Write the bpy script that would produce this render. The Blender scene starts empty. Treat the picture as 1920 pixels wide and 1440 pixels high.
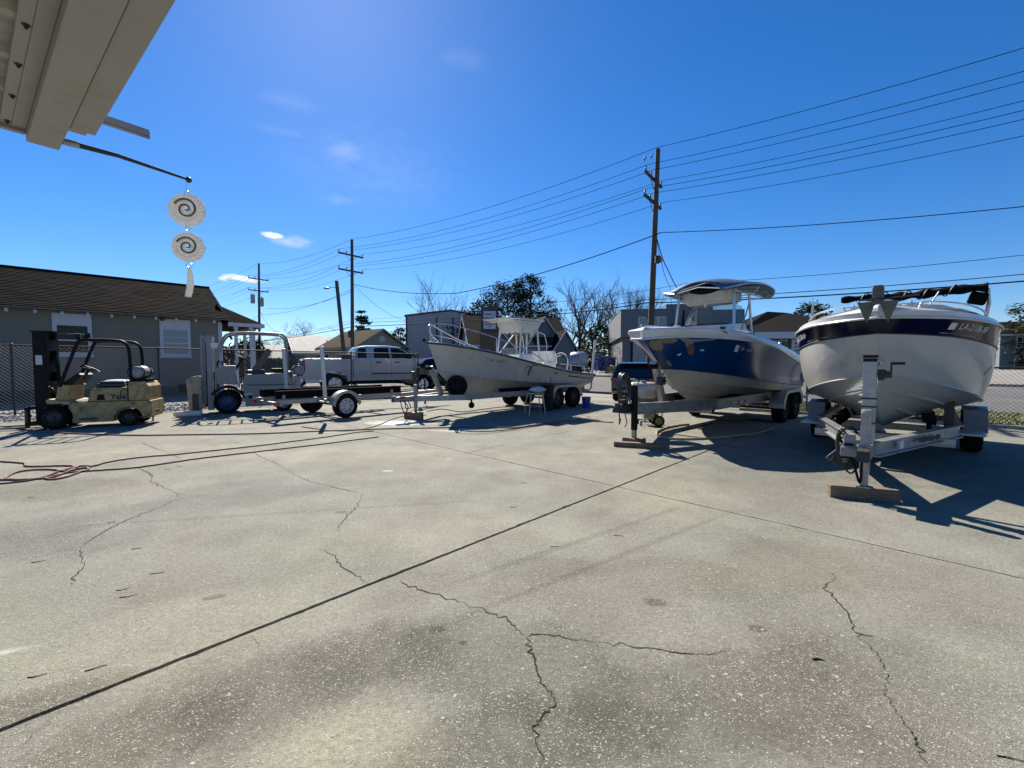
import bpy, bmesh, math, random
from mathutils import Vector, Matrix
import numpy as np
R = math.radians
SC = bpy.context.scene
COL = SC.collection
# ------------------------------------------------------------------ camera, sky, sun, exposure
FPX, EYE, PITCH = 800.0, 1.45, math.atan(38/800.0)      # focal length in pixels of a 1920 px wide frame
cam = bpy.data.cameras.new('camera'); cam.sensor_width = 36; cam.lens = FPX/1920*36; cam.clip_end = 3000; cam.clip_start = .05
co = bpy.data.objects.new('camera', cam); COL.objects.link(co)
co.location = (0, 0, EYE); co.rotation_euler = (math.pi/2-PITCH, 0, 0); SC.camera = co
SUN_AZ, SUN_EL = R(-22.5), R(41)                          # azimuth from +Y towards +X
sun = bpy.data.lights.new('sun', 'SUN'); sun.energy = 5.0; sun.angle = R(.53); sun.color = (1, .93, .81)
so = bpy.data.objects.new('sun', sun); COL.objects.link(so)
sdir = Vector((math.sin(SUN_AZ)*math.cos(SUN_EL), math.cos(SUN_AZ)*math.cos(SUN_EL), math.sin(SUN_EL)))
so.rotation_euler = (-sdir).to_track_quat('-Z', 'Y').to_euler(); so.location = sdir*60
SC.view_settings.view_transform = 'Standard'; SC.view_settings.look = 'None'
SC.view_settings.exposure = 1.0; SC.view_settings.gamma = 1; SC.view_settings.use_curve_mapping = False
SC.cycles.use_denoising = True
SC.cycles.max_bounces = 8; SC.cycles.transparent_max_bounces = 16
SC.cycles.caustics_reflective = False; SC.cycles.caustics_refractive = False

def P(px, py, Y):
    a, b = (px-960)/FPX, (720-py)/FPX
    d = Vector((a, math.cos(PITCH)+b*math.sin(PITCH), -math.sin(PITCH)+b*math.cos(PITCH)))
    return Vector((0, 0, EYE)) + d*(Y/d.y)
def G(px, py, z=0.0):
    a, b = (px-960)/FPX, (720-py)/FPX
    d = Vector((a, math.cos(PITCH)+b*math.sin(PITCH), -math.sin(PITCH)+b*math.cos(PITCH)))
    return Vector((0, 0, EYE)) + d*((z-EYE)/d.z)

W = bpy.data.worlds.new('World'); SC.world = W; W.use_nodes = True
def build_world():
    nt = W.node_tree; nt.nodes.clear(); N = nt.nodes.new; L = nt.links.new
    out = N('ShaderNodeOutputWorld'); bg = N('ShaderNodeBackground'); bg.inputs[1].default_value = .055
    sky = N('ShaderNodeTexSky'); sky.sky_type = 'NISHITA'; sky.sun_disc = False
    sky.sun_elevation = SUN_EL; sky.sun_rotation = SUN_AZ
    sky.altitude = 0; sky.air_density = 1.0; sky.dust_density = .13; sky.ozone_density = 6.0
    hs = N('ShaderNodeHueSaturation'); hs.inputs['Saturation'].default_value = 1.25; hs.inputs['Value'].default_value = 1.0
    L(sky.outputs[0], hs.inputs['Color'])
    wb = N('ShaderNodeMix'); wb.data_type = 'RGBA'; wb.blend_type = 'MULTIPLY'; wb.inputs[0].default_value = 1; wb.inputs[7].default_value = (1.0, 1.065, 1.22, 1); L(hs.outputs[0], wb.inputs[6])   # white balance of the camera
    tc = N('ShaderNodeTexCoord')
    def vm(op, a, b):
        n = N('ShaderNodeVectorMath'); n.operation = op
        for i, s in enumerate((a, b)):
            if isinstance(s, (tuple, Vector)): n.inputs[i].default_value = s
            else: L(s, n.inputs[i])
        return n.outputs['Value'] if op == 'DOT_PRODUCT' else n.outputs[0]
    def m(op, a, b=0.0, c=0.0, cl=False):
        n = N('ShaderNodeMath'); n.operation = op; n.use_clamp = cl
        for i, s in enumerate((a, b, c)):
            if isinstance(s, (int, float)): n.inputs[i].default_value = s
            else: L(s, n.inputs[i])
        return n.outputs[0]
    d = tc.outputs['Generated']
    nz = N('ShaderNodeTexNoise'); nz.inputs['Scale'].default_value = 26; nz.inputs['Detail'].default_value = 7; nz.inputs['Roughness'].default_value = .62
    mp = N('ShaderNodeMapping'); mp.inputs['Scale'].default_value = (1, 1, 2.6); L(d, mp.inputs[0]); L(mp.outputs[0], nz.inputs['Vector'])
    nz2 = N('ShaderNodeTexNoise'); nz2.inputs['Scale'].default_value = 70; nz2.inputs['Detail'].default_value = 4
    L(mp.outputs[0], nz2.inputs['Vector'])
    total = None
    for (px, py, w, h, s, hard) in ((512, 441, 20, 6, 1.2, 1.0), (548, 452, 42, 14, .4, .3), (446, 520, 24, 6, 1.0, .8), (474, 526, 26, 5, .8, .5), (418, 522, 9, 5, .8, .8), (648, 284, 40, 22, .15, .15), (640, 375, 42, 12, .09, .15),
                                    (870, 110, 50, 20, .06, .1), (545, 190, 60, 18, .07, .1), (520, 245, 50, 10, .08, .1), (700, 320, 190, 90, .07, .0)):
        c = (P(px, py, 100)-Vector((0, 0, EYE))).normalized(); r = c.cross(Vector((0, 0, 1))).normalized(); u = r.cross(c)
        a = m('MULTIPLY', vm('DOT_PRODUCT', d, r), FPX/w); b = m('MULTIPLY', vm('DOT_PRODUCT', d, u), FPX/h)
        front = m('GREATER_THAN', vm('DOT_PRODUCT', d, c), .5)
        q = m('SUBTRACT', 1.0, m('ADD', m('MULTIPLY', a, a), m('MULTIPLY', b, b)), cl=True)
        t = m('ADD', q, m('MULTIPLY', m('SUBTRACT', nz.outputs[0], .62 if hard < .5 else .52), 2.6 if hard >= .5 else 2.0))
        t = m('MULTIPLY', m('MULTIPLY', m('MULTIPLY', t, 1.0+hard, cl=True), q), s)
        t = m('MULTIPLY', t, front)
        total = t if total is None else m('ADD', total, t)
    total = m('MINIMUM', total, .95)
    mx = N('ShaderNodeMix'); mx.data_type = 'RGBA'; L(total, mx.inputs[0]); L(wb.outputs[2], mx.inputs[6]); mx.inputs[7].default_value = (9.2, 9.6, 10.0, 1)
    L(mx.outputs[2], bg.inputs[0]); L(bg.outputs[0], out.inputs[0])
build_world()

# ------------------------------------------------------------------ helpers
rnd = random.Random(7)
class MB:
    def __init__(s): s.v, s.f, s.m = [], [], []
    def add(s, vs, fs, m=0):
        o = len(s.v); s.v += [tuple(v) for v in vs]
        for f in fs: s.f.append(tuple(o+i for i in f)); s.m.append(m)
        return s
    def box(s, c, d, rz=0, ry=0, rx=0, m=0, top=1.0):
        x, y, z = (k/2 for k in d); M = Matrix.Rotation(rz, 3, 'Z') @ Matrix.Rotation(ry, 3, 'Y') @ Matrix.Rotation(rx, 3, 'X'); c = Vector(c)
        vs = [c+M@Vector(p) for p in ((-x,-y,-z),(x,-y,-z),(x,y,-z),(-x,y,-z),(-x*top,-y*top,z),(x*top,-y*top,z),(x*top,y*top,z),(-x*top,y*top,z))]
        return s.add(vs, ((3,2,1,0),(4,5,6,7),(0,1,5,4),(1,2,6,5),(2,3,7,6),(3,0,4,7)), m)
    def bb(s, a, b, m=0):
        return s.box([(a[i]+b[i])/2 for i in range(3)], [abs(b[i]-a[i]) for i in range(3)], m=m)
    def ring(s, c, t, r, n, up=None):
        t = Vector(t).normalized()
        if up is None: up = Vector((0,0,1)) if abs(t.z) < .9 else Vector((1,0,0))
        a = t.cross(up).normalized(); b = a.cross(t)
        return [Vector(c)+a*(r*math.cos(2*math.pi*i/n))+b*(r*math.sin(2*math.pi*i/n)) for i in range(n)]
    def loft(s, rings, closed=True, cap0=True, cap1=True, m=0):
        n = len(rings[0]); vs = [v for r in rings for v in r]; fs = []
        for k in range(len(rings)-1):
            for i in range(n if closed else n-1):
                j = (i+1) % n; fs.append((k*n+i, k*n+j, (k+1)*n+j, (k+1)*n+i))
        if closed and cap0: fs.append(tuple(reversed(range(n))))
        if closed and cap1: fs.append(tuple(range((len(rings)-1)*n, len(rings)*n)))
        return s.add(vs, fs, m)
    def cyl(s, a, b, r, r2=None, n=10, m=0, cap=True):
        a, b = Vector(a), Vector(b); r2 = r if r2 is None else r2
        return s.loft([s.ring(a, b-a, r, n), s.ring(b, b-a, r2, n)], True, cap, cap, m)
    def tube(s, pts, r, n=6, m=0, closed=False, r2=None):
        pts = [Vector(p) for p in pts]; k = len(pts); rings = []; up = None
        for i, p in enumerate(pts):
            if closed: t = pts[(i+1) % k]-pts[i-1]
            else: t = pts[min(i+1, k-1)]-pts[max(i-1, 0)]
            if t.length < 1e-9: t = Vector((0,0,1))
            t.normalize()
            if up is None: up = Vector((0,0,1)) if abs(t.z) < .9 else Vector((1,0,0))
            a = t.cross(up)
            if a.length < 1e-4: a = t.orthogonal()
            a.normalize(); up = a.cross(t)
            rr = r if r2 is None else r+(r2-r)*i/(k-1)
            rings.append([p+a*(rr*math.cos(2*math.pi*j/n))+up*(rr*math.sin(2*math.pi*j/n)) for j in range(n)])
        if closed: rings.append(rings[0]); return s.loft(rings, True, False, False, m)
        return s.loft(rings, True, True, True, m)
    def lathe(s, prof, c, ax=(0,0,1), n=20, m=0):
        c = Vector(c); t = Vector(ax).normalized(); up = Vector((0,0,1)) if abs(t.z) < .9 else Vector((1,0,0))
        a = t.cross(up).normalized(); b = a.cross(t)
        rings = [[c+t*z+a*(r*math.cos(2*math.pi*i/n))+b*(r*math.sin(2*math.pi*i/n)) for i in range(n)] for r, z in prof]
        return s.loft(rings, True, False, False, m)
    def sph(s, c, r, sc=(1,1,1), n=10, k=6, m=0):
        c = Vector(c); rings = []
        for j in range(k+1):
            th = -math.pi/2+math.pi*j/k; rr = max(math.cos(th), .01)
            rings.append([c+Vector((r*sc[0]*rr*math.cos(2*math.pi*i/n), r*sc[1]*rr*math.sin(2*math.pi*i/n), r*sc[2]*math.sin(th))) for i in range(n)])
        return s.loft(rings, True, True, True, m)
    def prism(s, poly, a, b, ax='y', m=0):
        n = len(poly)
        def q(p, t): return {'y': (p[0], t, p[1]), 'x': (t, p[0], p[1]), 'z': (p[0], p[1], t)}[ax]
        vs = [q(p, a) for p in poly]+[q(p, b) for p in poly]
        fs = [tuple(range(n)), tuple(reversed(range(n, 2*n)))]+[(i, n+i, n+(i+1) % n, (i+1) % n) for i in range(n)]
        return s.add(vs, fs, m)
    def quad(s, a, b, c, d, m=0): return s.add((a, b, c, d), ((0,1,2,3),), m)
    def plate(s, pts, off, m=0):                        # polygon (3-D, flat) given thickness along off
        n = len(pts); off = Vector(off); vs = [Vector(p) for p in pts]+[Vector(p)+off for p in pts]
        return s.add(vs, [tuple(range(n)), tuple(reversed(range(n, 2*n)))]+[(i, n+i, n+(i+1) % n, (i+1) % n) for i in range(n)], m)
    def build(s, name, mats, parent=None, smooth=None, bevel=0, loc=None, recalc=True):
        me = bpy.data.meshes.new(name); me.from_pydata(s.v, [], s.f)
        if not isinstance(mats, (list, tuple)): mats = [mats]
        for x in mats: me.materials.append(x)
        if len(mats) > 1: me.polygons.foreach_set('material_index', s.m)
        if recalc and len(s.f) < 60000:
            b = bmesh.new(); b.from_mesh(me); bmesh.ops.recalc_face_normals(b, faces=b.faces); b.to_mesh(me); b.free()
        me.update()
        if smooth:
            me.shade_smooth(); me.set_sharp_from_angle(angle=R(smooth))
        o = bpy.data.objects.new(name, me); COL.objects.link(o)
        if parent: o.parent = parent
        if loc: o.location = loc
        if bevel:
            b = o.modifiers.new('edge', 'BEVEL'); b.width = bevel; b.segments = 2; b.limit_method = 'ANGLE'; b.angle_limit = R(40); b.harden_normals = False
        return o
def tag(o, label=None, cat=None, group=None, kind=None):
    if label: o['label'] = label
    if cat: o['category'] = cat
    if group: o['group'] = group
    if kind: o['kind'] = kind
    return o
def T(name, label, cat, loc=(0,0,0), rz=0, group=None, kind=None, sc=1):
    o = bpy.data.objects.new(name, None); COL.objects.link(o); o.empty_display_size = .2
    o.location = loc; o.rotation_euler = (0,0,rz); o.scale = (sc,)*3
    return tag(o, label, cat, group, kind)
def dup(o, parent=None):
    c = o.copy(); COL.objects.link(c); c.parent = parent
    for ch in list(o.children): dup(ch, c)
    return c
def spline(pts, n):
    """Catmull-Rom through points, n samples per segment."""
    p = [Vector(q) for q in pts]; out = []
    p = [p[0]*2-p[1]]+p+[p[-1]*2-p[-2]]
    for i in range(1, len(p)-2):
        for k in range(n):
            t = k/n; a, b, c, d = p[i-1], p[i], p[i+1], p[i+2]
            out.append(.5*((2*b)+(c-a)*t+(2*a-5*b+4*c-d)*t*t+(3*b-a-3*c+d)*t**3))
    out.append(p[-2]); return out
def text_mesh(s, size, align='CENTER', shear=0.0, ext=.002, bold=.0):
    cu = bpy.data.curves.new('lettering', 'FONT'); cu.body = s; cu.size = size; cu.extrude = ext; cu.align_x = align; cu.align_y = 'CENTER'; cu.shear = shear; cu.resolution_u = 2; cu.offset = bold
    o = bpy.data.objects.new('lettering', cu); me = bpy.data.meshes.new_from_object(o); bpy.data.objects.remove(o); bpy.data.curves.remove(cu); return me
def text(s, parent, loc, rot, size, m, name='lettering', ext=.002, align='CENTER', sx=1.0, shear=0.0, bold=0.0):
    me = text_mesh(s, size, align, shear, ext, bold); me.materials.clear(); me.materials.append(m); o = bpy.data.objects.new(name, me); COL.objects.link(o)
    o.parent = parent; o.location = loc; o.rotation_euler = rot; o.scale = (sx, 1, 1); return o

def mat(name, c, rough=.6, metal=0.0, var=.12, sc=5, bump=0.0, bsc=60, dirt=None, coat=0.0, alpha=1.0, spec=.5, stretch=None):
    m = bpy.data.materials.new(name); m.use_nodes = True; nt = m.node_tree; N = nt.nodes.new; L = nt.links.new
    b = nt.nodes['Principled BSDF']; b.inputs['Roughness'].default_value = rough; b.inputs['Metallic'].default_value = metal
    b.inputs['Specular IOR Level'].default_value = spec
    if coat: b.inputs['Coat Weight'].default_value = coat; b.inputs['Coat Roughness'].default_value = .04
    if alpha < 1: b.inputs['Alpha'].default_value = alpha
    tc = N('ShaderNodeTexCoord'); vec = tc.outputs['Object']
    if stretch:
        mp = N('ShaderNodeMapping'); mp.inputs['Scale'].default_value = stretch; L(vec, mp.inputs[0]); vec = mp.outputs[0]
    nz = N('ShaderNodeTexNoise'); nz.inputs['Scale'].default_value = sc; nz.inputs['Detail'].default_value = 6; nz.inputs['Roughness'].default_value = .6; L(vec, nz.inputs['Vector'])
    cr = N('ShaderNodeValToRGB'); cr.color_ramp.elements[0].position = .3; cr.color_ramp.elements[1].position = .7
    cr.color_ramp.elements[0].color = (*[max(k*(1-var), 0) for k in c], 1); cr.color_ramp.elements[1].color = (*[min(k*(1+var), 1) for k in c], 1)
    L(nz.outputs[0], cr.inputs[0]); col = cr.outputs[0]
    rv = N('ShaderNodeMapRange'); rv.inputs['To Min'].default_value = max(rough-.08, .02); rv.inputs['To Max'].default_value = min(rough+.1, 1); L(nz.outputs[0], rv.inputs[0]); L(rv.outputs[0], b.inputs['Roughness'])
    if dirt:
        dc, amt, dsc = dirt
        n2 = N('ShaderNodeTexNoise'); n2.inputs['Scale'].default_value = dsc; n2.inputs['Detail'].default_value = 8; n2.inputs['Roughness'].default_value = .68; L(vec, n2.inputs['Vector'])
        r2 = N('ShaderNodeValToRGB'); r2.color_ramp.elements[0].position = .62-amt*.3; r2.color_ramp.elements[1].position = .78-amt*.2; L(n2.outputs[0], r2.inputs[0])
        mx = N('ShaderNodeMix'); mx.data_type = 'RGBA'; L(r2.outputs[0], mx.inputs[0]); L(col, mx.inputs[6]); mx.inputs[7].default_value = (*dc, 1); col = mx.outputs[2]
    L(col, b.inputs['Base Color'])
    if bump:
        nb = N('ShaderNodeTexNoise'); nb.inputs['Scale'].default_value = bsc; nb.inputs['Detail'].default_value = 4; L(vec, nb.inputs['Vector'])
        bp = N('ShaderNodeBump'); bp.inputs['Strength'].default_value = bump; bp.inputs['Distance'].default_value = .02; L(nb.outputs[0], bp.inputs['Height']); L(bp.outputs[0], b.inputs['Normal'])
    return m
def glass(name, c, alpha, rough=.03):
    m = mat(name, c, rough, 0, .03, 3, alpha=alpha); return m

RUST = (.13, .055, .025); GRIME = (.06, .055, .045)
m_cream = mat('cream_paint', (.37, .262, .108), .5, 0, .14, 4, .1, 30, ((.12, .065, .03), .46, 7))
m_black = mat('black_paint', (.008, .008, .008), .55, 0, .3, 6, 0, 1, ((.02, .016, .012), .3, 9), spec=.15)
m_rub = mat('tyre_rubber', (.009, .009, .009), .9, 0, .25, 12, .2, 40, ((.028, .025, .022), .25, 8), spec=.12)
m_white = mat('white_gelcoat', (.62, .62, .61), .22, 0, .04, 3, 0, 1, ((.52, .48, .36), .22, 2.2), coat=.3)
m_hullw = mat('weathered_hull', (.45, .44, .40), .5, 0, .05, 2, 0, 1, ((.32, .295, .225), .30, 2.6), stretch=(2.4, 2.4, .55))
m_lift = mat('light_grey_paint', (.235, .24, .245), .45, 0, .08, 5, .05, 30, ((.24, .21, .17), .34, 8))
m_alu = mat('aluminium', (.37, .38, .39), .42, .75, .12, 8, .05, 80, ((.25, .25, .24), .4, 10))
m_galv = mat('galvanised', (.34, .34, .335), .5, .6, .18, 14, .05, 50, ((.2, .19, .17), .36, 9))
m_steel = mat('stainless', (.56, .565, .57), .3, .65, .06, 8)
m_dsteel = mat('dark_steel', (.05, .05, .05), .55, .4, .25, 9, .1, 40, (RUST, .3, 11))
m_navy = mat('navy_gelcoat', (.004, .005, .026), .14, 0, .15, 3, spec=.35)
m_blue = mat('blue_gelcoat', (.001, .036, .150), .16, 0, .22, 1.2, 0, 1, ((.004, .045, .12), .4, .9), spec=.42)
m_pvc = mat('white_pvc', (.58, .58, .56), .35, 0, .05, 5, 0, 1, ((.5, .47, .4), .2, 7))
m_wood = mat('weathered_plank', (.20, .135, .085), .8, 0, .35, 5, .4, 40, (GRIME, .35, 6), stretch=(1, 9, 9))
m_pole = mat('pole_timber', (.078, .063, .049), .85, 0, .3, 4, .4, 30, ((.05, .04, .03), .4, 3), stretch=(7, 7, .6))
m_seat = mat('black_vinyl', (.03, .03, .032), .42, 0, .25, 8, .1, 50)
m_seatw = mat('white_vinyl', (.68, .67, .63), .4, 0, .06, 6, .05, 40, ((.4, .37, .3), .2, 8))
m_canvw = mat('white_canvas', (.50, .50, .485), .8, 0, .07, 6, .3, 18, ((.42, .4, .36), .3, 6))
m_canvn = mat('grey_navy_canvas', (.055, .065, .085), .75, 0, .15, 5, .25, 20, ((.1, .105, .11), .3, 4))
m_canvb = mat('black_canvas', (.007, .007, .008), .95, 0, .3, 8, .4, 25, spec=.1)
m_canvt = mat('teal_blue_canvas', (.02, .075, .15), .7, 0, .15, 5, .2, 20)
m_wall = mat('tan_grey_stucco', (.20, .178, .14), .85, 0, .07, 3, .15, 60, ((.15, .135, .11), .25, 1.5))
m_trim = mat('white_house_trim', (.50, .51, .53), .5, 0, .05, 6, .05, 30, ((.42, .41, .38), .2, 5))
m_shing = mat('dark_shingle', (.0095, .0078, .0072), .97, 0, .45, 5, .5, 60, ((.020, .017, .0145), .4, 14), spec=.03)
m_shingb = mat('brown_shingle', (.050, .038, .025), .97, 0, .3, 4, .4, 40, spec=.05)
m_shingk = mat('old_dark_shingle', (.0125, .0105, .009), .97, 0, .35, 3, .4, 30, spec=.05)
m_tin = mat('weathered_tin_roof', (.17, .17, .165), .7, 0, .25, 2, .1, 20, ((.07, .06, .05), .5, 2), stretch=(1, 6, 1))
m_metalw = mat('grey_steel_cladding', (.33, .325, .345), .55, .15, .08, 2, .05, 20, stretch=(3, 3, .4))
m_mason = mat('grey_painted_masonry', (.145, .15, .168), .8, 0, .08, 3, .1, 30)
m_masonb = mat('blue_grey_siding', (.14, .18, .22), .75, 0, .08, 3, .1, 20, stretch=(.3, .3, 9))
m_tan = mat('tan_siding', (.31, .275, .20), .8, 0, .08, 2, .1, 20, stretch=(.3, .3, 9))
m_glass = mat('dark_window_glass', (.008, .009, .010), .05, 0, .3, 2, spec=.2)
m_glassp = mat('pale_blind_glass', (.22, .24, .26), .12, 0, .12, 1, stretch=(1, 1, 14))
m_screen = glass('clear_windscreen', (.16, .20, .23), .55)
m_red = mat('red_lens', (.30, .012, .015), .18, 0, .2, 8)
m_redr = mat('red_reflector', (.36, .02, .02), .3, 0, .15, 20)
m_whiter = mat('white_reflector', (.7, .7, .7), .3, 0, .1, 20)
m_amb = mat('amber_lens', (.5, .17, .02), .25, 0, .2, 8)
m_truck = mat('silver_truck_paint', (.40, .415, .455), .22, .2, .04, 2, coat=.6)
m_suv = mat('black_car_paint', (.008, .009, .012), .12, .1, .1, 2, coat=.9)
m_plast = mat('black_plastic', (.012, .012, .0125), .55, 0, .2, 10, spec=.2)
m_rim = mat('white_steel_rim', (.60, .60, .58), .35, .1, .08, 10, 0, 1, ((.2, .13, .08), .2, 12))
m_rimb = mat('blue_steel_rim', (.014, .038, .12), .4, 0, .2, 10, 0, 1, ((.2, .2, .2), .3, 12))
m_chrome = mat('polished_alloy', (.6, .6, .62), .2, .9, .08, 10)
m_wire = mat('cable_black', (.010, .010, .011), .8, 0, .1, 3, spec=.1)
m_ins = mat('porcelain', (.10, .09, .09), .3, 0, .2, 10)
m_hoser = mat('faded_red_hose', (.22, .075, .06), .6, 0, .25, 6, 0, 1, ((.30, .24, .2), .35, 5))
m_hosed = mat('dark_cord', (.06, .035, .03), .6, 0, .25, 6)
m_hoseb = mat('beige_hose', (.36, .29, .20), .55, 0, .15, 5, 0, 1, ((.2, .16, .11), .35, 4))
m_hosek = mat('black_hose', (.02, .02, .022), .35, 0, .2, 6)
m_bark = mat('winter_bark', (.115, .095, .078), .9, 0, .3, 4, .3, 20)
m_twig = mat('winter_twigs', (.085, .064, .05), .9, 0, .3, 2)
m_leafd = mat('dark_evergreen_leaf', (.026, .038, .015), .95, 0, .5, 1.1, spec=.08)
m_leafo = mat('olive_evergreen_leaf', (.036, .040, .015), .95, 0, .5, 1.1, spec=.08)
m_dry = mat('dry_brush', (.20, .155, .085), .9, 0, .4, 3)
m_sof = mat('soffit_paint', (.31, .31, .305), .6, 0, .05, 2, .04, 20, ((.26, .235, .19), .22, 2.5))
m_gold = mat('yellowed_plastic', (.32, .30, .06), .5, 0, .15, 10)
m_bluep = mat('blue_plastic', (.012, .05, .30), .4, 0, .15, 6)
m_cloth = mat('pale_towel', (.52, .54, .58), .95, 0, .2, 12, .5, 40)
m_anchor = mat('galvanised_anchor', (.14, .13, .098), .6, .3, .2, 12, .1, 50, ((.14, .11, .07), .35, 14))
m_ink = mat('dark_lettering', (.02, .02, .024), .5, 0, .1, 5)
m_dec = mat('pale_lettering', (.66, .66, .68), .4, 0, .05, 5)
m_purple = mat('purple_sign_frame', (.035, .02, .085), .5, 0, .15, 5)
m_signw = mat('sign_face', (.50, .50, .56), .5, 0, .05, 5)
m_brick = mat('brown_brick_pier', (.12, .075, .05), .9, 0, .3, 12, .3, 30)
m_gel_repair = mat('bare_fairing_patch', (.20, .175, .135), .75, 0, .2, 6, .1, 30)
m_rustp = mat('red_brown_patch', (.15, .085, .055), .8, 0, .2, 6)
# ------------------------------------------------------------------ the lot: frame of the slab joints
U = Vector((.698, .716, 0)); NV = Vector((.716, -.698, 0))      # s runs away to the right, w runs to the right towards the camera
def SW(s, w, z=0.0): v = U*s+NV*w; return Vector((v.x, v.y, z))
HEAD = math.atan2(.716, .698)
def concrete_mat():
    m = bpy.data.materials.new('exposed_aggregate_concrete'); m.use_nodes = True; nt = m.node_tree; N = nt.nodes.new; L = nt.links.new
    b = nt.nodes['Principled BSDF']; b.inputs['Roughness'].default_value = .86; b.inputs['Specular IOR Level'].default_value = .2
    tc = N('ShaderNodeTexCoord'); v = tc.outputs['Object']
    def noise(sc, det=5, ro=.6, dist=0.0):
        n = N('ShaderNodeTexNoise'); n.inputs['Scale'].default_value = sc; n.inputs['Detail'].default_value = det; n.inputs['Roughness'].default_value = ro; n.inputs['Distortion'].default_value = dist; L(v, n.inputs['Vector']); return n
    def m_(op, a, b=0.0, cl=False):
        n = N('ShaderNodeMath'); n.operation = op; n.use_clamp = cl
        for i, s in enumerate((a, b)):
            if isinstance(s, (int, float)): n.inputs[i].default_value = s
            else: L(s, n.inputs[i])
        return n.outputs[0]
    def ramp(src, stops):
        r = N('ShaderNodeValToRGB'); e = r.color_ramp.elements
        while len(e) < len(stops): e.new(.5)
        for k, (p, c) in enumerate(stops): e[k].position = p; e[k].color = (*c, 1)
        L(src, r.inputs[0]); return r.outputs[0]
    def mix(f, a, b_, mode='MIX'):
        x = N('ShaderNodeMix'); x.data_type = 'RGBA'; x.blend_type = mode
        for i, s in ((0, f), (6, a), (7, b_)):
            if isinstance(s, (int, float)): x.inputs[i].default_value = s
            elif isinstance(s, tuple): x.inputs[i].default_value = (*s, 1)
            else: L(s, x.inputs[i])
        return x.outputs[2]
    mid = noise(1.6, 6, .62); fine = noise(38, 5, .7); grit = noise(190, 4, .75)
    paste = ramp(mid.outputs[0], [(.28, (.160, .154, .130)), (.5, (.212, .205, .174)), (.74, (.265, .257, .220))])
    paste = mix(.8, paste, ramp(fine.outputs[0], [(.3, (.62, .62, .60)), (.7, (1.35, 1.34, 1.31))]), 'MULTIPLY')
    tint = noise(.8, 3, .5); sep = N('ShaderNodeSeparateColor'); L(tint.outputs['Color'], sep.inputs[0])
    paste = mix(.4, paste, ramp(sep.outputs[0], [(.36, (1.06, .98, .95)), (.5, (1, 1, 1)), (.62, (.96, 1.0, .92))]), 'MULTIPLY')
    edge = m_('ADD', m_('MULTIPLY', noise(2.6, 6, .68, .4).outputs[0], 1.7), .30)
    def ell(px, py, rx, ry, rot):
        g = G(px, py); mp = N('ShaderNodeMapping'); mp.vector_type = 'TEXTURE'; mp.inputs['Location'].default_value = (g.x, g.y, 0); mp.inputs['Rotation'].default_value = (0, 0, rot); mp.inputs['Scale'].default_value = (rx, ry, 1)
        L(v, mp.inputs[0]); ln = N('ShaderNodeVectorMath'); ln.operation = 'LENGTH'; L(mp.outputs[0], ln.inputs[0]); return ln.outputs['Value']
    # worn and stained areas of the cement paste, some painting in far brightness and near falloff, each with a ragged outline of its own (the shell grit stays pale in them)
    for (px, py, rx, ry, rot, c, k) in ((520, 1290, .55, .30, .5, (.50, .49, .46), .62), (700, 1230, .42, .26, .3, (.55, .54, .52), .62), (960, 1240, .7, .40, -.3, (.56, .55, .53), .62), (60, 1320, .35, .12, .6, (.5, .46, .4), .6), (980, 1390, .6, .22, .2, (.58, .57, .55), .62), (1300, 1330, .9, .35, .3, (.62, .61, .60), .62),
            (1550, 1300, .8, .4, .2, (.66, .65, .62), .6), (250, 1380, .4, .2, .4, (.60, .59, .55), .6), (330, 950, 1.7, .42, .62, (.68, .70, .78), .62), (90, 1020, .9, .35, .3, (.66, .68, .76), .62), (60, 920, 1.0, .5, .3, (.60, .57, .52), .7), (470, 910, .7, .3, .4, (.76, .78, .86), .6),
            (1030, 1065, .55, .18, 0, (.62, .60, .57), .5), (1180, 1090, .8, .35, .2, (.80, .76, .73), .5), (1450, 1060, .9, .4, .6, (.74, .72, .66), .6), (1700, 1120, .8, .4, -.3, (.85, .80, .77), .5), (940, 1000, 1.0, .4, .3, (1.2, 1.19, 1.15), .6), (760, 1000, 1.0, .4, .3, (1.15, 1.14, 1.1), .6),
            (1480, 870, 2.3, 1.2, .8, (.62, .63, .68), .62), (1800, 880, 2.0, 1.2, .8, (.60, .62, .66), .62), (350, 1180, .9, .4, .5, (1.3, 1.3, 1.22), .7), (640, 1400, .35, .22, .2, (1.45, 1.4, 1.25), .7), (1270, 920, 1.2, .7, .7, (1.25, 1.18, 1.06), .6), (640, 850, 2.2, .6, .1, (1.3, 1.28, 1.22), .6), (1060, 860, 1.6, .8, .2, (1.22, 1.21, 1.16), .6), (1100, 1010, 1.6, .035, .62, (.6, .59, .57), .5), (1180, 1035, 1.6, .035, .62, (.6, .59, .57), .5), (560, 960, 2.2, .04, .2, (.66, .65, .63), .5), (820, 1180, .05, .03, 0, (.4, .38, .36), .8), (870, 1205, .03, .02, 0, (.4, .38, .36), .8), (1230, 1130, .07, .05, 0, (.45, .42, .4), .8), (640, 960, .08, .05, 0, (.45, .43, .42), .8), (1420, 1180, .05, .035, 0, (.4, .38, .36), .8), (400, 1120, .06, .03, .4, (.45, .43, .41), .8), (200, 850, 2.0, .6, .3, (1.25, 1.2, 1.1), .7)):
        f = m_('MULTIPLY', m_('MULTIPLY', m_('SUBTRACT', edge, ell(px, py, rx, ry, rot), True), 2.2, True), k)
        paste = mix(f, paste, mix(1.0, paste, c, 'MULTIPLY'))
    wv = noise(90, 3); dv = N('ShaderNodeMix'); dv.data_type = 'VECTOR'; dv.inputs[0].default_value = .014
    L(v, dv.inputs[4]); L(wv.outputs['Color'], dv.inputs[5])
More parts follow.
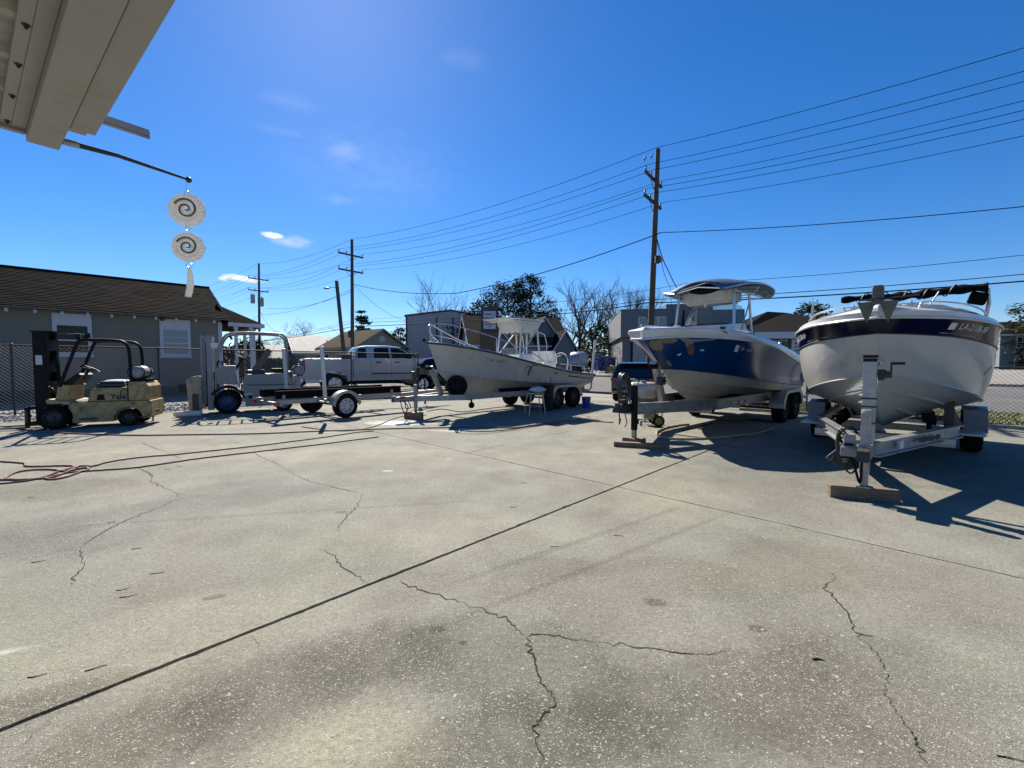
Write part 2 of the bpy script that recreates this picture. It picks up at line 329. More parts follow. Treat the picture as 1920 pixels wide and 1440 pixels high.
    wear = ramp(noise(1.1, 6, .70, .3).outputs[0], [(.36, (.30,)*3), (.56, (1,)*3)])
    pits = ramp(grit.outputs[0], [(.30, (.25, .24, .22)), (.47, (1, 1, 1)), (.62, (1.25, 1.25, 1.22))])
    col, hgt = mix(.85, paste, pits, 'MULTIPLY'), None
    for sc, an, rot, frac, r0, light in ((150, 1.7, .4, .62, .40, ((.24, .235, .19), (.52, .50, .435))), (98, 1.9, 1.7, .58, .38, ((.28, .27, .22), (.57, .55, .48))), (62, 1.6, -.6, .32, .35, ((.26, .25, .20), (.56, .54, .47))), (34, 1.2, .9, .09, .30, ((.32, .30, .25), (.60, .58, .52)))):
        mp = N('ShaderNodeMapping'); mp.inputs['Rotation'].default_value = (0, 0, rot); mp.inputs['Scale'].default_value = (1, an, 1); L(dv.outputs[1], mp.inputs[0])
        vo = N('ShaderNodeTexVoronoi'); vo.inputs['Scale'].default_value = sc; L(mp.outputs[0], vo.inputs['Vector'])
        s = N('ShaderNodeSeparateColor'); L(vo.outputs['Color'], s.inputs[0])
        keep = m_('LESS_THAN', s.outputs[0], m_('MULTIPLY', wear, frac))
        rad = m_('ADD', m_('MULTIPLY', s.outputs[1], .24), r0-.16)
        inside = m_('MULTIPLY', m_('MULTIPLY', m_('SUBTRACT', rad, vo.outputs['Distance']), 10.0, True), keep)
        col = mix(inside, col, mix(s.outputs[2], light[0], light[1]))
        hgt = inside if hgt is None else m_('MAXIMUM', hgt, inside)
    # chalk smears, and wide pale patches painting in sun glare off soapy wet concrete
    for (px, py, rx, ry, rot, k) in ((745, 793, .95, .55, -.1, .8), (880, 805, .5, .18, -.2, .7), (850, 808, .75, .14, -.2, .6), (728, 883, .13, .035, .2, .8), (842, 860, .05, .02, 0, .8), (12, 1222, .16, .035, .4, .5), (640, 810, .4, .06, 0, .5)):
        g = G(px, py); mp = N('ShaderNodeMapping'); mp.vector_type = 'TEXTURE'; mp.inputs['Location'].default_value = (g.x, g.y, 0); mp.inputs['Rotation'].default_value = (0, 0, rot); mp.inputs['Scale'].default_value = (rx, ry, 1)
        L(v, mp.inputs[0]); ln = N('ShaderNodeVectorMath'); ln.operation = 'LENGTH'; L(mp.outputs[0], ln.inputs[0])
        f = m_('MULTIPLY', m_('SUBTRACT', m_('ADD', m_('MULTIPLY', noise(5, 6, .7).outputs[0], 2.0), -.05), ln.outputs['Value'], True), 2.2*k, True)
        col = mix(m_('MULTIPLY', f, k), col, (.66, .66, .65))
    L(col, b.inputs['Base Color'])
    h = m_('ADD', m_('MULTIPLY', hgt, .9), m_('MULTIPLY', grit.outputs[0], .9)); h = m_('ADD', h, m_('MULTIPLY', fine.outputs[0], .8))
    bp = N('ShaderNodeBump'); bp.inputs['Strength'].default_value = .8; bp.inputs['Distance'].default_value = .006; L(h, bp.inputs['Height']); L(bp.outputs[0], b.inputs['Normal'])
    return m
m_conc = concrete_mat()
m_soil = mat('joint_dirt', (.010, .008, .006), .95, 0, .4, 30)
m_ground = mat('dry_winter_ground', (.14, .128, .09), .95, 0, .3, .3, .2, 6, ((.09, .10, .045), .4, .12))
m_asph = mat('old_asphalt', (.085, .083, .08), .9, 0, .18, .9, .2, 90, ((.16, .155, .145), .35, .3))
m_pale = mat('pale_driveway', (.22, .205, .175), .9, 0, .15, .8, .1, 60, ((.2, .18, .15), .3, .5))
m_grassb = mat('turf_soil', (.085, .098, .034), .95, 0, .45, 2.2, .4, 30, ((.13, .115, .06), .45, 1.5))
m_kerb = mat('kerb_concrete', (.27, .255, .22), .85, 0, .2, 2.5, .2, 40, ((.16, .15, .12), .35, 3))
def gravel_mat():
    m = mat('grey_gravel', (.2, .2, .19), .95, 0, .2, 1.2); nt = m.node_tree; N = nt.nodes.new; L = nt.links.new; b = nt.nodes['Principled BSDF']
    tc = N('ShaderNodeTexCoord'); vo = N('ShaderNodeTexVoronoi'); vo.inputs['Scale'].default_value = 26; L(tc.outputs['Object'], vo.inputs['Vector'])
    cr = N('ShaderNodeValToRGB'); cr.color_ramp.elements[0].color = (.08, .08, .076, 1); cr.color_ramp.elements[1].color = (.34, .335, .32, 1)
    s = N('ShaderNodeSeparateColor'); L(vo.outputs['Color'], s.inputs[0]); L(s.outputs[0], cr.inputs[0]); L(cr.outputs[0], b.inputs['Base Color'])
    bp = N('ShaderNodeBump'); bp.inputs['Strength'].default_value = 1; bp.inputs['Distance'].default_value = .03; bp.invert = True; L(vo.outputs['Distance'], bp.inputs['Height']); L(bp.outputs[0], b.inputs['Normal'])
    return m
m_grav = gravel_mat()
def sheet(name, corners, z, m, kind='structure', sub=1):
    b = MB(); b.add([(c.x, c.y, z) for c in corners], [tuple(range(len(corners)))]); return tag(b.build(name, m), kind=kind)
sheet('ground', [Vector((-900, -300, 0)), Vector((900, -300, 0)), Vector((900, 1500, 0)), Vector((-900, 1500, 0))], -.09, m_ground)
lot = T('concrete_lot', None, None, kind='structure')
MB().add([SW(-16, -16.6, -.05), SW(14.7, -16.6, -.05), SW(14.7, 16, -.05), SW(-16, 16, -.05)], [(0, 1, 2, 3)]).build('joint_bed', m_soil, lot)
S0, W0 = 4.43, -2.585
def slab(s0, s1, w0, w1, seed):
    r = random.Random(seed); pts = []
    def edge(a, b, jag):
        L_ = math.dist(a, b); n = max(int(L_/.045), 1) if jag else 1
        for i in range(n):
            t = i/n; q = [a[k]+(b[k]-a[k])*t for k in (0, 1)]
            if jag and i:
                d = r.gauss(0, .0016)+(r.random() < .02)*r.uniform(0, .014); ax = 1 if abs(a[0]-b[0]) > abs(a[1]-b[1]) else 0
                c = ((s0+s1)/2, (w0+w1)/2); q[ax] += d if q[ax] < c[ax] else -d
            pts.append(SW(q[0], q[1]))
    c = [(s0, w0), (s1, w0), (s1, w1), (s0, w1)]
    for i in range(4):
        a, b = c[i], c[(i+1) % 4]; edge(a, b, True)
    n = len(pts); vs = [(p.x, p.y, 0) for p in pts]+[(p.x, p.y, -.045) for p in pts]
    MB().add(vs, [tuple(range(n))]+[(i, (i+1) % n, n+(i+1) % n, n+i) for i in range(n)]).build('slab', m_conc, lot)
for s0, s1 in ((-9, S0-.007), (S0+.007, 14.6)):
    for w0, w1 in ((-16.5, W0-.015), (W0+.015, 9)): slab(s0, s1, w0, w1, int(s0*10+w0))
crk = MB(); rc = random.Random(3)
def crack(px, wd=.007, sub=14):
    base = spline([G(*p) for p in px], 3); pts = []
    for a, b in zip(base, base[1:]):
        k = max(2, int((b-a).length/.03)); nrm = Vector((-(b-a).y, (b-a).x, 0)).normalized()
        for i in range(k): pts.append(a.lerp(b, i/k)+nrm*rc.gauss(0, .008))
    L_, Rr = [], []
    for i, p in enumerate(pts):
        t = (pts[min(i+1, len(pts)-1)]-pts[max(i-1, 0)]).normalized(); nn = Vector((-t.y, t.x, 0)); w = wd*rc.uniform(.35, .62)*(.28+.95*abs(math.sin(i*.11+len(pts))*math.sin(i*.043+1)))*min(1, (i+2)/5, (len(pts)-i)/7)
        L_.append(p+nn*w); Rr.append(p-nn*w)
    for i in range(len(pts)-1):
        crk.quad((L_[i].x, L_[i].y, .0025), (L_[i+1].x, L_[i+1].y, .0025), (Rr[i+1].x, Rr[i+1].y, .0025), (Rr[i].x, Rr[i].y, .0025))
for c_, w_ in ((((265, 830), (290, 840), (318, 850), (342, 862)), .014), (((258, 877), (285, 891), (282, 902), (303, 912), (330, 925), (336, 934)), .014), (((332, 937), (290, 955), (232, 978), (195, 998), (160, 1018), (155, 1026)), .011),
        (((155, 1026), (150, 1045), (158, 1058), (142, 1080), (135, 1100)), .009), (((155, 1025), (110, 1034), (70, 1044), (0, 1056)), .006), (((475, 850), (515, 868), (545, 885), (575, 900), (620, 912), (678, 925)), .010),
        (((678, 925), (672, 945), (645, 975), (627, 1005)), .008), (((597, 1028), (620, 1040), (645, 1064), (668, 1080), (690, 1100)), .007), (((750, 1090), (790, 1108), (840, 1122), (895, 1140), (945, 1158), (965, 1178), (988, 1196)), .008),
        (((988, 1196), (997, 1222), (1005, 1250), (1015, 1280), (1040, 1306), (1032, 1330), (1005, 1352), (1006, 1385), (1014, 1420), (1012, 1445)), .008), (((988, 1194), (1020, 1190), (1080, 1200), (1150, 1208), (1230, 1218), (1300, 1228), (1392, 1222)), .006),
        (((1565, 1075), (1562, 1090), (1547, 1100), (1570, 1128), (1595, 1160), (1603, 1185), (1635, 1215), (1652, 1240), (1663, 1275), (1660, 1300), (1678, 1330), (1700, 1365), (1725, 1400), (1740, 1445)), .007), (((870, 851), (925, 838), (985, 824), (1040, 815), (1080, 805)), .010),
        (((40, 1400), (60, 1380), (110, 1345)), .004), (((470, 1190), (490, 1215), (497, 1245)), .003)):
    crack(c_, w_)
crk.build('crack', m_soil, lot)
# gravel, kerb, grass, street
pad = MB(); q_ = [SW(4.5, -17.75), SW(13.5, -17.75), SW(13.5, -24), SW(4.5, -24)]; pad.add([(p.x, p.y, -.02) for p in q_]+[((p.x-q_[0].x)*.98+q_[0].x+.05, (p.y-q_[0].y)*.98+q_[0].y+.05, .15) for p in q_], ((4,5,6,7),(0,1,5,4),(1,2,6,5),(2,3,7,6),(3,0,4,7))); tag(pad.build('gravel_bank', m_grav), kind='structure')
gr = sheet('gravel_yard', [SW(-24, -16.6), SW(14.7, -16.6), SW(14.7, -40), SW(-24, -40)], -.012, m_grav)
rv = random.Random(11); st = MB()
for i in range(5200):
    s_, w_ = rv.uniform(-9, 12), -16.45-abs(rv.gauss(0, 1.6)); p = SW(s_, w_, -.01); r_ = rv.uniform(.012, .034)
    st.box((p.x, p.y, p.z+r_*.3), (r_*2, r_*rv.uniform(1.2, 2), r_*1.2), rz=rv.uniform(0, 3), rx=rv.uniform(-.5, .5), top=.6)
tag(st.build('gravel', mat('loose_gravel', (.25, .247, .235), .95, 0, .35, 9)), kind='stuff')
sheet('lot_apron', [SW(14.62, -16.6), SW(17.75, -16.6), SW(17.75, -4.2), SW(14.62, -4.2)], -.006, m_pale)
def ramp_sheet(name, rows, w0, w1, m):
    b = MB(); b.loft([[SW(s_, w0, z), SW(s_, w1, z)] for s_, z in rows], closed=False); return tag(b.build(name, m), kind='structure')
ramp_sheet('verge', [(14.62, .02), (16.4, .06), (17.75, .10)], -4.2, 60, m_grassb)
ramp_sheet('street', [(17.72, -.03), (17.76, .10), (22, .36), (26.5, .52)], -34, 90, m_asph)
ramp_sheet('far_forecourt', [(26.5, .53), (29, .72), (33, .86), (60, .9)], -34, 90, m_pale)
k = T('kerb', None, None, kind='structure')
for i in range(10):
    w_ = -4.2+i*1.83; MB().add([SW(14.5, w_, -.04), SW(14.66, w_, -.04), SW(14.66, w_+1.82, -.04), SW(14.5, w_+1.82, -.04), SW(14.505, w_, .075), SW(14.65, w_, .075), SW(14.65, w_+1.82, .075), SW(14.505, w_+1.82, .075)],
        ((3,2,1,0),(4,5,6,7),(0,1,5,4),(1,2,6,5),(2,3,7,6),(3,0,4,7))).build('kerb_stone', m_kerb, k, bevel=.008)
far = MB()
for w0, w1 in ((-34, 90),): far.add([SW(26.4, w0, .4), SW(26.6, w0, .4), SW(26.6, w1, .4), SW(26.4, w1, .4), SW(26.4, w0, .62), SW(26.6, w0, .62), SW(26.6, w1, .62), SW(26.4, w1, .62)], ((4,5,6,7),(0,1,5,4),(1,2,6,5),(2,3,7,6),(3,0,4,7)))
tag(far.build('far_kerb', m_kerb), kind='structure')
gb = MB(); rg = random.Random(5)
for i in range(15000):
    s_, w_ = rg.uniform(14.7, 17.7), -4.2+rg.random()**1.3*12; p = SW(s_, w_, .02+.026*(s_-14.62)); h = rg.uniform(.03, .10); a = rg.uniform(0, 6.28); l = rg.uniform(.008, .02); dx, dy = math.cos(a)*l, math.sin(a)*l; q = Vector((rg.gauss(0, .03), rg.gauss(0, .03), h))
    gb.add([(p.x-dx, p.y-dy, p.z), (p.x+dx, p.y+dy, p.z), tuple(p+q)], ((0, 1, 2),), 0 if rg.random() < .7 else 1)
tag(gb.build('grass', [mat('grass_blade', (.15, .19, .045), .7, 0, .4, 3), mat('dry_grass_blade', (.20, .17, .08), .8, 0, .3, 3)], recalc=False), kind='stuff')
for px, py, wd, n in ((1240, 690, 1.2, 50), (1155, 676, 1.5, 60), (1170, 685, 1.0, 40)):
    pass

# ------------------------------------------------------------------ porch roof over the camera
m_rib = mat('ribbed_ceiling_panel', (.34, .335, .315), .6, 0, .06, 3, .05, 30, ((.28, .25, .19), .3, 4))
c0 = Vector((-.791, .612, 0))*3.93+Vector((.612, .791, 0))*.538+Vector((0, 0, 2.8))
roof = T('porch_roof', 'white metal porch roof edge jutting in overhead from the top left', 'porch roof', c0, math.atan2(.612, -.791))
b = MB(); b.bb((-7, 0, 0), (-.385, .102, .006)); b.bb((-7, -.004, .0), (-.385, .004, .13)); b.bb((-7, .098, .0), (-.385, .102, .13)); b.bb((-.389, 0, 0), (-.385, .102, .13)); b.bb((-7, -.016, .118), (-.385, .0, .132)); b.build('gutter', m_sof, roof, bevel=.002)
b = MB(); b.bb((-7, .106, -.012), (0, .243, .15)); b.build('beam', m_sof, roof, bevel=.003)
b = MB(); b.bb((-7, .30, .055), (-.02, .345, .10)); b.bb((-7, .244, .05), (-.02, .30, .056)); b.build('ceiling_rail', m_sof, roof, bevel=.002)
b = MB(); b.bb((-.02, .244, .03), (.02, 1.9, .12)); b.build('end_trim', m_sof, roof, bevel=.002)
prof = []
for i in range(14):
    x = -.0-i*.38; p = [(x, .105), (x-.02, .105), (x-.05, .07), (x-.10, .07), (x-.13, .105), (x-.20, .105), (x-.21, .097), (x-.225, .105), (x-.30, .105), (x-.31, .097), (x-.325, .105), (x-.38, .105)]; prof += p
b = MB(); b.loft([[(x, .31, z) for x, z in prof], [(x, 2.6, z) for x, z in prof]], closed=False); b.build('ceiling_panel', m_rib, roof)
b = MB(); b.bb((-7, -.02, .135), (.02, 2.6, .165)); b.build('roof_sheet', m_rib, roof)
for i in range(8):
    x = -.07-i*.38; b = MB(); b.cyl((x, .318, .056), (x, .318, .050), .015, .012, 10); b.cyl((x, .318, .051), (x, .318, .038), .008, .006, 6); b.build('screw', m_dsteel, roof)
b = MB()                                                # cut end of a strap channel beyond the gutter
q = [(-.575, -.012), (-.575, -.215), (-.556, -.160), (-.54, -.225), (-.54, -.012)]
b.prism(q, .02, .024, ax='z'); b.prism([(-.575, -.012), (-.575, -.215), (-.572, -.215), (-.572, -.012)], .02, .062, ax='z'); b.prism([(-.543, -.012), (-.543, -.225), (-.54, -.225), (-.54, -.012)], .02, .062, ax='z'); b.build('gutter_strap', m_sof, roof)
rod = MB(); rod.tube([(-.11, .106, .012), (-.112, -.15, .02), (-.113, -.52, -.006)], .018, 8, r2=.009); rod.sph((-.113, -.535, -.008), .021)
rod.build('hanging_rod', m_dsteel, roof, smooth=50)
b = MB(); b.cyl((-.11, .10, .012), (-.111, .03, .015), .019, n=10); b.build('rod_sleeve', m_alu, roof, smooth=50)
tip = Matrix.Translation(c0) @ Matrix.Rotation(math.atan2(.612, -.791), 4, 'Z') @ Vector((-.113, -.52, -.02))
m_cap = mat('clear_bead_glass', (.62, .62, .60), .25, 0, .15, 30, alpha=.86); m_spir = mat('dull_pewter', (.20, .185, .15), .45, .4, .25, 20)
def translucent(m, f):
    nt = m.node_tree; N = nt.nodes.new; tr_ = N('ShaderNodeBsdfTranslucent'); tr_.inputs[0].default_value = (.9, .9, .88, 1); mx = N('ShaderNodeMixShader'); mx.inputs[0].default_value = f
    out = nt.nodes['Material Output']; nt.links.new(nt.nodes['Principled BSDF'].outputs[0], mx.inputs[1]); nt.links.new(tr_.outputs[0], mx.inputs[2]); nt.links.new(mx.outputs[0], out.inputs[0])
translucent(m_cap, .22)
sp = T('wind_spinner', 'white wind chime of two spiral discs and a twisted tail under the porch rod', 'wind chime', (tip.x, tip.y, tip.z), R(12))
def spinner(zc, r, seed):
    rr = random.Random(seed); b = MB(); n = 46; top = []; bot = []
    prof = [(.18, .012), (.4, .016), (.6, .012), (.8, .02), (.93, .010), (1.0, .004)]
    rings = []
    for k, (f, h) in enumerate(prof):
        for sgn in (1,):
            rings.append([Vector((r*f*(1+(.035 if k > 3 else .0)*(i % 2)+rr.gauss(0, .026 if k > 2 else .006))*math.cos(2*math.pi*i/n), -h-(.006 if (i+k) % 2 else 0), zc+r*f*(1+(.035 if k > 3 else .0)*(i % 2))*math.sin(2*math.pi*i/n))) for i in range(n)])
    back = [[Vector((v.x, -v.y, v.z)) for v in q] for q in reversed(rings)]
    b.loft(rings+back+[rings[0]], True, False, False); d = b.build('disc', m_cap, sp)
    s = MB(); pts = []
    for i in range(60):
        t = i/59; a = -2.0+t*2*math.pi*1.75; rd = r*(.06+.60*t); pts.append((rd*math.cos(a), -.022, zc+rd*math.sin(a)))
    s.tube(pts, r*.045, 6, r2=r*.068); s.build('spiral', m_spir, d)
    return d
b = MB(); b.cyl((0, 0, 0), (0, 0, -.075), .0012, n=4); b.build('wire_hanger', m_steel, sp)
b = MB(); b.tube([(.012*math.cos(a), 0, -.083+.012*math.sin(a)) for a in [i*.628 for i in range(10)]], .002, 5, closed=True); b.build('wire_link', m_steel, sp); b = MB(); b.tube([(.016*math.cos(a), 0, -.340+.016*math.sin(a)) for a in [i*.628 for i in range(10)]], .0022, 5, closed=True); b.build('wire_link', m_steel, sp); b = MB()
b.tube([(.019*math.cos(a), 0, -.605+.017*math.sin(a)) for a in [i*.628 for i in range(10)]], .0022, 5, closed=True); b.build('wire_link', m_steel, sp)
spinner(-.208, .117, 1); spinner(-.476, .106, 2)
b = MB(); rr = random.Random(4); rings = []
for i in range(26):
    t = i/25; z = -.622-.215*t; wd = .68*(.012+.014*min(t*3, 1)+.006*t)*(1+.14*(i % 2)+rr.gauss(0, .05)); tw = .2+t*.9; xo = .008*math.sin(t*3.0)-.016*t*t
    rings.append([Vector((xo+wd*math.cos(tw)*sx-.010*math.sin(tw)*sy, wd*math.sin(tw)*sx+.010*math.cos(tw)*sy, z)) for sx, sy in ((1, .3), (.3, 1), (-.3, 1), (-1, .3), (-1, -.3), (-.3, -1), (.3, -1), (1, -.3))])
b.loft(rings); b.build('tail', m_cap, sp)
# ------------------------------------------------------------------ the house on the left (local x along its wall, y away from the camera, z up)
def house_frame(px, py):
    pass
NH = Vector((.714, -.70, 0)); UH = Vector((.70, .714, 0)); HA = math.atan2(.714, .70)
def build_left_house():
    o = UH*5.0 + NH*(-24.75)                           # right front corner of the wall
    h = T('house', 'long tan grey stucco house with a dark shingle roof behind the forklifts', 'house', (o.x, o.y, 0), HA)
    b = MB(); b.bb((-15, 0, -.05), (0, 7.4, 3.58)); b.prism([(0, 3.5), (7.4, 3.5), (3.7, 5.35)], -15, -.002, ax='x'); b.build('wall', m_wall, h)
    b = MB(); b.bb((-15, -.03, -.05), (0, 0, .42)); b.build('foundation_band', mat('dark_foundation', (.085, .08, .072), .9, 0, .15, 3), h)
    # shingle courses, stepped
    b = MB(); n = 26; ry, rz = 3.72, 5.62; ey, ez = -.42, 3.60
    for side in (0, 1):
        for i in range(n):
            t0, t1 = i/n, (i+1.02)/n; f = lambda t: (ey+(ry-ey)*t, ez+(rz-ez)*t)
            (ya, za), (yb, zb) = f(t0), f(t1)
            if side: ya, yb = 7.44-ya, 7.44-yb
            wob = [rnd.uniform(-.006, .006) for _ in range(41)]
            P0 = [(-15.2+k*15.45/40, ya, za+.040+wob[k]) for k in range(41)]; P1 = [(-15.2+k*15.45/40, yb, zb+.014) for k in range(41)]; P2 = [(-15.2+k*15.45/40, ya, za-.0) for k in range(41)]
            b.loft([P2, P0, P1], closed=False)
    b.bb((-15.2, 3.60, 5.61), (.25, 3.84, 5.665)); b.build('shingle_roof', m_shing, h)
    b = MB(); b.prism([(ey, ez-.05), (ry, rz-.06), (ry, rz-.01), (ey, ez-.005)], -15.2, .25, ax='x'); b.prism([(7.44-ey, ez-.05), (ry, rz-.06), (ry, rz-.01), (7.44-ey, ez-.005)], -15.2, .25, ax='x'); b.build('roof_deck', m_wall, h)
    for i in range(21):
        x = -.35-i*.71; b = MB(); b.box((x, -.26, 3.50), (.085, .36, .12), rx=R(24)); b.build('rafter_tail', m_trim, h)
    b = MB(); b.bb((-.13, -.035, .1), (.03, .0, 3.45)); b.bb((0, -.03, .1), (.03, .14, 3.45)); b.build('corner_board', m_trim, h)
    for x0 in (-5.62, -2.34):
        w = MB(); x1 = x0+1.12; z0, z1 = 1.72, 3.46
        w.bb((x0, -.05, 3.05), (x1, 0, z1)); w.bb((x0, -.05, z0+.06), (x0+.13, 0, 3.05)); w.bb((x1-.13, -.05, z0+.06), (x1, 0, 3.05)); w.bb((x0-.03, -.075, z0), (x1+.03, 0, z0+.09)); w.bb((x0+.13, -.045, z0+.09), (x1-.13, 0, z0+.19))
        fr = w.build('window', m_trim, h, bevel=.004)
        s = MB(); s.bb((x0+.13, -.03, 2.36), (x1-.13, -.005, 2.42)); s.bb((x0+.13, -.028, 2.98), (x1-.13, -.005, 3.05)); s.bb((x0+.13, -.03, 2.02+.62), (x1-.13, -.008, 2.665)) ; s.build('sash', m_trim, fr)
        gl = MB(); gl.bb((x0+.13, -.012, 2.42), (x1-.13, -.006, 2.98)); gl.build('pane', m_glass if x0 < -4 else m_glassp, fr)
        gl = MB(); gl.bb((x0+.13, -.012, z0+.19), (x1-.13, -.006, 2.36)); gl.build('pane', m_glass if x0 < -4 else m_glassp, fr)
    for x in (-9.2, -1.75):
        b = MB(); b.bb((x, -.05, .12), (x+.7, -.03, .5))
        for k in range(5): b.bb((x+.03, -.07, .16+k*.065), (x+.67, -.05, .19+k*.065))
        b.build('vent', m_black, h)
    b = MB(); b.cyl((-2.25, -.05, 3.5), (-2.25, -.2, 3.44), .07, .09, 10); b.build('flood_lamp', m_dsteel, h, smooth=40)
    # porch on the end wall
    b = MB(); Z = 3.44
    A = [(.25, -.45, Z), (1.75, -.45, Z), (1.75, 6.5, Z), (.25, 6.5, Z)]; b.add(A+[(.02, .9, 4.42), (.02, 5.3, 4.42)], ((0, 1, 4), (1, 2, 5, 4), (2, 3, 5), (0, 3, 2, 1)))
    b.build('porch_roof', m_shing, h)
    b = MB(); b.bb((.20, -.47, Z-.17), (1.78, -.43, Z+.01)); b.bb((1.74, -.43, Z-.17), (1.78, 6.5, Z+.01)); b.build('porch_fascia', m_trim, h)
    for x, y in ((.55, -.28), (1.2, -.28), (1.62, .9), (1.62, 2.6)):
        b = MB(); b.box((x, y, (Z-.16)/2), (.13, .13, Z-.17)); b.box((x, y, Z-.22), (.19, .19, .09)); b.box((x, y, .1), (.19, .19, .2)); b.build('porch_post', m_trim, h, bevel=.006)
    b = MB(); b.bb((.05, -.2, -.05), (1.8, 6.3, .12)); b.build('porch_floor', m_kerb, h)
    return h
build_left_house()
m_chain = mat('chain_link_wire', (.05, .05, .05), .5, .6, .15, 5)
def chain_fence(p0, p1, z0, h0, h1, spacing, label, group, cell=.10, r=.0038, postm=m_dsteel, name='chain_link_fence', railm=m_galv):
    p0, p1 = Vector((p0[0], p0[1], z0)), Vector((p1[0], p1[1], z0)); L_ = (p1-p0).length; a = math.atan2(p1.y-p0.y, p1.x-p0.x)
    f = T(name, label, 'fence', p0, a, group)
    H_ = lambda x: h0+(h1-h0)*x/L_
    n = max(1, round(L_/spacing))
    for i in range(n+1):
        x = L_*i/n; b = MB(); b.cyl((x, 0, -.1), (x, 0, H_(x)+.02), .027, n=10); b.sph((x, 0, H_(x)+.03), .032, (1, 1, .7), 8, 4); b.build('fence_post', postm, f, smooth=50)
    b = MB(); b.cyl((0, -.03, h0), (L_, -.03, h1), .021, n=8); b.build('top_rail', railm, f, smooth=50)
    b = MB(); b.cyl((0, -.03, .06), (L_, -.03, .06), .010, n=6); b.build('bottom_wire', postm, f)
    w = MB(); hh = max(h0, h1); k = -int(hh/cell)-1
    while k*cell < L_:
        for sg in (1, -1):
            x0 = k*cell; pts = [(x0, .03), (x0+hh, hh)] if sg == 1 else [(x0, hh), (x0+hh, .03)]
            (xa, za), (xb, zb) = pts; 
            def clipx(xa, za, xb, zb):
                t0, t1 = 0.0, 1.0; dx = xb-xa
                t0 = max(t0, (0-xa)/dx); t1 = min(t1, (L_-xa)/dx)
                return None if t0 >= t1 else (xa+dx*t0, za+(zb-za)*t0, xa+dx*t1, za+(zb-za)*t1)
            c = clipx(xa, za, xb, zb)
            if c:
                xa, za, xb, zb = c; s = H_((xa+xb)/2)/hh
                w.cyl((xa, -.03+sg*.002, za*s), (xb, -.03+sg*.002, zb*s), r, n=3, cap=False)
        k += 1
    w.build('wire_mesh', m_chain, f, recalc=False)
    return f
chain_fence((-18.8, 7.85), (-4.45, 20.25), -.01, 2.02, 1.92, 3.05, 'long rusty railed chain link fence behind the two forklifts', None, railm=mat('rusty_rail', (.10, .06, .045), .7, .3, .3, 6))
a_, b_ = SW(14.95, -5.4), SW(14.95, 9)
chain_fence((a_.x, a_.y), (b_.x, b_.y), 0, 1.36, 1.36, 2.9, 'low chain link fence on the grass verge behind the right hand boats', None, cell=.09, r=.0030, postm=m_dsteel, railm=m_dsteel)
# picket fence seen through the white forklift
def picket_fence():
    p0, p1 = P(428, 700, 22.0), P(572, 700, 27.0); p0.z = p1.z = 0; L_ = (p1-p0).length
    f = T('picket_fence', 'dark wooden picket fence with bright gaps beside the tan house porch', 'fence', p0, math.atan2(p1.y-p0.y, p1.x-p0.x))
    n = int(L_/.15); base = None; mt = mat('dark_picket_timber', (.05, .042, .036), .85, 0, .3, 5)
    for i in range(n):
        if base is None:
            b = MB(); b.prism([(-.045, .05), (.045, .05), (.045, 1.72), (0, 1.80), (-.045, 1.72)], -.012, .012); base = b.build('picket', mt, f); q = base
        else:
            q = base.copy(); COL.objects.link(q); q.parent = f
        q.location = (i*.15, 0, rnd.uniform(-.03, .03))
    for z in (.4, 1.35): b = MB(); b.bb((-.1, .013, z), (L_, .05, z+.09)); b.build('fence_rail', mt, f)
picket_fence()

# ------------------------------------------------------------------ utility poles and lines
POLES = [Vector((6.05, 18.9, 0)), Vector((-12.3, 32.9, 0)), Vector((-28.4, 48, 0))]
PDIR = (POLES[1]-POLES[0]).normalized(); PX = Vector((-PDIR.y, PDIR.x, 0))         # cross-arms lie across the line
def utility_pole(loc, H, lean, label, arms, extra):
    o = T('utility_pole', label, 'utility pole', loc, math.atan2(PX.y, PX.x), 'utility poles along the street')
    b = MB(); b.tube([(0, 0, -.1), (lean*.33, 0, H*.33), (lean*.7, 0, H*.7), (lean, 0, H)], .155, 12, r2=.10); b.build('pole_shaft', m_pole, o, smooth=60)
    for z in arms:
        lx = lean*z/H; b = MB(); b.box((lx, -.13, z), (2.1, .09, .11)); b.build('crossarm', m_pole, o)
        b = MB(); b.cyl((lx-.45, -.13, z-.05), (lx, -.10, z-.5), .014, n=5); b.cyl((lx+.45, -.13, z-.05), (lx, -.10, z-.5), .014, n=5); b.build('arm_brace', m_dsteel, o)
        for x in (-1.0, .35, 1.0): b = MB(); b.lathe([(.012, 0), (.012, .05), (.035, .06), (.05, .10), (.03, .13), (.04, .16), (.012, .19)], (lx+x, -.13, z+.05), n=8); b.build('insulator', m_ins, o, smooth=40)
    extra(o); return o
def ex1(o):
    b = MB(); b.box((.02, .32, 5.95), (.26, .20, .30), rz=.5); f = b.build('flood_light', m_dsteel, o, bevel=.01)
    b = MB(); b.box((-.03, .42, 5.95), (.18, .16, .22), rz=.5); b.build('lens', m_amb, f); b = MB(); b.cyl((-.1, .25, 6.05), (-.4, 0, 6.05), .02, n=6); b.build('bracket', m_dsteel, f)
    b = MB(); b.cyl((-.75, 0, 11.0), (-.75, 0, 11.06), .02, n=6); b.build('top_pin', m_dsteel, o)
    b = MB(); b.box((.02, -.18, 2.9), (.12, .06, .35)); b.build('meter_box', m_dsteel, o)
def ex2(o):
    b = MB(); b.box((.18, 0, 3.7), (.18, .2, .5)); b.build('meter_box', m_dsteel, o)
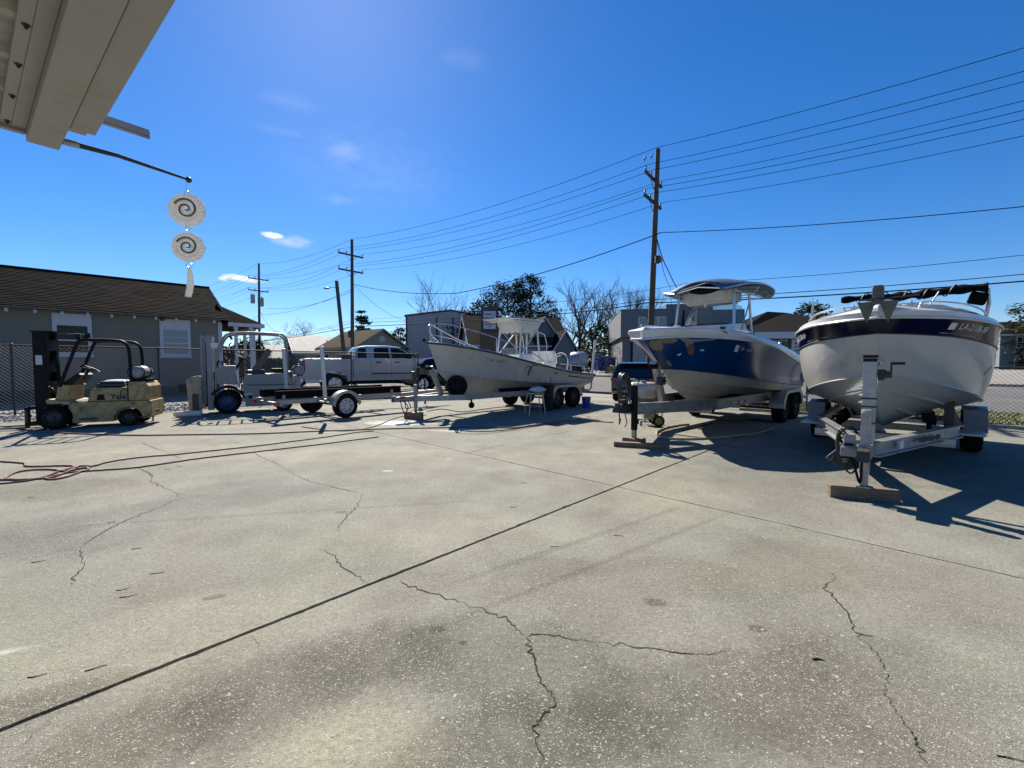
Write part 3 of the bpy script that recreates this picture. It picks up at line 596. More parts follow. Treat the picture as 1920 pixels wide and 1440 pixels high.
def ex3(o):
    for x, z, r_ in ((-.38, 8.4, .30), (.45, 8.65, .22)):
        b = MB(); b.cyl((x, -.1, z-.5), (x, -.1, z+.45), r_, n=12); b.cyl((x-.1, -.1, z+.45), (x-.1, -.1, z+.7), .03, n=6); b.cyl((x+.1, -.1, z+.45), (x+.1, -.1, z+.7), .03, n=6); b.build('transformer', m_galv, o, smooth=40)
utility_pole(POLES[0], 11.0, -.75, 'tall timber utility pole with two crossarms rising behind the blue boat', (9.68, 8.68), ex1)
utility_pole(POLES[1], 10.9, -.15, 'slim utility pole with two crossarms standing behind the silver pickup', (9.75, 8.55), ex2)
utility_pole(POLES[2], 12.6, -.25, 'distant utility pole with two crossarms and grey transformers above the porch roof', (10.9, 9.6), ex3)
def wire(pts, sag, r, label, name='power_line', group='power lines strung along the street', n=14, m=m_wire):
    out = []
    for a, b in zip(pts, pts[1:]):
        a, b = Vector(a), Vector(b)
        for i in range(n):
            t = i/n; q = a.lerp(b, t); q.z -= sag*4*t*(1-t); out.append(q)
    out.append(Vector(pts[-1])); b = MB(); b.tube(out, r, 5); return tag(b.build(name, m), label, 'cable', group)
P0 = POLES[0]-PDIR*23; P4 = POLES[2]+PDIR*26
def arm(x, zs, leans=(0, -.66, -.13, -.2, 0)):
    res = []
    for q, z, l in zip((P0, POLES[0], POLES[1], POLES[2], P4), zs, leans): v = q+PX*(x+l)-PX*0; res.append((v.x, v.y, z))
    return res
wire(arm(0, (11.1, 11.05, 10.93, 12.65, 12)), .55, .011, 'topmost power line running over the tops of the utility poles')
for x, t in ((-1.0, 'street side'), (.35, 'inner'), (1.0, 'lot side')):
    wire(arm(x, (10.0, 9.95, 10.0, 11.15, 10.6)), .55, .010, {'street side': 'far end line on the upper crossarms of the utility poles', 'inner': 'middle line on the upper crossarms of the utility poles', 'lot side': 'near end line on the upper crossarms of the utility poles'}[t])
    wire(arm(x, (9.0, 8.95, 8.8, 9.85, 9.4)), .6, .010, {'street side': 'far end line on the lower crossarms of the utility poles', 'inner': 'middle line on the lower crossarms of the utility poles', 'lot side': 'near end line on the lower crossarms of the utility poles'}[t])
hz = P(1240, 436, 18.8); wire([P(1921, 387, 14), hz], .12, .016, 'black service cable from the tall pole to the right edge under the power lines', group='low service cables')
wire([hz, P(855, 550, 25), P(663, 533, 32.7)], .25, .022, 'thick sagging cable from the tall pole down to the slim pole', group='low service cables')
for k, (a, b, c, d, l) in enumerate((((1921, 478, 13.5), (1290, 531, 18.9), (1000, 570, 24), (664, 600, 32.8), 'thin upper one of three low telephone cables behind the boats'), ((1921, 514, 13.5), (1210, 562, 18.9), (1000, 585, 24), (664, 605, 32.8), 'middle one of three low telephone cables behind the boats'), ((1921, 527, 13.5), (1210, 568, 18.9), (1000, 591, 24), (664, 612, 32.8), 'lowest and thickest of three low telephone cables behind the boats'))):
    wire([P(*a), P(*b), P(*c), P(*d), P(488, 640, 47)], .10, (.010, .014, .024)[k], l, 'telephone_cable', 'low telephone cables')
hz2 = P(1232, 448, 18.85)
wire([hz2, P(1252, 505, 20), P(1285, 560, 22), P(1318, 612, 24)], .15, .02, 'service drop cable falling from the tall pole to the grey building', 'service_cable', 'low service cables')
wire([hz2, P(1240, 490, 20), P(1256, 535, 21), P(1262, 590, 23)], .2, .012, 'thin loose drop wire hanging beside the service cable at the tall pole', 'service_cable', 'low service cables')
for a, b, l in (((664, 535, 32.8), (760, 600, 48), 'service wire from the slim pole to the grey warehouse roof'), ((664, 540, 32.8), (488, 590, 46), 'service wire between the slim pole and the distant transformer pole'), ((664, 545, 32.8), (500, 578, 46), 'lower service wire between the slim pole and the distant transformer pole'), ((488, 588, 46), (420, 610, 36), 'service wire from the transformer pole to the tan house'), ((488, 585, 46), (520, 622, 55), 'short service wire from the transformer pole down to the tin roofs')):
    wire([P(*a), P(*b)], .5, .014, l, 'service_cable', 'low service cables')
for px, py in ((1209, 301), (1222, 296)):
    c = P(px, py-1.5, 19.0 if px > 1215 else 19.25); b = MB(); b.sph((0, 0, .05), .042, (1, 1, 1.4), 8, 5); b.sph((.01, -.03, .12), .026, (1, 1, 1), 8, 4); b.cyl((0, .02, .04), (0, .09, -.07), .025, .012, 5); b.cyl((.01, -.05, .12), (.01, -.075, .115), .008, .002, 4)
    tag(b.build('bird', m_ink, loc=c, smooth=60), 'left one of two small birds sitting on the topmost power line' if px < 1215 else 'right one of two small birds on the topmost power line, nearer the pole', 'bird', 'birds on the power line')
lp = T('street_lamp', 'leaning dark timber lamp post with one lamp arm behind the silver pickup', 'street lamp', (-10.12, 25.6, 0), 0)
b = MB(); top = P(631, 527, 25.6); t_ = (top.x+10.12, 0, top.z); b.tube([(.08, 0, -.1), (.06, 0, 2.0), t_], .13, 10, r2=.10); b.build('lamp_post', m_pole, lp, smooth=60)
b = MB(); b.tube([(t_[0], 0, t_[2]-.4), (t_[0]-.25, 0, t_[2]-.35), (t_[0]-.42, 0, t_[2]-.4)], .02, 6); a2 = b.build('lamp_arm', m_galv, lp); b = MB(); b.sph((t_[0]-.6, 0, t_[2]-.42), .2, (1, .5, .33), 10, 6); b.build('lamp_head', m_galv, a2, smooth=60)

# ------------------------------------------------------------------ buildings across the street
def gable(parent, x0, x1, y0, y1, z0, ze, zr, wm, rm, ax='x', over=.35, tm=m_trim):
    """A gabled block; ridge along local x or y."""
    b = MB(); b.bb((x0, y0, z0), (x1, y1, ze))
    if ax == 'x': ym = (y0+y1)/2; b.prism([(y0, ze-.01), (y1, ze-.01), (ym, zr-.05)], x0+.001, x1-.001, ax='x')
    else: xm = (x0+x1)/2; b.prism([(x0, ze-.01), (x1, ze-.01), (xm, zr-.05)], y0+.001, y1-.001, ax='y')
    w = b.build('wall', wm, parent)
    r = MB(); tt = MB()
    if ax == 'x':
        ym = (y0+y1)/2; s = (zr-ze)/(ym-y0); ea, eb = y0-over, y1+over; za = ze-over*s
        r.prism([(ea, za), (ym, zr), (eb, za), (eb, za+.14), (ym, zr+.15), (ea, za+.14)], x0-over, x1+over, ax='x')
        for xx in (x0-over, x1+over): tt.prism([(ea-.02, za-.06), (ym, zr-.05), (eb+.02, za-.06), (eb+.02, za+.12), (ym, zr+.13), (ea-.02, za+.12)], xx-.03, xx+.03, ax='x')
        tt.bb((x0-over, ea-.05, za-.08), (x1+over, ea, za+.10))
    else:
        xm = (x0+x1)/2; s = (zr-ze)/(xm-x0); ea, eb = x0-over, x1+over; za = ze-over*s
        r.prism([(ea, za), (xm, zr), (eb, za), (eb, za+.14), (xm, zr+.15), (ea, za+.14)], y0-over, y1+over, ax='y')
        for yy in (y0-over, y1+over): tt.prism([(ea-.02, za-.06), (xm, zr-.05), (eb+.02, za-.06), (eb+.02, za+.12), (xm, zr+.13), (ea-.02, za+.12)], yy-.03, yy+.03, ax='y')
        tt.bb((ea-.05, y0-over, za-.08), (ea, y1+over, za+.10)); tt.bb((eb, y0-over, za-.08), (eb+.05, y1+over, za+.10))
    rf = r.build('roof', rm, parent); tt.build('roof_trim', tm, parent)
    return w
def win(parent, x0, x1, z0, z1, y, gm=m_glass, t=.09, bars=1, fm=m_trim):
    b = MB(); b.bb((x0-t, y-.06, z0-t), (x1+t, y, z0)); b.bb((x0-t, y-.06, z1), (x1+t, y, z1+t)); b.bb((x0-t, y-.06, z0), (x0, y, z1)); b.bb((x1, y-.06, z0), (x1+t, y, z1))
    for k in range(bars): xx = x0+(x1-x0)*(k+1)/(bars+1); b.bb((xx-.025, y-.05, z0), (xx+.025, y-.005, z1))
    b.bb((x0, y-.045, (z0+z1)/2-.025), (x1, y-.005, (z0+z1)/2+.025)); f = b.build('window', fm, parent)
    b = MB(); b.bb((x0, y-.02, z0), (x1, y-.004, z1)); b.build('pane', gm, f); return f
def place(px, Y): g = P(px, 700, Y); return (g.x, g.y, 0)
# grey steel warehouse
w = T('warehouse', 'grey steel warehouse with dark seams left of the panga boat rail', 'warehouse', place(762, 50), R(8))
b = MB(); b.prism([(0, -.05), (16, -.05), (16, 6.0), (5.2, 7.65), (0, 6.95)], 0, 22); b.build('wall', m_metalw, w)
b = MB(); b.prism([(-.15, 6.95), (5.2, 7.66), (16.2, 6.0), (16.2, 6.16), (5.2, 7.85), (-.15, 7.13)], -.12, 22); b.build('roof', mat('dark_roof_trim', (.06, .055, .065), .6, .2, .1, 3), w)
for x in (.06, 3.55, 5.45): b = MB(); b.bb((x-.07, -.10, 0), (x+.07, -.001, 6.9)); b.build('downpipe', m_black, w)
b = MB(); b.bb((1.2, -.06, 0), (2.9, -.002, 2.6)); d = b.build('roll_door', m_metalw, w)
for k in range(9): b = MB(); b.bb((1.25, -.085, .08+k*.28), (2.85, -.06, .32+k*.28)); b.build('door_slat', mat('roll_door_slat', (.30, .30, .31), .5, .2, .05, 3) if k == 0 else bpy.data.materials['roll_door_slat'], d)
b = MB(); b.bb((1.95, -.2, 4.05), (2.2, -.01, 4.35)); b.build('wall_lamp', m_black, w)
for i in range(18):
    x = .45+i*.88
    if i not in (3, 5): pass
# tan gabled house
w = T('house', 'tan sided house with a brown gabled roof behind the silver pickup', 'house', place(668, 40), R(-40))
gable(w, -7, 0, 0, 5.6, -.05, 3.1, 4.75, m_tan, m_shingb, 'x', tm=m_tan)
for x in (-5.9, -3.6, -1.7): win(w, x, x+.75, 1.0, 2.4, 0, bars=0)
b = MB(); b.cyl((.002, 2.8, 3.85), (.05, 2.8, 3.85), .34, n=14); b.build('gable_vent', m_trim, w)
b = MB(); b.bb((.002, 3.4, .9), (.06, 4.4, 2.2)); b.build('window', m_trim, w)
# tin roofed cottages
for px, Y, a, l, sc in ((522, 52, R(38), 'small cottage with a pale tin gable roof beyond the picket fence', .8), (556, 50, R(35), 'wider cottage with a streaked pale tin roof left of the tan sided house', 1.05), (455, 48, R(40), 'low cottage with a white carport roof behind the tan house porch', .8)):
    w = T('cottage', l, 'house', place(px, Y), a, 'tin roofed cottages', sc=sc); gable(w, 0, 7.2, 0, 7, -.05, 2.7, 4.55, m_wall, m_tin, 'x', .4)
    win(w, 1, 1.9, 1, 2.2, 0); win(w, 4.4, 5.3, 1, 2.2, 0); b = MB(); b.bb((2.8, -.05, 0), (3.7, -.002, 2.05)); b.build('door', m_dsteel, w)
    b = MB(); b.cyl((3.6, 1.6, 3.2), (3.6, 1.6, 4.2), .06, n=6); b.build('vent_pipe', m_dsteel, w)
# gabled shop house in the middle
w = T('house', 'blue grey shop house with several brown shingled gables behind the panga boat', 'house', place(892, 37), R(14))
gable(w, 0, 9.4, 2.2, 10, -.05, 3.35, 6.1, m_masonb, m_shingb, 'x', .4)
gable(w, 6.1, 8.3, 3.0, 7, 3.0, 4.4, 5.9, m_mason, m_shingb, 'y', .3)
gable(w, 7.55, 9.55, .9, 5, -.05, 2.95, 4.45, m_masonb, m_shingk, 'y', .32)
gable(w, 1.3, 3.6, .6, 4, -.05, 2.75, 4.2, m_masonb, m_shingb, 'y', .3)
win(w, 5.5, 6.9, 1.5, 2.75, 2.2, m_glassp, bars=0); win(w, .35, .9, 1.4, 2.5, 2.2); win(w, 1.8, 2.9, 1.2, 2.3, .6)
b = MB(); b.bb((4.1, 2.1, 0), (5.0, 2.19, 2.1)); b.build('door', m_dsteel, w); b = MB(); b.tube([(7.3, 1.7, 3.0), (7.35, 1.4, 2.8), (7.4, 1.35, .1)], .05, 6); b.build('downpipe', m_black, w)
b = MB(); b.bb((9.9, 1.2, 2.2), (12.6, 4.2, 2.34)); b.bb((9.9, 1.15, 2.30), (12.6, 1.2, 2.52)); b.build('awning', m_trim, w)
for x in (10.1, 12.4): b = MB(); b.bb((x, 1.3, 0), (x+.12, 1.42, 2.2)); b.build('awning_post', m_trim, w)
# freestanding purple framed sign on a brick pier
s = T('sign', 'tall purple framed sign board with rows of text behind the panga boat', 'sign', place(918.5, 27), R(2))
b = MB(); b.bb((-.62, -.12, -.05), (.62, .30, 3.45)); b.build('pier', m_brick, s)
b = MB(); b.bb((-.47, -.26, 3.50), (.47, -.13, 4.83)); f = b.build('frame', m_purple, s, bevel=.01); b = MB(); b.bb((-.38, -.272, 3.62), (.38, -.262, 4.72)); b.build('face', m_signw, f)
b = MB(); b.bb((-.55, -.1, 3.45), (.55, .25, 5.0)); b.build('backing', m_brick, s)
rs = random.Random(2)
def text_rows(parent, x0, x1, rows, y, ins):
    """Rows of separate strokes: print too small to be read in the photograph."""
    for z, h, den in rows:
        b = MB(); x = x0
        while x < x1-.02:
            l = rs.uniform(.5, 1.0)*h; b.bb((x, y-.004, z), (min(x+l*.8, x1), y, z+h*rs.uniform(.8, 1))); x += l*den
        o = b.build('lettering', ins, parent); o['kind'] = 'stuff'
text_rows(s, -.30, .12, ((4.50, .09, 1.0),), -.273, m_ink); text_rows(s, -.32, .30, ((4.24, .10, 1.05), (4.02, .07, 1.0), (3.87, .07, 1.0)), -.273, m_ink); text_rows(s, -.16, .14, ((3.73, .05, 1.0),), -.273, m_ink)
text('R', s, (.25, -.274, 4.55), (R(90), 0, 0), .17, m_ink)
# grey painted masonry workshop
w = T('workshop', 'flat roofed grey workshop with a tall roll door behind the blue boat', 'workshop', place(1166, 31), R(-8))
b = MB(); b.bb((0, 0, -.05), (6.0, 12, 4.0)); b.bb((-.18, -.55, 3.35), (2.9, 12, 5.25)); b.bb((2.902, -.56, 3.35), (6.0, 12, 5.55)); b.bb((6.02, .9, -.05), (8.6, 12, 5.35)); b.build('wall', m_mason, w)
b = MB(); b.bb((-.2, -.58, 5.24), (2.9, 12, 5.30)); b.bb((2.9, -.59, 5.54), (6.05, 12, 5.60)); b.build('parapet_cap', mat('dark_cap', (.08, .08, .09), .6, .2, .1, 4), w)
b = MB(); b.bb((.75, -.05, 0), (2.4, -.002, 3.3)); d = b.build('roll_door', m_metalw, w)
for k in range(8): b = MB(); b.bb((.8, -.075, .06+k*.4), (2.35, -.05, .42+k*.4)); b.build('door_slat', bpy.data.materials['roll_door_slat'], d)
b = MB(); b.bb((.60, -.09, 0), (.72, -.002, 3.4)); b.build('downpipe', m_black, w)
b = MB(); b.bb((1.02, -.6, 3.75), (2.92, -.552, 4.75)); f = b.build('window', m_trim, w); b = MB(); b.bb((1.10, -.612, 3.83), (2.32, -.602, 4.67)); b.build('pane', m_glassp, f); b = MB(); b.bb((2.42, -.612, 3.83), (2.86, -.602, 4.67)); b.build('pane', m_glassp, f)
b = MB(); b.box((1.75, -.75, 4.72), (.22, .3, .14)); b.build('wall_lamp', m_black, w)
s = T('cross', 'black cross shaped mast standing in front of the grey workshop', 'mast', place(1279, 29), R(-5)); b = MB(); b.bb((-.07, -.07, -.05), (.07, .07, 5.05)); b.build('upright', m_black, s); b = MB(); b.bb((-.78, -.06, 4.08), (.78, .06, 4.15)); b.build('crossbar', m_black, s)
# brick building with hip roof and white sign
w = T('brick_building', 'brown brick building with a dark hipped roof between the blue and navy boats', 'building', place(1392, 26), R(-6))
b = MB(); b.bb((0, 0, -.05), (7.6, 8, 3.3)); b.build('wall', m_brick, w)
b = MB(); b.add([(-.6, -.6, 3.3), (8.2, -.6, 3.3), (8.2, 8.6, 3.3), (-.6, 8.6, 3.3), (3.0, 3.6, 5.0), (4.6, 4.4, 5.0)], ((0, 1, 5, 4), (1, 2, 5), (2, 3, 4, 5), (3, 0, 4), (3, 2, 1, 0))); b.build('roof', m_shingk, w)
b = MB(); b.bb((-.62, -.64, 2.95), (8.22, -.6, 3.32)); b.bb((-.64, -.6, 2.95), (-.6, 8.6, 3.32)); b.build('fascia', m_trim, w); b = MB(); b.bb((-.6, -.6, 2.93), (8.2, 0, 2.97)); b.build('soffit', m_trim, w)
b = MB(); b.bb((2.72, -.10, 1.75), (4.15, -.02, 2.92)); f = b.build('wall_sign', m_signw, w); text_rows(f, 2.9, 4.0, ((2.62, .13, 1.0), (2.42, .08, 1.0), (2.2, .08, 1.0), (2.04, .08, 1.0), (1.88, .08, 1.0)), -.102, m_ink)
for x in (2.1, 2.35): b = MB(); b.sph((x, -.2, 2.86), .07, (1, 1, .8), 8, 5); b.build('lamp_bulb', m_pvc, w)
# two storey house far right
w = T('house', 'two storey blue grey house at the far right edge beyond the street', 'house', P(1872, 690, 52), R(-25)); w.location.z = 0
gable(w, 0, 9, 0, 7, -.05, 5.1, 6.6, m_masonb, m_shingk, 'x', .5); win(w, 1.5, 2.4, 3.4, 4.6, 0); win(w, 1.4, 2.6, .7, 2.1, 0)
b = MB(); b.bb((3.5, -.06, 0), (6.4, -.002, 1.9)); b.build('garage_door', m_black, w); b = MB(); b.bb((3.4, -.5, 1.95), (6.6, 0, 2.3)); b.build('porch_canopy', m_trim, w)
for x in (-.02, 3.0): b = MB(); b.bb((x, -.05, 0), (x+.1, -.001, 5.0)); b.build('corner_board', m_trim, w)
# bins and brush by the workshop
for px, Y, m, l in ((1126, 35, m_bluep, 'blue wheeled bin under the white awning, left one of the pair'), (1143, 34.5, m_bluep, 'blue wheeled bin beside the workshop, right one of the pair')):
    o = T('wheeled_bin', l, 'bin', place(px, Y), R(10), 'blue bins by the workshop'); o.location.z = .80; b = MB(); b.box((0, 0, .58), (.66, .66, 1.0), top=1.12); b.build('bin_body', m, o, bevel=.02); b = MB(); b.box((0, -.02, 1.13), (.80, .82, .09)); b.build('lid', m, o, bevel=.02); 
    for x in (-.26, .26): b = MB(); b.cyl((x-.04, .3, .12), (x+.04, .3, .12), .12, n=10); b.build('bin_wheel', m_rub, o)
o = T('crate', 'yellow topped brown crate on the ground by the blue bins', 'crate', place(1149, 33.5), R(20)); o.location.z = .78; b = MB(); b.box((0, 0, .22), (.7, .5, .4)); b.build('crate_body', m_wood, o); b = MB(); b.sph((0, 0, .48), .22, (1.2, 1, .5), 8, 5); b.build('contents', m_gold, o)
# ------------------------------------------------------------------ boats and trailers
# every boat and its trailer share an origin at the trailer jack: x runs from the coupler to the stern, y<0 is the side facing the camera
class Strip:
    """A band of hull between two fore-and-aft curves, mirrored in y."""
    def __init__(s, A, B, bulge=0.0, rows=5, n=7):
        s.A, s.B, s.bulge, s.rows = spline(A, n), spline(B, n), bulge, rows
        s.len = [0.0]
        for a, b in zip(s.A, s.A[1:]): s.len.append(s.len[-1]+(b-a).length)
    def pt(s, t, f, side=-1, off=0.0):
        k = min(max(t, 0), .99999)*(len(s.A)-1); i = int(k); q = k-i
        a = s.A[i].lerp(s.A[i+1], q); b = s.B[i].lerp(s.B[i+1], q); p = a.lerp(b, f); w = min(1, t*6)
        p.y += s.bulge*math.sin(math.pi*f)*w
        if off:
            p2 = s.pt(min(t+.01, 1), f, 1) if t < .98 else s.pt(t, f, 1)*2-s.pt(t-.01, f, 1); p3 = s.pt(t, min(f+.02, 1), 1) if f < .97 else s.pt(t, f, 1)*2-s.pt(t, f-.02, 1)
            nn = (p2-p).cross(p-p3)
            if nn.y < 0: nn = -nn
            p = p+nn.normalized()*off
        return Vector((p.x, p.y*side if side else p.y, p.z)) if side != 1 else p
    def t_at(s, d):
        d = min(max(d, 0), s.len[-1])
        for i in range(len(s.len)-1):
            if s.len[i+1] >= d: return (i+(d-s.len[i])/max(s.len[i+1]-s.len[i], 1e-9))/(len(s.len)-1)
        return 1.0
    def mesh(s, mb, m=0):
        N_ = len(s.A)
        for side in (1, -1):
            mb.loft([[s.pt(i/(N_-1), r/s.rows, side) for r in range(s.rows+1)] for i in range(N_)], closed=False, m=m)
        return mb
    def poly(s, mb, uv, side=-1, off=.004, m=0):
        """A flat patch given in metres along the top curve and fraction across."""
        vs = [s.pt(s.t_at(u), f, side, off) for u, f in uv]; c = sum(vs, Vector())/len(vs)
        cu = sum(u for u, f in uv)/len(uv); cf = sum(f for u, f in uv)/len(uv)
        mid = [s.pt(s.t_at((u+cu)/2), (f+cf)/2, side, off) for u, f in uv]; cc = s.pt(s.t_at(cu), cf, side, off); n = len(uv)
        mb.add(vs+mid+[cc], [(i, (i+1) % n, n+(i+1) % n, n+i) for i in range(n)]+[(n+i, n+(i+1) % n, 2*n) for i in range(n)], m)
    def text(s, string, u0, f, size, side, mt, parent, shear=0.0, sx=1.0):
        me = text_mesh(string, size, 'LEFT', shear, 0); me.materials.clear(); me.materials.append(mt)
        wd = max(v.co.x for v in me.vertices)
        for v in me.vertices:
            x = v.co.x*sx if side < 0 else (wd-v.co.x)*sx
            u = u0+x; t = s.t_at(u); h = (s.pt(t, 0, 1)-s.pt(t, 1, 1)).length
            v.co = s.pt(t, f-v.co.y/max(h, .05), side, .005)
        o = bpy.data.objects.new('registration_lettering', me); COL.objects.link(o); o.parent = parent; return o
def blob(u, f, ru, rf, n=18, seed=0, j=.18):
    r = random.Random(seed); return [(u+ru*math.cos(2*math.pi*i/n)*(1+r.uniform(-j, j)), f+rf*math.sin(2*math.pi*i/n)*(1+r.uniform(-j, j))) for i in range(n)]
def wheel(parent, c, ax, r, w, rimm, style='holes', name='wheel'):
    ax = Vector(ax).normalized(); b = MB()
    b.lathe([(r*.60, -w*.4), (r*.66, -w/2), (r*.9, -w/2), (r*.975, -w*.40), (r, -w*.28), (r, w*.28), (r*.975, w*.40), (r*.9, w/2), (r*.66, w/2), (r*.60, w*.4)], c, ax, 28)
    b.lathe([(r*.61, -w*.38), (.001, -w*.30)], c, ax, 20)
    o = b.build(name, m_rub, parent, smooth=40)
    q = MB(); q.lathe([(r*.63, w*.44), (r*.58, w*.42), (r*.53, w*.16), (r*.34, w*.28), (r*.17, w*.30), (r*.16, w*.42), (r*.10, w*.46), (.001, w*.46)], c, ax, 24)
    up = Vector((0, 0, 1)); a1 = ax.cross(up).normalized(); a2 = a1.cross(ax)
    if style == 'holes':
        for k in range(8):
            an = 2*math.pi*k/8; p = Vector(c)+(a1*math.cos(an)+a2*math.sin(an))*(r*.44)+ax*(w*.215); q.cyl(p, p+ax*.012, r*.055, n=8, m=1)
        for k in range(5):
            an = 2*math.pi*k/5+.3; p = Vector(c)+(a1*math.cos(an)+a2*math.sin(an))*(r*.24)+ax*(w*.29); q.cyl(p, p+ax*.02, r*.03, n=6, m=1)
    else:
        for k in range(5):
            an = 2*math.pi*k/5; d = a1*math.cos(an)+a2*math.sin(an); e = ax.cross(d); p0 = Vector(c)+d*(r*.16)+ax*(w*.40); p1 = Vector(c)+d*(r*.58)+ax*(w*.40)
            q.plate([p0-e*r*.07, p1-e*r*.10, p1+e*r*.10, p0+e*r*.07], ax*.02)
        q.lathe([(r*.56, w*.10), (.01, w*.10)], c, ax, 16, m=1)
    q.build('rim', [rimm, m_black], o, smooth=35); return o
def fender(parent, xs, z, r, y0, y1, m, flat=False, name='fender'):
    pts = []
    if len(xs) == 1: pts = [(xs[0]+r*math.cos(a), z+r*math.sin(a)) for a in [R(175-i*170/14) for i in range(15)]]
    else:
        pts = [(xs[0]+r*math.cos(R(a)), z+r*math.sin(R(a))) for a in range(178, 89, -11)]+[(xs[1]+r*math.cos(R(a)), z+r*math.sin(R(a))) for a in range(90, 1, -11)]
    b = MB(); th = .012; inner = [(x+(sum(xs)/len(xs)-x)*.03, zz-th) for x, zz in pts]
    b.prism(pts+inner[::-1], y0, y1, ax='y')
    yo = y0 if abs(y0) > abs(y1) else y1; sk = .07
    low = [(x+(sum(xs)/len(xs)-x)*.16, max(zz-sk, z-.02)) for x, zz in pts]
    if len(xs) == 2: mid = (xs[0]+xs[1])/2; low = [(x, zz-(.16*max(0, 1-abs(x-mid)/.3))) for x, zz in low]
    b.prism(pts+low[::-1], yo-.006, yo+.006, ax='y')
    return b.build(name, m, parent, smooth=35)
def transom(mb, curves, m=0):
    e = [c[-1] for c in curves]; pts = [Vector(p) for p in e]+[Vector((p[0], -p[1], p[2])) for p in reversed(e) if abs(p[1]) > 1e-4]
    mb.add(pts, [tuple(range(len(pts)))], m)
def gunwale(parent, C, inset, rise, floor_z, m, x_deck, mdeck, crown=.0):
    """Cap along the top curve, liner below it, foredeck back to x_deck, cockpit sole."""
    s = spline(C, 7); b = MB()
    for side in (1, -1):
        rings = []
        for i, p in enumerate(s):
            iy = max(p.y-inset, 0); rings.append([Vector((p.x, p.y*side, p.z)), Vector((p.x+.01, (p.y-.02 if p.y > .05 else p.y)*side, p.z+rise)), Vector((p.x+(.12 if p.y < inset else 0), iy*side, p.z+rise)), Vector((p.x+(.12 if p.y < inset else 0), iy*side, p.z-.04))])
        b.loft(rings, closed=False)
    b.build('gunwale', m, parent, smooth=45)
    b = MB(); pts = [p for p in s if p.x <= x_deck]
    rings = [[Vector((p.x+.02, y, p.z+rise*.6+crown*(1-(y/max(p.y, .01))**2 if p.y > .01 else 0))) for y in [max(p.y-.01, 0)*(k/4-1) for k in range(9)]] for p in pts]
    b.loft(rings, closed=False); b.build('foredeck', mdeck, parent, smooth=60)
    b = MB(); ii = [p for p in s if p.x >= x_deck]
    for side in (1, -1): b.loft([[Vector((p.x, max(p.y-inset, 0)*side, p.z)), Vector((p.x, max(p.y-inset-.36, 0)*side, floor_z))] for p in ii], closed=False)
    b.loft([[Vector((p.x, -max(p.y-inset-.355, 0), floor_z+.01)), Vector((p.x, max(p.y-inset-.355, 0), floor_z+.01))] for p in ii], closed=False)
    p = ii[0]; b.add([(p.x, -p.y+inset, p.z), (p.x, p.y-inset, p.z), (p.x, max(p.y-inset-.36, 0), floor_z), (p.x, -max(p.y-inset-.36, 0), floor_z)], [(0, 1, 2, 3)])
    b.build('cockpit_liner', mdeck, parent)
def rub_rail(parent, C, r, m, dy=.0, name='rub_rail'):
    s = spline(C, 6); path = [Vector((p.x, p.y+dy, p.z)) for p in reversed(s)]+[Vector((p.x, -p.y-dy, p.z)) for p in s[1:]]
    b = MB(); b.tube(path, r, 6); b.build(name, m, parent, smooth=50)
def outboard(parent, x, y, z, m, tilt=0.0, sc=1.0, name='outboard_motor'):
    b = MB(); prof = [(-.16, .10), (-.20, .22), (-.19, .42), (-.10, .56), (.22, .58), (.36, .46), (.40, .22), (.34, .08)]
    rings = [[Vector((x+px*sc*(1-.12*abs(k)), y+k*.20*sc, z+pz*sc*(1-.06*k*k))) for px, pz in prof] for k in (-1, -.75, 0, .75, 1)]
    b.loft(rings); o = b.build(name, m, parent, smooth=60)
    q = MB(); q.prism([(x-.08, z+.10), (x+.24, z+.10), (x+.20, z-.55), (x+.30, z-.62), (x+.30, z-.66), (x+.02, z-.66), (x+.02, z-.55)], y-.06, y+.06); q.prism([(x+.03, z-.66), (x+.20, z-.66), (x+.14, z-.95), (x+.08, z-.92)], y-.02, y+.02); q.sph((x+.12, y, z-.72), .06, (2.6, 1, 1), 10, 6)
    q.box((x-.18, y, z+.0), (.12, .3, .34)); q.build('leg', m_plast, o)
    q = MB()
    for k in range(3):
        a = k*2.094; q.box((x+.30, y+.08*math.cos(a), z-.72+.08*math.sin(a)), (.03, .10, .14), rx=a)
    q.build('propeller', m_dsteel, o); return o
def jack(parent, x, y, zt, zb, m, mfoot, w=.07):
    b = MB(); b.box((x, y, (zt+zb*.55+.10)/2+.06), (w, w, zt-zb*.55-.2)); b.cyl((x, y, zt-.05), (x, y, zt+.04), w*.55, n=10); j = b.build('jack', m, parent, bevel=.004)
    b = MB(); b.box((x, y, (zt*.45+zb)/2), (w*.78, w*.78, zt*.45-zb)); b.build('jack_leg', mfoot, j)
    b = MB(); b.box((x, y, zb+.006), (.17, .12, .012)); b.build('jack_foot', mfoot, j)
    b = MB(); b.tube([(x, y, zt-.04), (x, y+.12, zt-.04), (x, y+.12, zt-.02), (x, y+.16, zt+.06)], .009, 6); b.build('jack_crank', m_dsteel, j); return j

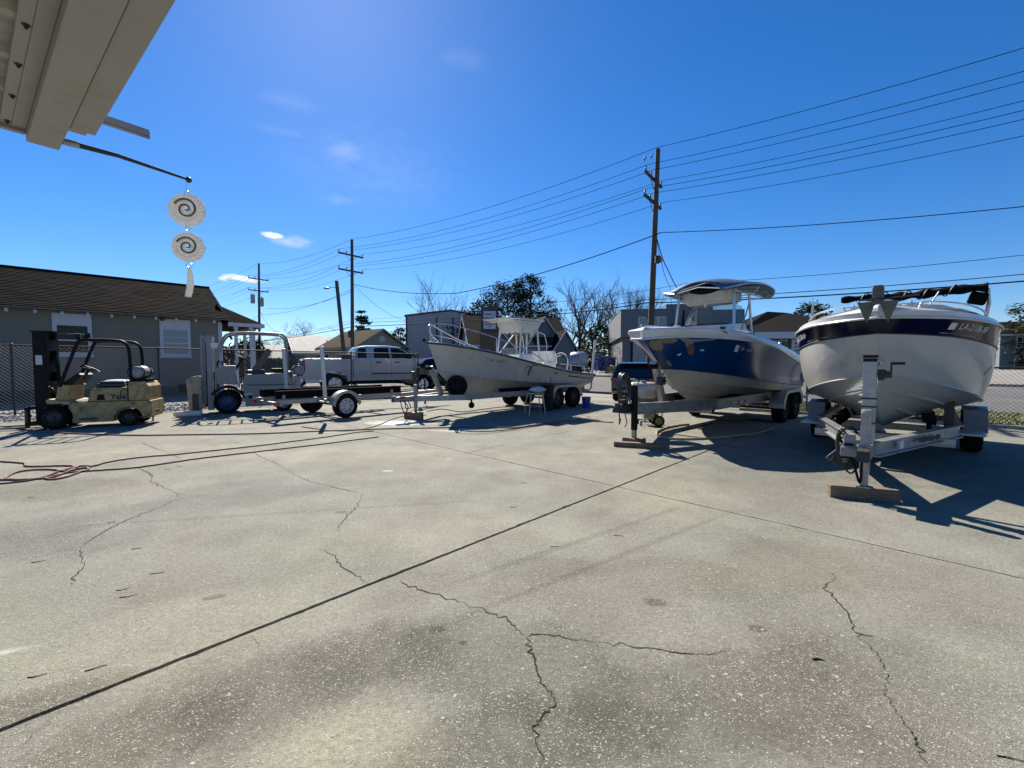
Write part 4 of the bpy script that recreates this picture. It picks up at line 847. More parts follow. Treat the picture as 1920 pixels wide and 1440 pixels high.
# ---------- old white panga on a galvanised tandem trailer
PA, PO = R(45.6), (-2.56, 11.05, 0)
bt = T('panga_boat', 'white open panga boat with high bow, bow rail and white canvas top', 'boat', PO, PA)
sh = [(.45, .0004, 2.02), (.95, .46, 1.95), (2.0, .86, 1.78), (3.7, 1.03, 1.47), (5.3, 1.05, 1.21), (6.95, .97, 1.07)]
ch = [(.80, .0004, 1.22), (1.30, .22, 1.14), (2.3, .58, 1.02), (3.9, .80, .88), (5.4, .84, .80), (6.95, .82, .76)]
kl = [(1.25, .0004, .80), (1.75, .0004, .60), (2.6, .0004, .53), (4, .0004, .50), (5.5, .0004, .48), (6.95, .0004, .46)]
side = Strip(sh, ch, -.03, 7); fl = [(x, max(y-.075, .0003), z-.012) for x, y, z in ch]; flat_ = Strip(ch, fl, 0, 1); bot = Strip(fl, kl, .02, 5)
b = MB(); side.mesh(b); flat_.mesh(b); bot.mesh(b); transom(b, (kl, fl, ch, sh)); b.build('hull', m_hullw, bt, smooth=28)
b = MB(); spl = spline([(x, y+.012, z+.012) for x, y, z in ch], 7)
for sg in (1, -1): b.tube([Vector((p.x, p.y*sg, p.z)) for p in spl], .022, 5)
b.build('spray_rail', m_hullw, bt)
rub_rail(bt, [(x, y+.004, z-.02) for x, y, z in sh], .026, m_dsteel)
gunwale(bt, sh, .15, .02, .95, m_white, 2.1, m_white, .03)
side.text('LA  5147  F', 1.75, .30, .12, -1, m_ink, bt, .25)
d = MB(); 
for k in range(20):
    a0, a1 = k*2*math.pi/20, (k+1)*2*math.pi/20; u0, f0 = 3.25, .46
    d_ = [(u0+.15*math.cos(a0), f0+.23*math.sin(a0)), (u0+.15*math.cos(a1), f0+.23*math.sin(a1)), (u0+.135*math.cos(a1), f0+.205*math.sin(a1)), (u0+.135*math.cos(a0), f0+.205*math.sin(a0))]
    if k % 5 != 2: side.poly(d, d_)
side.poly(d, [(3.20, .62), (3.25, .66), (3.37, .24), (3.30, .22)]); side.poly(d, [(3.12, .30), (3.5, .12), (3.5, .15), (3.13, .33)]); side.poly(d, [(3.36, .10), (3.62, .12), (3.62, .16), (3.36, .13)])
d.build('compass_decal', m_ink, bt)
d = MB(); side.poly(d, [(5.20, .34), (5.9, .35), (5.9, .47), (5.25, .44)]); 
for k in range(5): side.poly(d, [(5.96+k*.11, .38), (6.03+k*.11, .38), (6.05+k*.11, .50), (5.98+k*.11, .50)])
side.poly(d, [(6.53, .40), (7.05, .42), (7.05, .50), (6.53, .50)]); d.build('stripe_decal', m_ink, bt)
d = MB(); side.poly(d, blob(4.55, .30, .05, .06, 10, 1)); side.poly(d, blob(4.49, .36, .03, .03, 8, 2)); d.build('through_hull', m_ink, bt)
# bow rail
for sg in (1, -1):
    r_ = MB(); s_ = [Vector((x, y*sg*.93, z)) for x, y, z in sh]
    r_.tube(spline([(.62, .06*sg, 2.06), (.52, .03*sg, 2.40), (.72, .22*sg, 2.52), (1.25, .52*sg, 2.42), (2.1, .80*sg, 2.20), (3.2, .95*sg, 1.90), (3.9, .98*sg, 1.62), (4.15, .98*sg, 1.43)], 5), .016, 6)
    for x, y, z0, z1 in ((1.3, .55, 1.92, 2.41), (2.2, .82, 1.77, 2.18), (3.2, .95, 1.58, 1.90)): r_.cyl((x, y*sg, z0), (x, y*sg, z1), .012, n=6)
    r_.tube([(.60, .05*sg, 2.22), (1.0, .36*sg, 2.12), (1.32, .55*sg, 1.95)], .011, 5); r_.build('bow_rail', m_steel, bt, smooth=50)
# console, tower and canvas
b = MB(); b.prism([(3.45, .95), (3.50, 1.52), (3.66, 1.74), (4.1, 1.78), (4.35, 1.60), (4.35, .95)], -.40, .40); c_ = b.build('console', m_white, bt, bevel=.03); b = MB(); b.plate([(3.60, -.38, 1.72), (3.50, -.38, 1.94), (3.50, .38, 1.94), (3.60, .38, 1.72)], (.012, 0, .004)); b.build('console_screen', m_screen, c_)
tw = MB()
for sg in (1, -1):
    tw.cyl((3.45, .52*sg, 1.35), (3.62, .46*sg, 2.80), .028, n=8); tw.cyl((4.45, .52*sg, 1.3), (4.32, .46*sg, 2.80), .028, n=8); tw.cyl((3.5, .51*sg, 1.70), (4.3, .47*sg, 2.5), .017, n=6)
    tw.cyl((3.62, .46*sg, 2.80), (4.32, .46*sg, 2.80), .022, n=6); tw.tube([(4.75, .52*sg, 1.3), (4.76, .52*sg, 2.1), (4.68, .50*sg, 2.4), (4.32, .46*sg, 2.5)], .016, 6)
tw.build('tower_frame', m_pvc, bt, smooth=50)
b = MB(); tp = [[Vector((x, y, z+.05*(1-(y/.8)**2))) for x, y in ((3.36, -.60), (3.36, 0), (3.36, .60), (4.58, .60), (4.58, 0), (4.58, -.60))] for z in (2.78, 2.82)]; b.loft(tp); b.build('canopy', m_canvw, bt, bevel=.01)
b = MB(); nn = 36
def rect(f, hx, hy, z, w): 
    out = []
    for i in range(nn):
        a = 2*math.pi*i/nn; k = 1/max(abs(math.cos(a)), abs(math.sin(a))); k = k*.72+.28; out.append(Vector((3.97+hx*math.cos(a)*k, hy*math.sin(a)*k, z+w*(.03 if i % 3 == 0 else -.012))))
    return out
b.loft([rect(0, .58, .57, 2.78, 0), rect(0, .57, .56, 2.68, .1), rect(0, .46, .45, 2.46, .7), rect(0, .43, .42, 2.42, 1.0)], True, False, False); b.build('canopy_skirt', m_canvw, bt, smooth=60)
b = MB(); b.sph((3.45, -.05, 2.90), .08, (1.2, 1.2, .7), 10, 6); b.cyl((3.6, .2, 2.8), (3.64, .25, 3.0), .012, n=5); b.build('radar_dome', m_white, bt, smooth=60)
b = MB(); b.box((3.15, .05, 2.80), (.5, 1.0, .025), ry=R(6)); b.build('sun_flap', m_white, bt)
b = MB(); b.box((5.0, -.02, 1.40), (.55, .95, .20)); b.box((5.18, -.02, 1.66), (.14, .95, .42)); b.tube(spline([(4.78, -.45, 1.48), (4.86, -.47, 1.80), (5.05, -.47, 1.86), (5.3, -.46, 1.80), (5.36, -.46, 1.45)], 4), .02, 6); b.build('leaning_post', m_seatw, bt, bevel=.03)
for x, y, h in ((5.95, -.1, 1.0),):
    b = MB(); b.box((x, y, 1.22), (.5, .6, .3)); b.sph((x+.12, y, 1.50), .3, (.55, 1.1, 1.0), 12, 6); st_ = b.build('helm_seat', m_canvn, bt, smooth=50)
    b = MB(); b.tube(spline([(x-.02, y-.36, 1.2), (x+.05, y-.34, 1.65), (x+.1, y, 1.83), (x+.05, y+.34, 1.65), (x-.02, y+.36, 1.2)], 5), .025, 6); b.build('seat_rail', m_pvc, st_, smooth=60)
b = MB(); 
for sg in (1, -1):
    b.tube([(5.0, .88*sg, 1.45), (6.4, .88*sg, 1.36), (6.4, .88*sg, 1.1)], .014, 6); b.cyl((5.6, .9*sg, 1.15), (5.6, .88*sg, 1.42), .012, n=6)
b.build('stern_rail', m_steel, bt)
b = MB(); b.cyl((4.95, .55, 1.2), (4.97, .56, 2.72), .028, n=8); b.build('antenna_mast', m_steel, bt, smooth=50)
outboard(bt, 7.12, -.05, 1.25, mat('outboard_blue_grey', (.12, .15, .20), .3, 0, .1, 5, coat=.3), sc=1.15)
b = MB(); b.tube(spline([(6.9, -.55, 1.1), (7.15, -.6, 1.12), (7.2, -.6, .9), (6.98, -.58, .86)], 5), .016, 6); b.build('boarding_ladder', m_dsteel, bt)
tr = T('boat_trailer', 'galvanised tandem axle trailer carrying the white panga boat', 'boat trailer', PO, PA, 'boat trailers')
b = MB()
for sg in (1, -1):
    b.box((3.95, .62*sg, .545), (5.6, .07, .15)); b.box((.55, .32*sg, .547), (1.45, .07, .148), rz=R(28)*sg)
b.box((.15, 0, .548), (1.5, .10, .13)); b.build('frame_rail', m_galv, tr, bevel=.006)
for x in (1.35, 2.9, 4.4, 6.2): b = MB(); b.box((x, 0, .50), (.07, 1.3, .09)); b.build('cross_member', m_galv, tr)
for sg in (1, -1): b = MB(); b.box((4.6, .42*sg, .68), (3.8, .12, .05), rx=R(-14)*sg); b.box((4.6, .42*sg, .62), (3.8, .05, .08)); b.build('bunk', m_canvb, tr)
b = MB(); b.box((.72, 0, .98), (.10, .10, .86), ry=R(-25)); b.box((.50, 0, 1.36), (.2, .09, .05), ry=R(20)); b.box((.62, -.02, 1.2), (.14, .2, .12)); w_ = b.build('winch_stand', m_galv, tr); b = MB(); b.cyl((.48, -.1, 1.33), (.48, .1, 1.33), .05, n=10); b.build('bow_roller', m_rub, w_)
b = MB(); b.prism([(-.62, .50), (-.60, .58), (-.4, .62), (-.35, .5)], -.05, .05); b.cyl((-.56, 0, .50), (-.56, 0, .64), .05, n=8); b.box((-.36, -.09, .6), (.1, .06, .05)); b.build('coupler', m_dsteel, tr)
rc2 = random.Random(8); b = MB()
for k in range(4):
    z_ = .5-.12*k; pts = spline([(-.42+.07*k, -.06, .52), (-.36+.06*k+rc2.uniform(-.08, .08), -.10, .36), (-.30+.05*k, -.05, .16+.05*k), (-.2, .02, .02 if k < 2 else .3)], 4); b.tube(pts, .013, 5)
b.build('safety_chain', m_dsteel, tr)
j_ = jack(tr, 0, -.10, .88, .19, m_galv, m_galv, .075)
for x in (4.62, 5.52):
    for sg in (1, -1): wheel(tr, (x, 1.02*sg, .335), (0, sg, 0), .335, .22, m_dsteel, 'holes')
for sg in (1, -1): fender(tr, (4.62, 5.52), .36, .40, .90*sg, 1.15*sg, m_galv)
for x in (4.62, 5.52): b = MB(); b.box((x, 0, .34), (.06, 1.8, .06)); b.build('axle', m_dsteel, tr)
b = MB(); b.tube([(6.35, -.62, .55), (6.45, -1.05, .52), (6.47, -1.12, .62), (6.50, -1.14, 1.15)], .028, 8); g_ = b.build('guide_pole', m_galv, tr, smooth=50); b = MB(); b.cyl((6.50, -1.14, 1.12), (6.60, -1.18, 2.28), .042, n=10); b.build('pole_sleeve', m_pvc, g_, smooth=50)
b = MB(); b.cyl((1.55, -.52, .30), (1.55, -.46, .30), .085, n=14); b.box((1.55, -.49, .42), (.04, .03, .18)); b.build('jack_wheel', m_rub, tr, smooth=40)
wheel(tr, (1.22, -.26, .84), (-.5, -.86, 0), .29, .2, m_black, 'holes', 'spare_wheel')
tag(MB().box((0, 0, .095), (.58, .10, .19)).build('wood_block', m_wood, loc=(PO[0]-.02, PO[1]+.09, 0), bevel=.004), 'dark wooden block under the jack of the panga boat trailer', 'wood block').rotation_euler = (0, 0, R(-28))

# ---------- blue hulled centre console on a grey I-beam trailer
BA, BO = R(43.5), (2.19, 7.75, 0)
bt = T('center_console_boat', 'blue and white boat with a teal canvas T top and scarred bow paint', 'boat', BO, BA)
gw = [(.31, .0004, 2.07), (.66, .50, 2.09), (1.45, .92, 2.09), (2.6, 1.17, 2.03), (4.0, 1.24, 1.91), (5.5, 1.22, 1.74), (6.95, 1.15, 1.58)]
rb = [(.33, .0004, 1.91), (.74, .45, 1.945), (1.52, .88, 1.945), (2.65, 1.16, 1.90), (4.0, 1.25, 1.785), (5.5, 1.24, 1.55), (6.95, 1.17, 1.36)]
bb_ = [(1.10, .0004, 1.35), (1.45, .27, 1.33), (2.1, .62, 1.26), (3.1, .98, 1.14), (4.3, 1.12, 1.02), (5.6, 1.14, .93), (6.95, 1.12, .86)]
ch = [(1.36, .0004, 1.16), (1.7, .26, 1.12), (2.3, .58, 1.04), (3.2, .90, .94), (4.3, 1.06, .85), (5.6, 1.08, .78), (6.95, 1.06, .72)]
kl = [(1.95, .0004, .78), (2.3, .0004, .66), (2.8, .0004, .58), (3.6, .0004, .54), (4.6, .0004, .51), (5.8, .0004, .49), (6.95, .0004, .47)]
cap_ = Strip(gw, rb, .01, 4); blu = Strip(rb, bb_, -.05, 8); boot = Strip(bb_, ch, .0, 3); bot = Strip(ch, kl, .02, 6)
b = MB(); boot.mesh(b); bot.mesh(b); transom(b, (kl, ch, bb_, rb, gw)); b.build('hull_bottom', m_hullw, bt, smooth=28)
b = MB(); blu.mesh(b); b.build('blue_topsides', m_blue, bt, smooth=40)
b = MB(); cap_.mesh(b); b.build('gunwale_band', m_white, bt, smooth=40)
rub_rail(bt, [(x-.005, y+.012, z) for x, y, z in rb], .020, m_pvc); rub_rail(bt, [(x, y+.003, z) for x, y, z in bb_], .010, m_ink, name='boot_stripe')
gunwale(bt, gw, .20, .025, 1.15, m_white, 2.3, m_white, .05)
b = MB()
for a, c in ((.35, .45), (.68, .78)):
    s_ = [bot.pt(t/20, a, 1, .006) for t in range(2, 21)]
    for sg in (1, -1): b.tube([Vector((p.x, p.y*sg, p.z)) for p in s_], .016, 4)
b.build('spray_rail', m_hullw, bt)
blu.text('LA', 2.30, .22, .12, -1, m_dec, bt); blu.text('3184  F', 2.52, .24, .10, -1, m_dec, bt)
d = MB(); blu.poly(d, [(2.12, .14), (2.24, .14), (2.22, .32), (2.10, .32)]); d.build('registration_sticker', m_dec, bt)
for bl in (blob(.20, .22, .14, .18, 16, 3), blob(.46, .09, .20, .085, 16, 4), blob(.30, .80, .06, .11, 12, 9)): d = MB(); blu.poly(d, bl); d.build('bare_patch', m_gel_repair, bt)
d = MB(); blu.poly(d, [(.62, .0), (1.55, .0), (1.45, .06), (1.2, .10), (1.02, .09), (.95, .20), (.90, .32), (.85, .30), (.80, .16), (.70, .06)], off=.006); d.build('filler_smear', m_lift, bt)
d = MB(); blu.poly(d, blob(.93, .34, .085, .17, 16, 5, .08), off=.009); d.build('primer_patch', m_rustp, bt)
d = MB(); blu.poly(d, [(.60, .52), (.70, .46), (.72, .49), (.63, .56)]); blu.poly(d, [(1.16, .34), (1.26, .33), (1.26, .37), (1.17, .38)]); d.build('scratch_mark', m_dec, bt)
d = MB(); cap_.poly(d, [(1.62, .02), (1.75, .05), (1.80, .35), (1.74, .40), (1.66, .2)], off=.006); d.build('green_tape', mat('green_tape', (.10, .22, .06), .6, 0, .2, 8), bt)
d = MB(); cap_.poly(d, [(.20, .93), (.5, .93), (.6, .99), (.2, .99)], off=.008); d.build('stem_edge', m_dsteel, bt)
b = MB(); b.box((.62, 0, 2.14), (.20, .16, .06)); b.cyl((.45, .1, 2.11), (.45, .1, 2.2), .02, n=6); b.tube([(.85, -.35, 2.12), (.85, -.35, 2.17), (1.02, -.4, 2.17), (1.02, -.4, 2.12)], .012, 5); b.build('bow_cleat', m_steel, bt)
b = MB(); b.cyl((1.16, 0, 1.25), (1.06, 0, 1.22), .03, n=8); b.tube([(1.08, -.03, 1.22), (1.02, -.02, 1.16), (1.02, .02, 1.16), (1.08, .03, 1.22)], .012, 5); b.build('bow_eye', m_steel, bt)
# console, windscreen, T top
b = MB(); b.prism([(3.1, 1.15), (3.12, 2.10), (3.2, 2.36), (3.95, 2.44), (4.25, 2.2), (4.3, 1.15)], -.57, .57); c_ = b.build('console', m_white, bt, bevel=.03)
b = MB(); b.box((3.135, -.38, 2.24), (.03, .10, .07), ry=R(15)); b.build('vent', m_plast, c_)
b = MB(); A_ = [(3.22, -.54, 2.35), (3.16, 0, 2.36), (3.22, .54, 2.35)]; B_ = [(3.50, -.46, 2.86), (3.44, 0, 2.89), (3.50, .46, 2.86)]
b.loft([A_, B_], closed=False); b.loft([[(3.22, -.54, 2.35), (3.95, -.58, 2.42)], [(3.50, -.46, 2.86), (3.95, -.52, 2.78)]], closed=False); b.loft([[(3.22, .54, 2.35), (3.95, .58, 2.42)], [(3.50, .46, 2.86), (3.95, .52, 2.78)]], closed=False); ws = b.build('windscreen', m_screen, bt)
b = MB(); b.tube([(3.97, -.585, 2.42), (3.21, -.55, 2.35), (3.15, 0, 2.36), (3.21, .55, 2.35), (3.97, .585, 2.42)], .016, 6); b.build('screen_trim', m_plast, ws)
tf = MB()
for sg in (1, -1):
    for x0, x1 in ((2.95, 3.12), (4.22, 4.05)):
        tf.cyl((x0, .70*sg, 1.5), (x1, .62*sg, 3.08), .028, n=8)
    tf.cyl((3.05, .66*sg, 2.2), (4.12, .66*sg, 2.2), .02, n=6); tf.cyl((3.12, .62*sg, 3.08), (4.05, .62*sg, 3.08), .024, n=6); tf.cyl((3.0, .69*sg, 1.7), (4.1, .62*sg, 2.9), .016, n=6)
    tf.tube(spline([(2.72, .55*sg, 3.06), (3.0, .95*sg, 3.16), (3.7, 1.06*sg, 3.20), (4.6, 1.0*sg, 3.18), (4.85, .85*sg, 3.12)], 5), .022, 6)
    tf.tube([(3.12, .62*sg, 3.08), (2.9, .78*sg, 3.1), (2.78, .66*sg, 3.10)], .018, 6); tf.tube([(4.05, .62*sg, 3.08), (4.4, .85*sg, 3.0), (4.7, .92*sg, 3.14)], .018, 6)
    tf.tube([(3.6, .62*sg, 3.08), (3.6, .85*sg, 3.02), (3.6, 1.02*sg, 3.22)], .016, 6)
for x in (2.72, 3.15, 3.7, 4.4, 4.85):
    q_ = 2.8 < x < 4.8; tf.tube([(x, -.9 if q_ else -.55, 3.16 if q_ else 3.07), (x, 0, 3.32 if q_ else 3.16), (x, .9 if q_ else .55, 3.16 if q_ else 3.07)], .016, 6)
tf.build('t_top_frame', m_steel, bt, smooth=50)
b = MB(); rings = []
for x, hw, z in ((2.68, .55, 3.08), (2.82, .80, 3.13), (3.1, 1.0, 3.19), (3.7, 1.10, 3.23), (4.4, 1.06, 3.19), (4.75, .95, 3.15), (4.9, .80, 3.10)):
    rings.append([Vector((x, hw*(k/5-1), z+.19*(1-(k/5-1)**2)-.06*abs(k/5-1)**3)) for k in range(11)])
b.loft(rings, closed=False); cv = b.build('t_top_canvas', m_canvt, bt, smooth=70); mo = cv.modifiers.new('thickness', 'SOLIDIFY'); mo.thickness = .02
b = MB(); b.box((3.48, 0, 3.00), (.58, 1.12, .24)); b.box((3.48, 0, 2.86), (.5, 1.0, .05)); eb = b.build('electronics_box', m_hullw, bt, bevel=.02); 
b = MB(); b.sph((3.35, .05, 3.17), .33, (.9, 1.25, .42), 14, 8); b.build('rolled_cover', m_canvb, bt, smooth=60)
b = MB(); b.cyl((3.11, 0, 2.86), (3.11, 0, 2.74), .02, n=6); b.build('radio_antenna_base', m_steel, eb)
b = MB(); b.box((4.75, 0, 1.75), (.5, 1.0, .22)); b.box((4.9, 0, 2.05), (.12, 1.0, .45)); b.build('leaning_post', m_dsteel, bt, bevel=.03)
b = MB()
for sg in (1, -1): b.cyl((4.7, 1.08*sg, 1.82), (4.78, 1.10*sg, 1.95), .03, n=8)
b.build('rod_holder', m_steel, bt)
outboard(bt, 7.15, -.4, 1.5, m_plast, sc=1.1); outboard(bt, 7.15, .4, 1.5, m_plast, sc=1.1)
tr = T('boat_trailer', 'grey I beam tandem trailer under the blue hulled boat', 'boat trailer', BO, BA, 'boat trailers')
def ibeam(b, a, c, h, w=.09, t=.014):
    a, c = Vector(a), Vector(c); d = c-a; L_ = d.length; rz = math.atan2(d.y, d.x); m = (a+c)/2
    b.box(m, (L_, t, h-.02), rz=rz); b.box(m+Vector((0, 0, h/2-.006)), (L_, w, .014), rz=rz); b.box(m-Vector((0, 0, h/2-.006)), (L_, w, .014), rz=rz)
for sg in (1, -1):
    b = MB(); ibeam(b, (-.12, .05*sg, .64), (1.9, .78*sg, .64), .20); ibeam(b, (1.87, .775*sg, .64), (7.0, .80*sg, .64), .20); b.build('frame_rail', m_alu, tr)
for x in (1.7, 3.2, 4.8, 6.6): b = MB(); ibeam(b, (x, -.75, .52), (x, .75, .52), .1, .07); b.build('cross_member', m_alu, tr)
for sg in (1, -1): b = MB(); b.box((4.9, .52*sg, .70), (4.2, .13, .05), rx=R(-16)*sg); b.box((4.9, .52*sg, .64), (4.2, .04, .1)); b.build('bunk', m_canvb, tr)
for k, mm in enumerate((m_whiter, m_redr, m_whiter, m_redr)):
    pts = [Vector((2.62+k*.19, -.842, .60)), Vector((2.62+(k+1)*.19-.01, -.842, .60)), Vector((2.62+(k+1)*.19-.01, -.842, .655)), Vector((2.62+k*.19, -.842, .655))]
    b = MB(); b.plate(pts, (0, .05, 0)); b.build('reflector_strip', mm, tr)
b = MB(); b.box((.98, 0, 1.08), (.13, .11, .80), ry=R(-22)); b.box((.80, 0, 1.45), (.18, .12, .06), ry=R(10)); w_ = b.build('winch_stand', m_alu, tr, bevel=.008); b = MB(); b.cyl((.74, -.08, 1.40), (.74, .08, 1.40), .055, n=10); b.build('bow_roller', m_rub, w_); b = MB(); b.box((.88, -.10, 1.12), (.14, .12, .16)); b.cyl((.88, -.2, 1.12), (.88, -.1, 1.12), .02, n=6); b.build('winch', m_dsteel, w_)
b = MB(); b.prism([(-.55, .60), (-.52, .70), (-.2, .74), (-.1, .74), (-.1, .58), (-.4, .58)], -.06, .06); b.cyl((-.48, 0, .6), (-.48, 0, .76), .05, n=8); b.box((-.3, 0, .78), (.2, .08, .07)); b.tube([(-.5, -.05, .6), (-.52, -.07, .5), (-.50, -.05, .40), (-.47, -.06, .5)], .012, 5); b.tube([(-.35, -.07, .58), (-.33, -.1, .42), (-.36, -.08, .34)], .010, 5); b.build('coupler', m_dsteel, tr)
jack(tr, -.14, -.13, 1.03, .115, m_black, m_galv, .085)
for x in (5.15, 6.15):
    for sg in (1, -1): wheel(tr, (x, 1.05*sg, .345), (0, sg, 0), .345, .24, m_dsteel, 'holes')
for sg in (1, -1): fender(tr, (5.15, 6.15), .37, .43, .92*sg, 1.22*sg, m_alu)
for x in (5.15, 6.15): b = MB(); b.box((x, 0, .34), (.07, 1.9, .07)); b.build('axle', m_dsteel, tr)
b = MB(); b.tube([(6.6, -.80, .60), (6.64, -1.25, .56), (6.66, -1.32, .66), (6.72, -1.40, 1.95)], .034, 8); b.build('guide_pole', m_pvc, tr, smooth=50)
for nm, x, y, L_, h_, z_, rz_, l in (('wood_block', -.14, -.13, .40, .13, 0, -22, 'short wooden block under the foot of the black trailer jack'), ('wood_plank', -.26, -.34, .92, .085, 0, -18, 'long weathered plank on the concrete in front of the black trailer jack')):
    q = Matrix.Rotation(BA, 3, 'Z') @ Vector((x, y, 0)); tag(MB().box((0, 0, h_/2), (L_, .11, h_)).build(nm, m_wood, loc=(BO[0]+q.x, BO[1]+q.y, z_), bevel=.005), l, nm.replace('_', ' '), 'timber blocking under trailer jacks').rotation_euler = (0, 0, R(rz_))

# ---------- navy banded bowrider pointing at the camera
RA, RO = R(46.0), (3.87, 4.62, 0)
bt = T('bowrider_boat', 'white bowrider with a navy band, bow anchor and rolled black bimini', 'boat', RO, RA)
lip = [(.84, .0004, 2.09), (1.02, .37, 2.085), (1.47, .78, 2.06), (2.4, 1.09, 2.01), (3.5, 1.13, 1.97), (5, 1.12, 1.92), (6.2, 1.07, 1.88)]
rb = [(.85, .0004, 2.01), (1.05, .38, 2.0), (1.5, .80, 1.98), (2.4, 1.12, 1.93), (3.5, 1.16, 1.88), (5, 1.15, 1.84), (6.2, 1.10, 1.80)]
nb_ = [(.98, .0004, 1.83), (1.19, .34, 1.81), (1.63, .745, 1.77), (2.46, 1.08, 1.68), (3.5, 1.15, 1.61), (5, 1.14, 1.57), (6.2, 1.09, 1.55)]
ch = [(1.22, .0004, 1.30), (1.54, .42, 1.22), (2.02, .74, 1.12), (2.8, .99, .99), (3.8, 1.07, .87), (5, 1.06, .8), (6.2, 1.02, .76)]
kl = [(1.75, .0004, .75), (2.1, .0004, .60), (2.6, .0004, .50), (3.3, .0004, .46), (4.2, .0004, .43), (5.2, .0004, .41), (6.2, .0004, .40)]
lp_ = Strip(lip, rb, .0, 3); nv = Strip(rb, nb_, .0, 4); tp = Strip(nb_, ch, .035, 7); bot = Strip(ch, kl, .03, 7)
b = MB(); tp.mesh(b); bot.mesh(b); transom(b, (kl, ch, nb_, rb, lip)); b.build('hull', mat('bowrider_gelcoat', (.43, .425, .405), .2, 0, .03, 2, 0, 1, ((.32, .31, .19), .16, 1.6), coat=.3), bt, smooth=26)
b = MB(); nv.mesh(b); b.build('navy_band', m_navy, bt, smooth=40)
b = MB(); lp_.mesh(b); s_ = spline(lip, 7)
b.loft([[Vector((p.x+.015, (p.y-.005)*(k/6-1), p.z+(.075+.05*min(p.x-.8, 1.5))*(1-abs(k/6-1)**2.2))) for k in range(13)] for p in s_ if p.x < 3.2], closed=False); b.build('deck', m_white, bt, smooth=50)
rub_rail(bt, [(x-.005, y+.010, z+.002) for x, y, z in rb], .017, m_pvc); rub_rail(bt, [(x-.002, y+.004, z) for x, y, z in nb_], .010, m_ink, name='boot_stripe')
b = MB()
for a in (.30, .62):
    q_ = [bot.pt(t/24, a, 1, .008) for t in range(2 if a < .5 else 4, 25)]
    for sg in (1, -1): b.tube([Vector((p.x, p.y*sg, p.z)) for p in q_], .018, 4)
q_ = [Vector((x, y+.012, z)) for x, y, z in spline(ch, 6)]
for sg in (1, -1): b.tube([Vector((p.x, p.y*sg, p.z)) for p in q_], .014, 4)
b.build('spray_rail', bpy.data.materials['bowrider_gelcoat'], bt)
L_ = .92
for sd in (-1, 1):
    nv.text('LA-2108-BF', L_+(.0 if sd < 0 else .35), .42, .125, sd, m_dec, bt, .3)
    d = MB(); nv.poly(d, [(L_-.12+(0 if sd < 0 else 1.15), .24), (L_-.03+(0 if sd < 0 else 1.15), .24), (L_-.05+(0 if sd < 0 else 1.15), .62), (L_-.14+(0 if sd < 0 else 1.15), .62)], sd); d.build('registration_sticker', m_dec, bt)
    d = MB(); nv.poly(d, [(.70, .80), (1.3, .80), (1.3, .86), (.70, .86)], sd, .005); d.build('pin_stripe', m_lift, bt)
d = MB(); tp.poly(d, [(1.62, .55), (1.85, .38), (1.90, .40), (1.66, .60)], -1, .004); d.build('gelcoat_scar', m_lift, bt)
b = MB(); b.sph((1.15, -.02, 1.46), .035, (1, 1, 1), 8, 5); b.tube([(1.14, -.04, 1.47), (1.06, -.03, 1.48), (1.06, .03, 1.48), (1.14, .04, 1.47)], .012, 5); b.build('bow_eye', m_steel, bt)
# anchor on the bow roller
an = MB(); an.box((.90, 0, 2.21), (.40, .05, .025)); an.box((.73, 0, 2.26), (.028, .11, .20)); an.box((.73, 0, 2.36), (.05, .09, .05)); an.build('anchor_shank', m_anchor, bt, bevel=.004)
for sg in (1, -1):
    b = MB(); b.plate([(.70, .02*sg, 2.20), (.70, .19*sg, 2.19), (.72, .10*sg, 1.94), (.715, .075*sg, 2.0), (.71, .055*sg, 2.06)], (.022, 0, 0)); b.build('anchor_fluke', m_anchor, bt)
b = MB(); b.cyl((.72, -.36, 2.235), (.72, .16, 2.22), .011, n=6); b.build('anchor_stock', m_dsteel, bt)
b = MB(); b.tube([(.71, .06*math.cos(R(a)), 2.10+.08*math.sin(R(a))) for a in range(0, 181, 20)], .018, 6); b.build('bow_roller', m_anchor, bt, smooth=50)
# canvas cover, bow rails, cleats
b = MB(); rings = []
for x, hw, z0, zt in ((1.95, .62, 2.13, 2.21), (2.15, .88, 2.11, 2.28), (2.6, 1.02, 2.06, 2.34), (3.3, 1.07, 2.0, 2.37), (4.2, 1.05, 1.97, 2.34), (5.2, 1.03, 1.93, 2.16), (6.15, 1.0, 1.88, 1.98)):
    rings.append([Vector((x, hw*(k/7-1), z0+(zt-z0)*(1-abs(k/7-1)**2.6)+.010*math.sin(k*2.1+x*3))) for k in range(15)])
b.loft(rings, closed=False); b.build('cockpit_cover', m_canvn, bt, smooth=60)
for sg in (1, -1):
    b = MB(); b.tube(spline([(1.25, .36*sg, 2.15), (1.32, .42*sg, 2.21), (1.9, .78*sg, 2.20), (2.6, .98*sg, 2.16), (3.1, 1.04*sg, 2.10), (3.2, 1.05*sg, 2.04)], 5), .013, 6); b.build('bow_rail', m_steel, bt, smooth=60)
    b = MB(); b.box((1.22, .28*sg, 2.155), (.04, .05, .05)); b.cyl((1.22, .20*sg, 2.19), (1.22, .36*sg, 2.185), .014, n=6); b.sph((1.22, .28*sg, 2.205), .022, n=8, k=5); b.build('cleat', m_steel, bt)
b = MB(); pth = [Vector((3.45+.05*math.sin(t*5), .66-1.72*t, 2.565-.0*t+.012*math.sin(t*9))) for t in [i/36 for i in range(37)]]; rings = []
for i, p in enumerate(pth):
    t = i/36; rr = (.058+.016*math.sin(min(t*1.3, 1)*math.pi*.55))*(1+.10*math.sin(i*1.25)); rings.append([p+Vector((math.cos(a)*rr*1.25, 0, math.sin(a)*rr*(.85+.2*math.sin(i*.9)))) for a in [k*2*math.pi/9 for k in range(9)]])
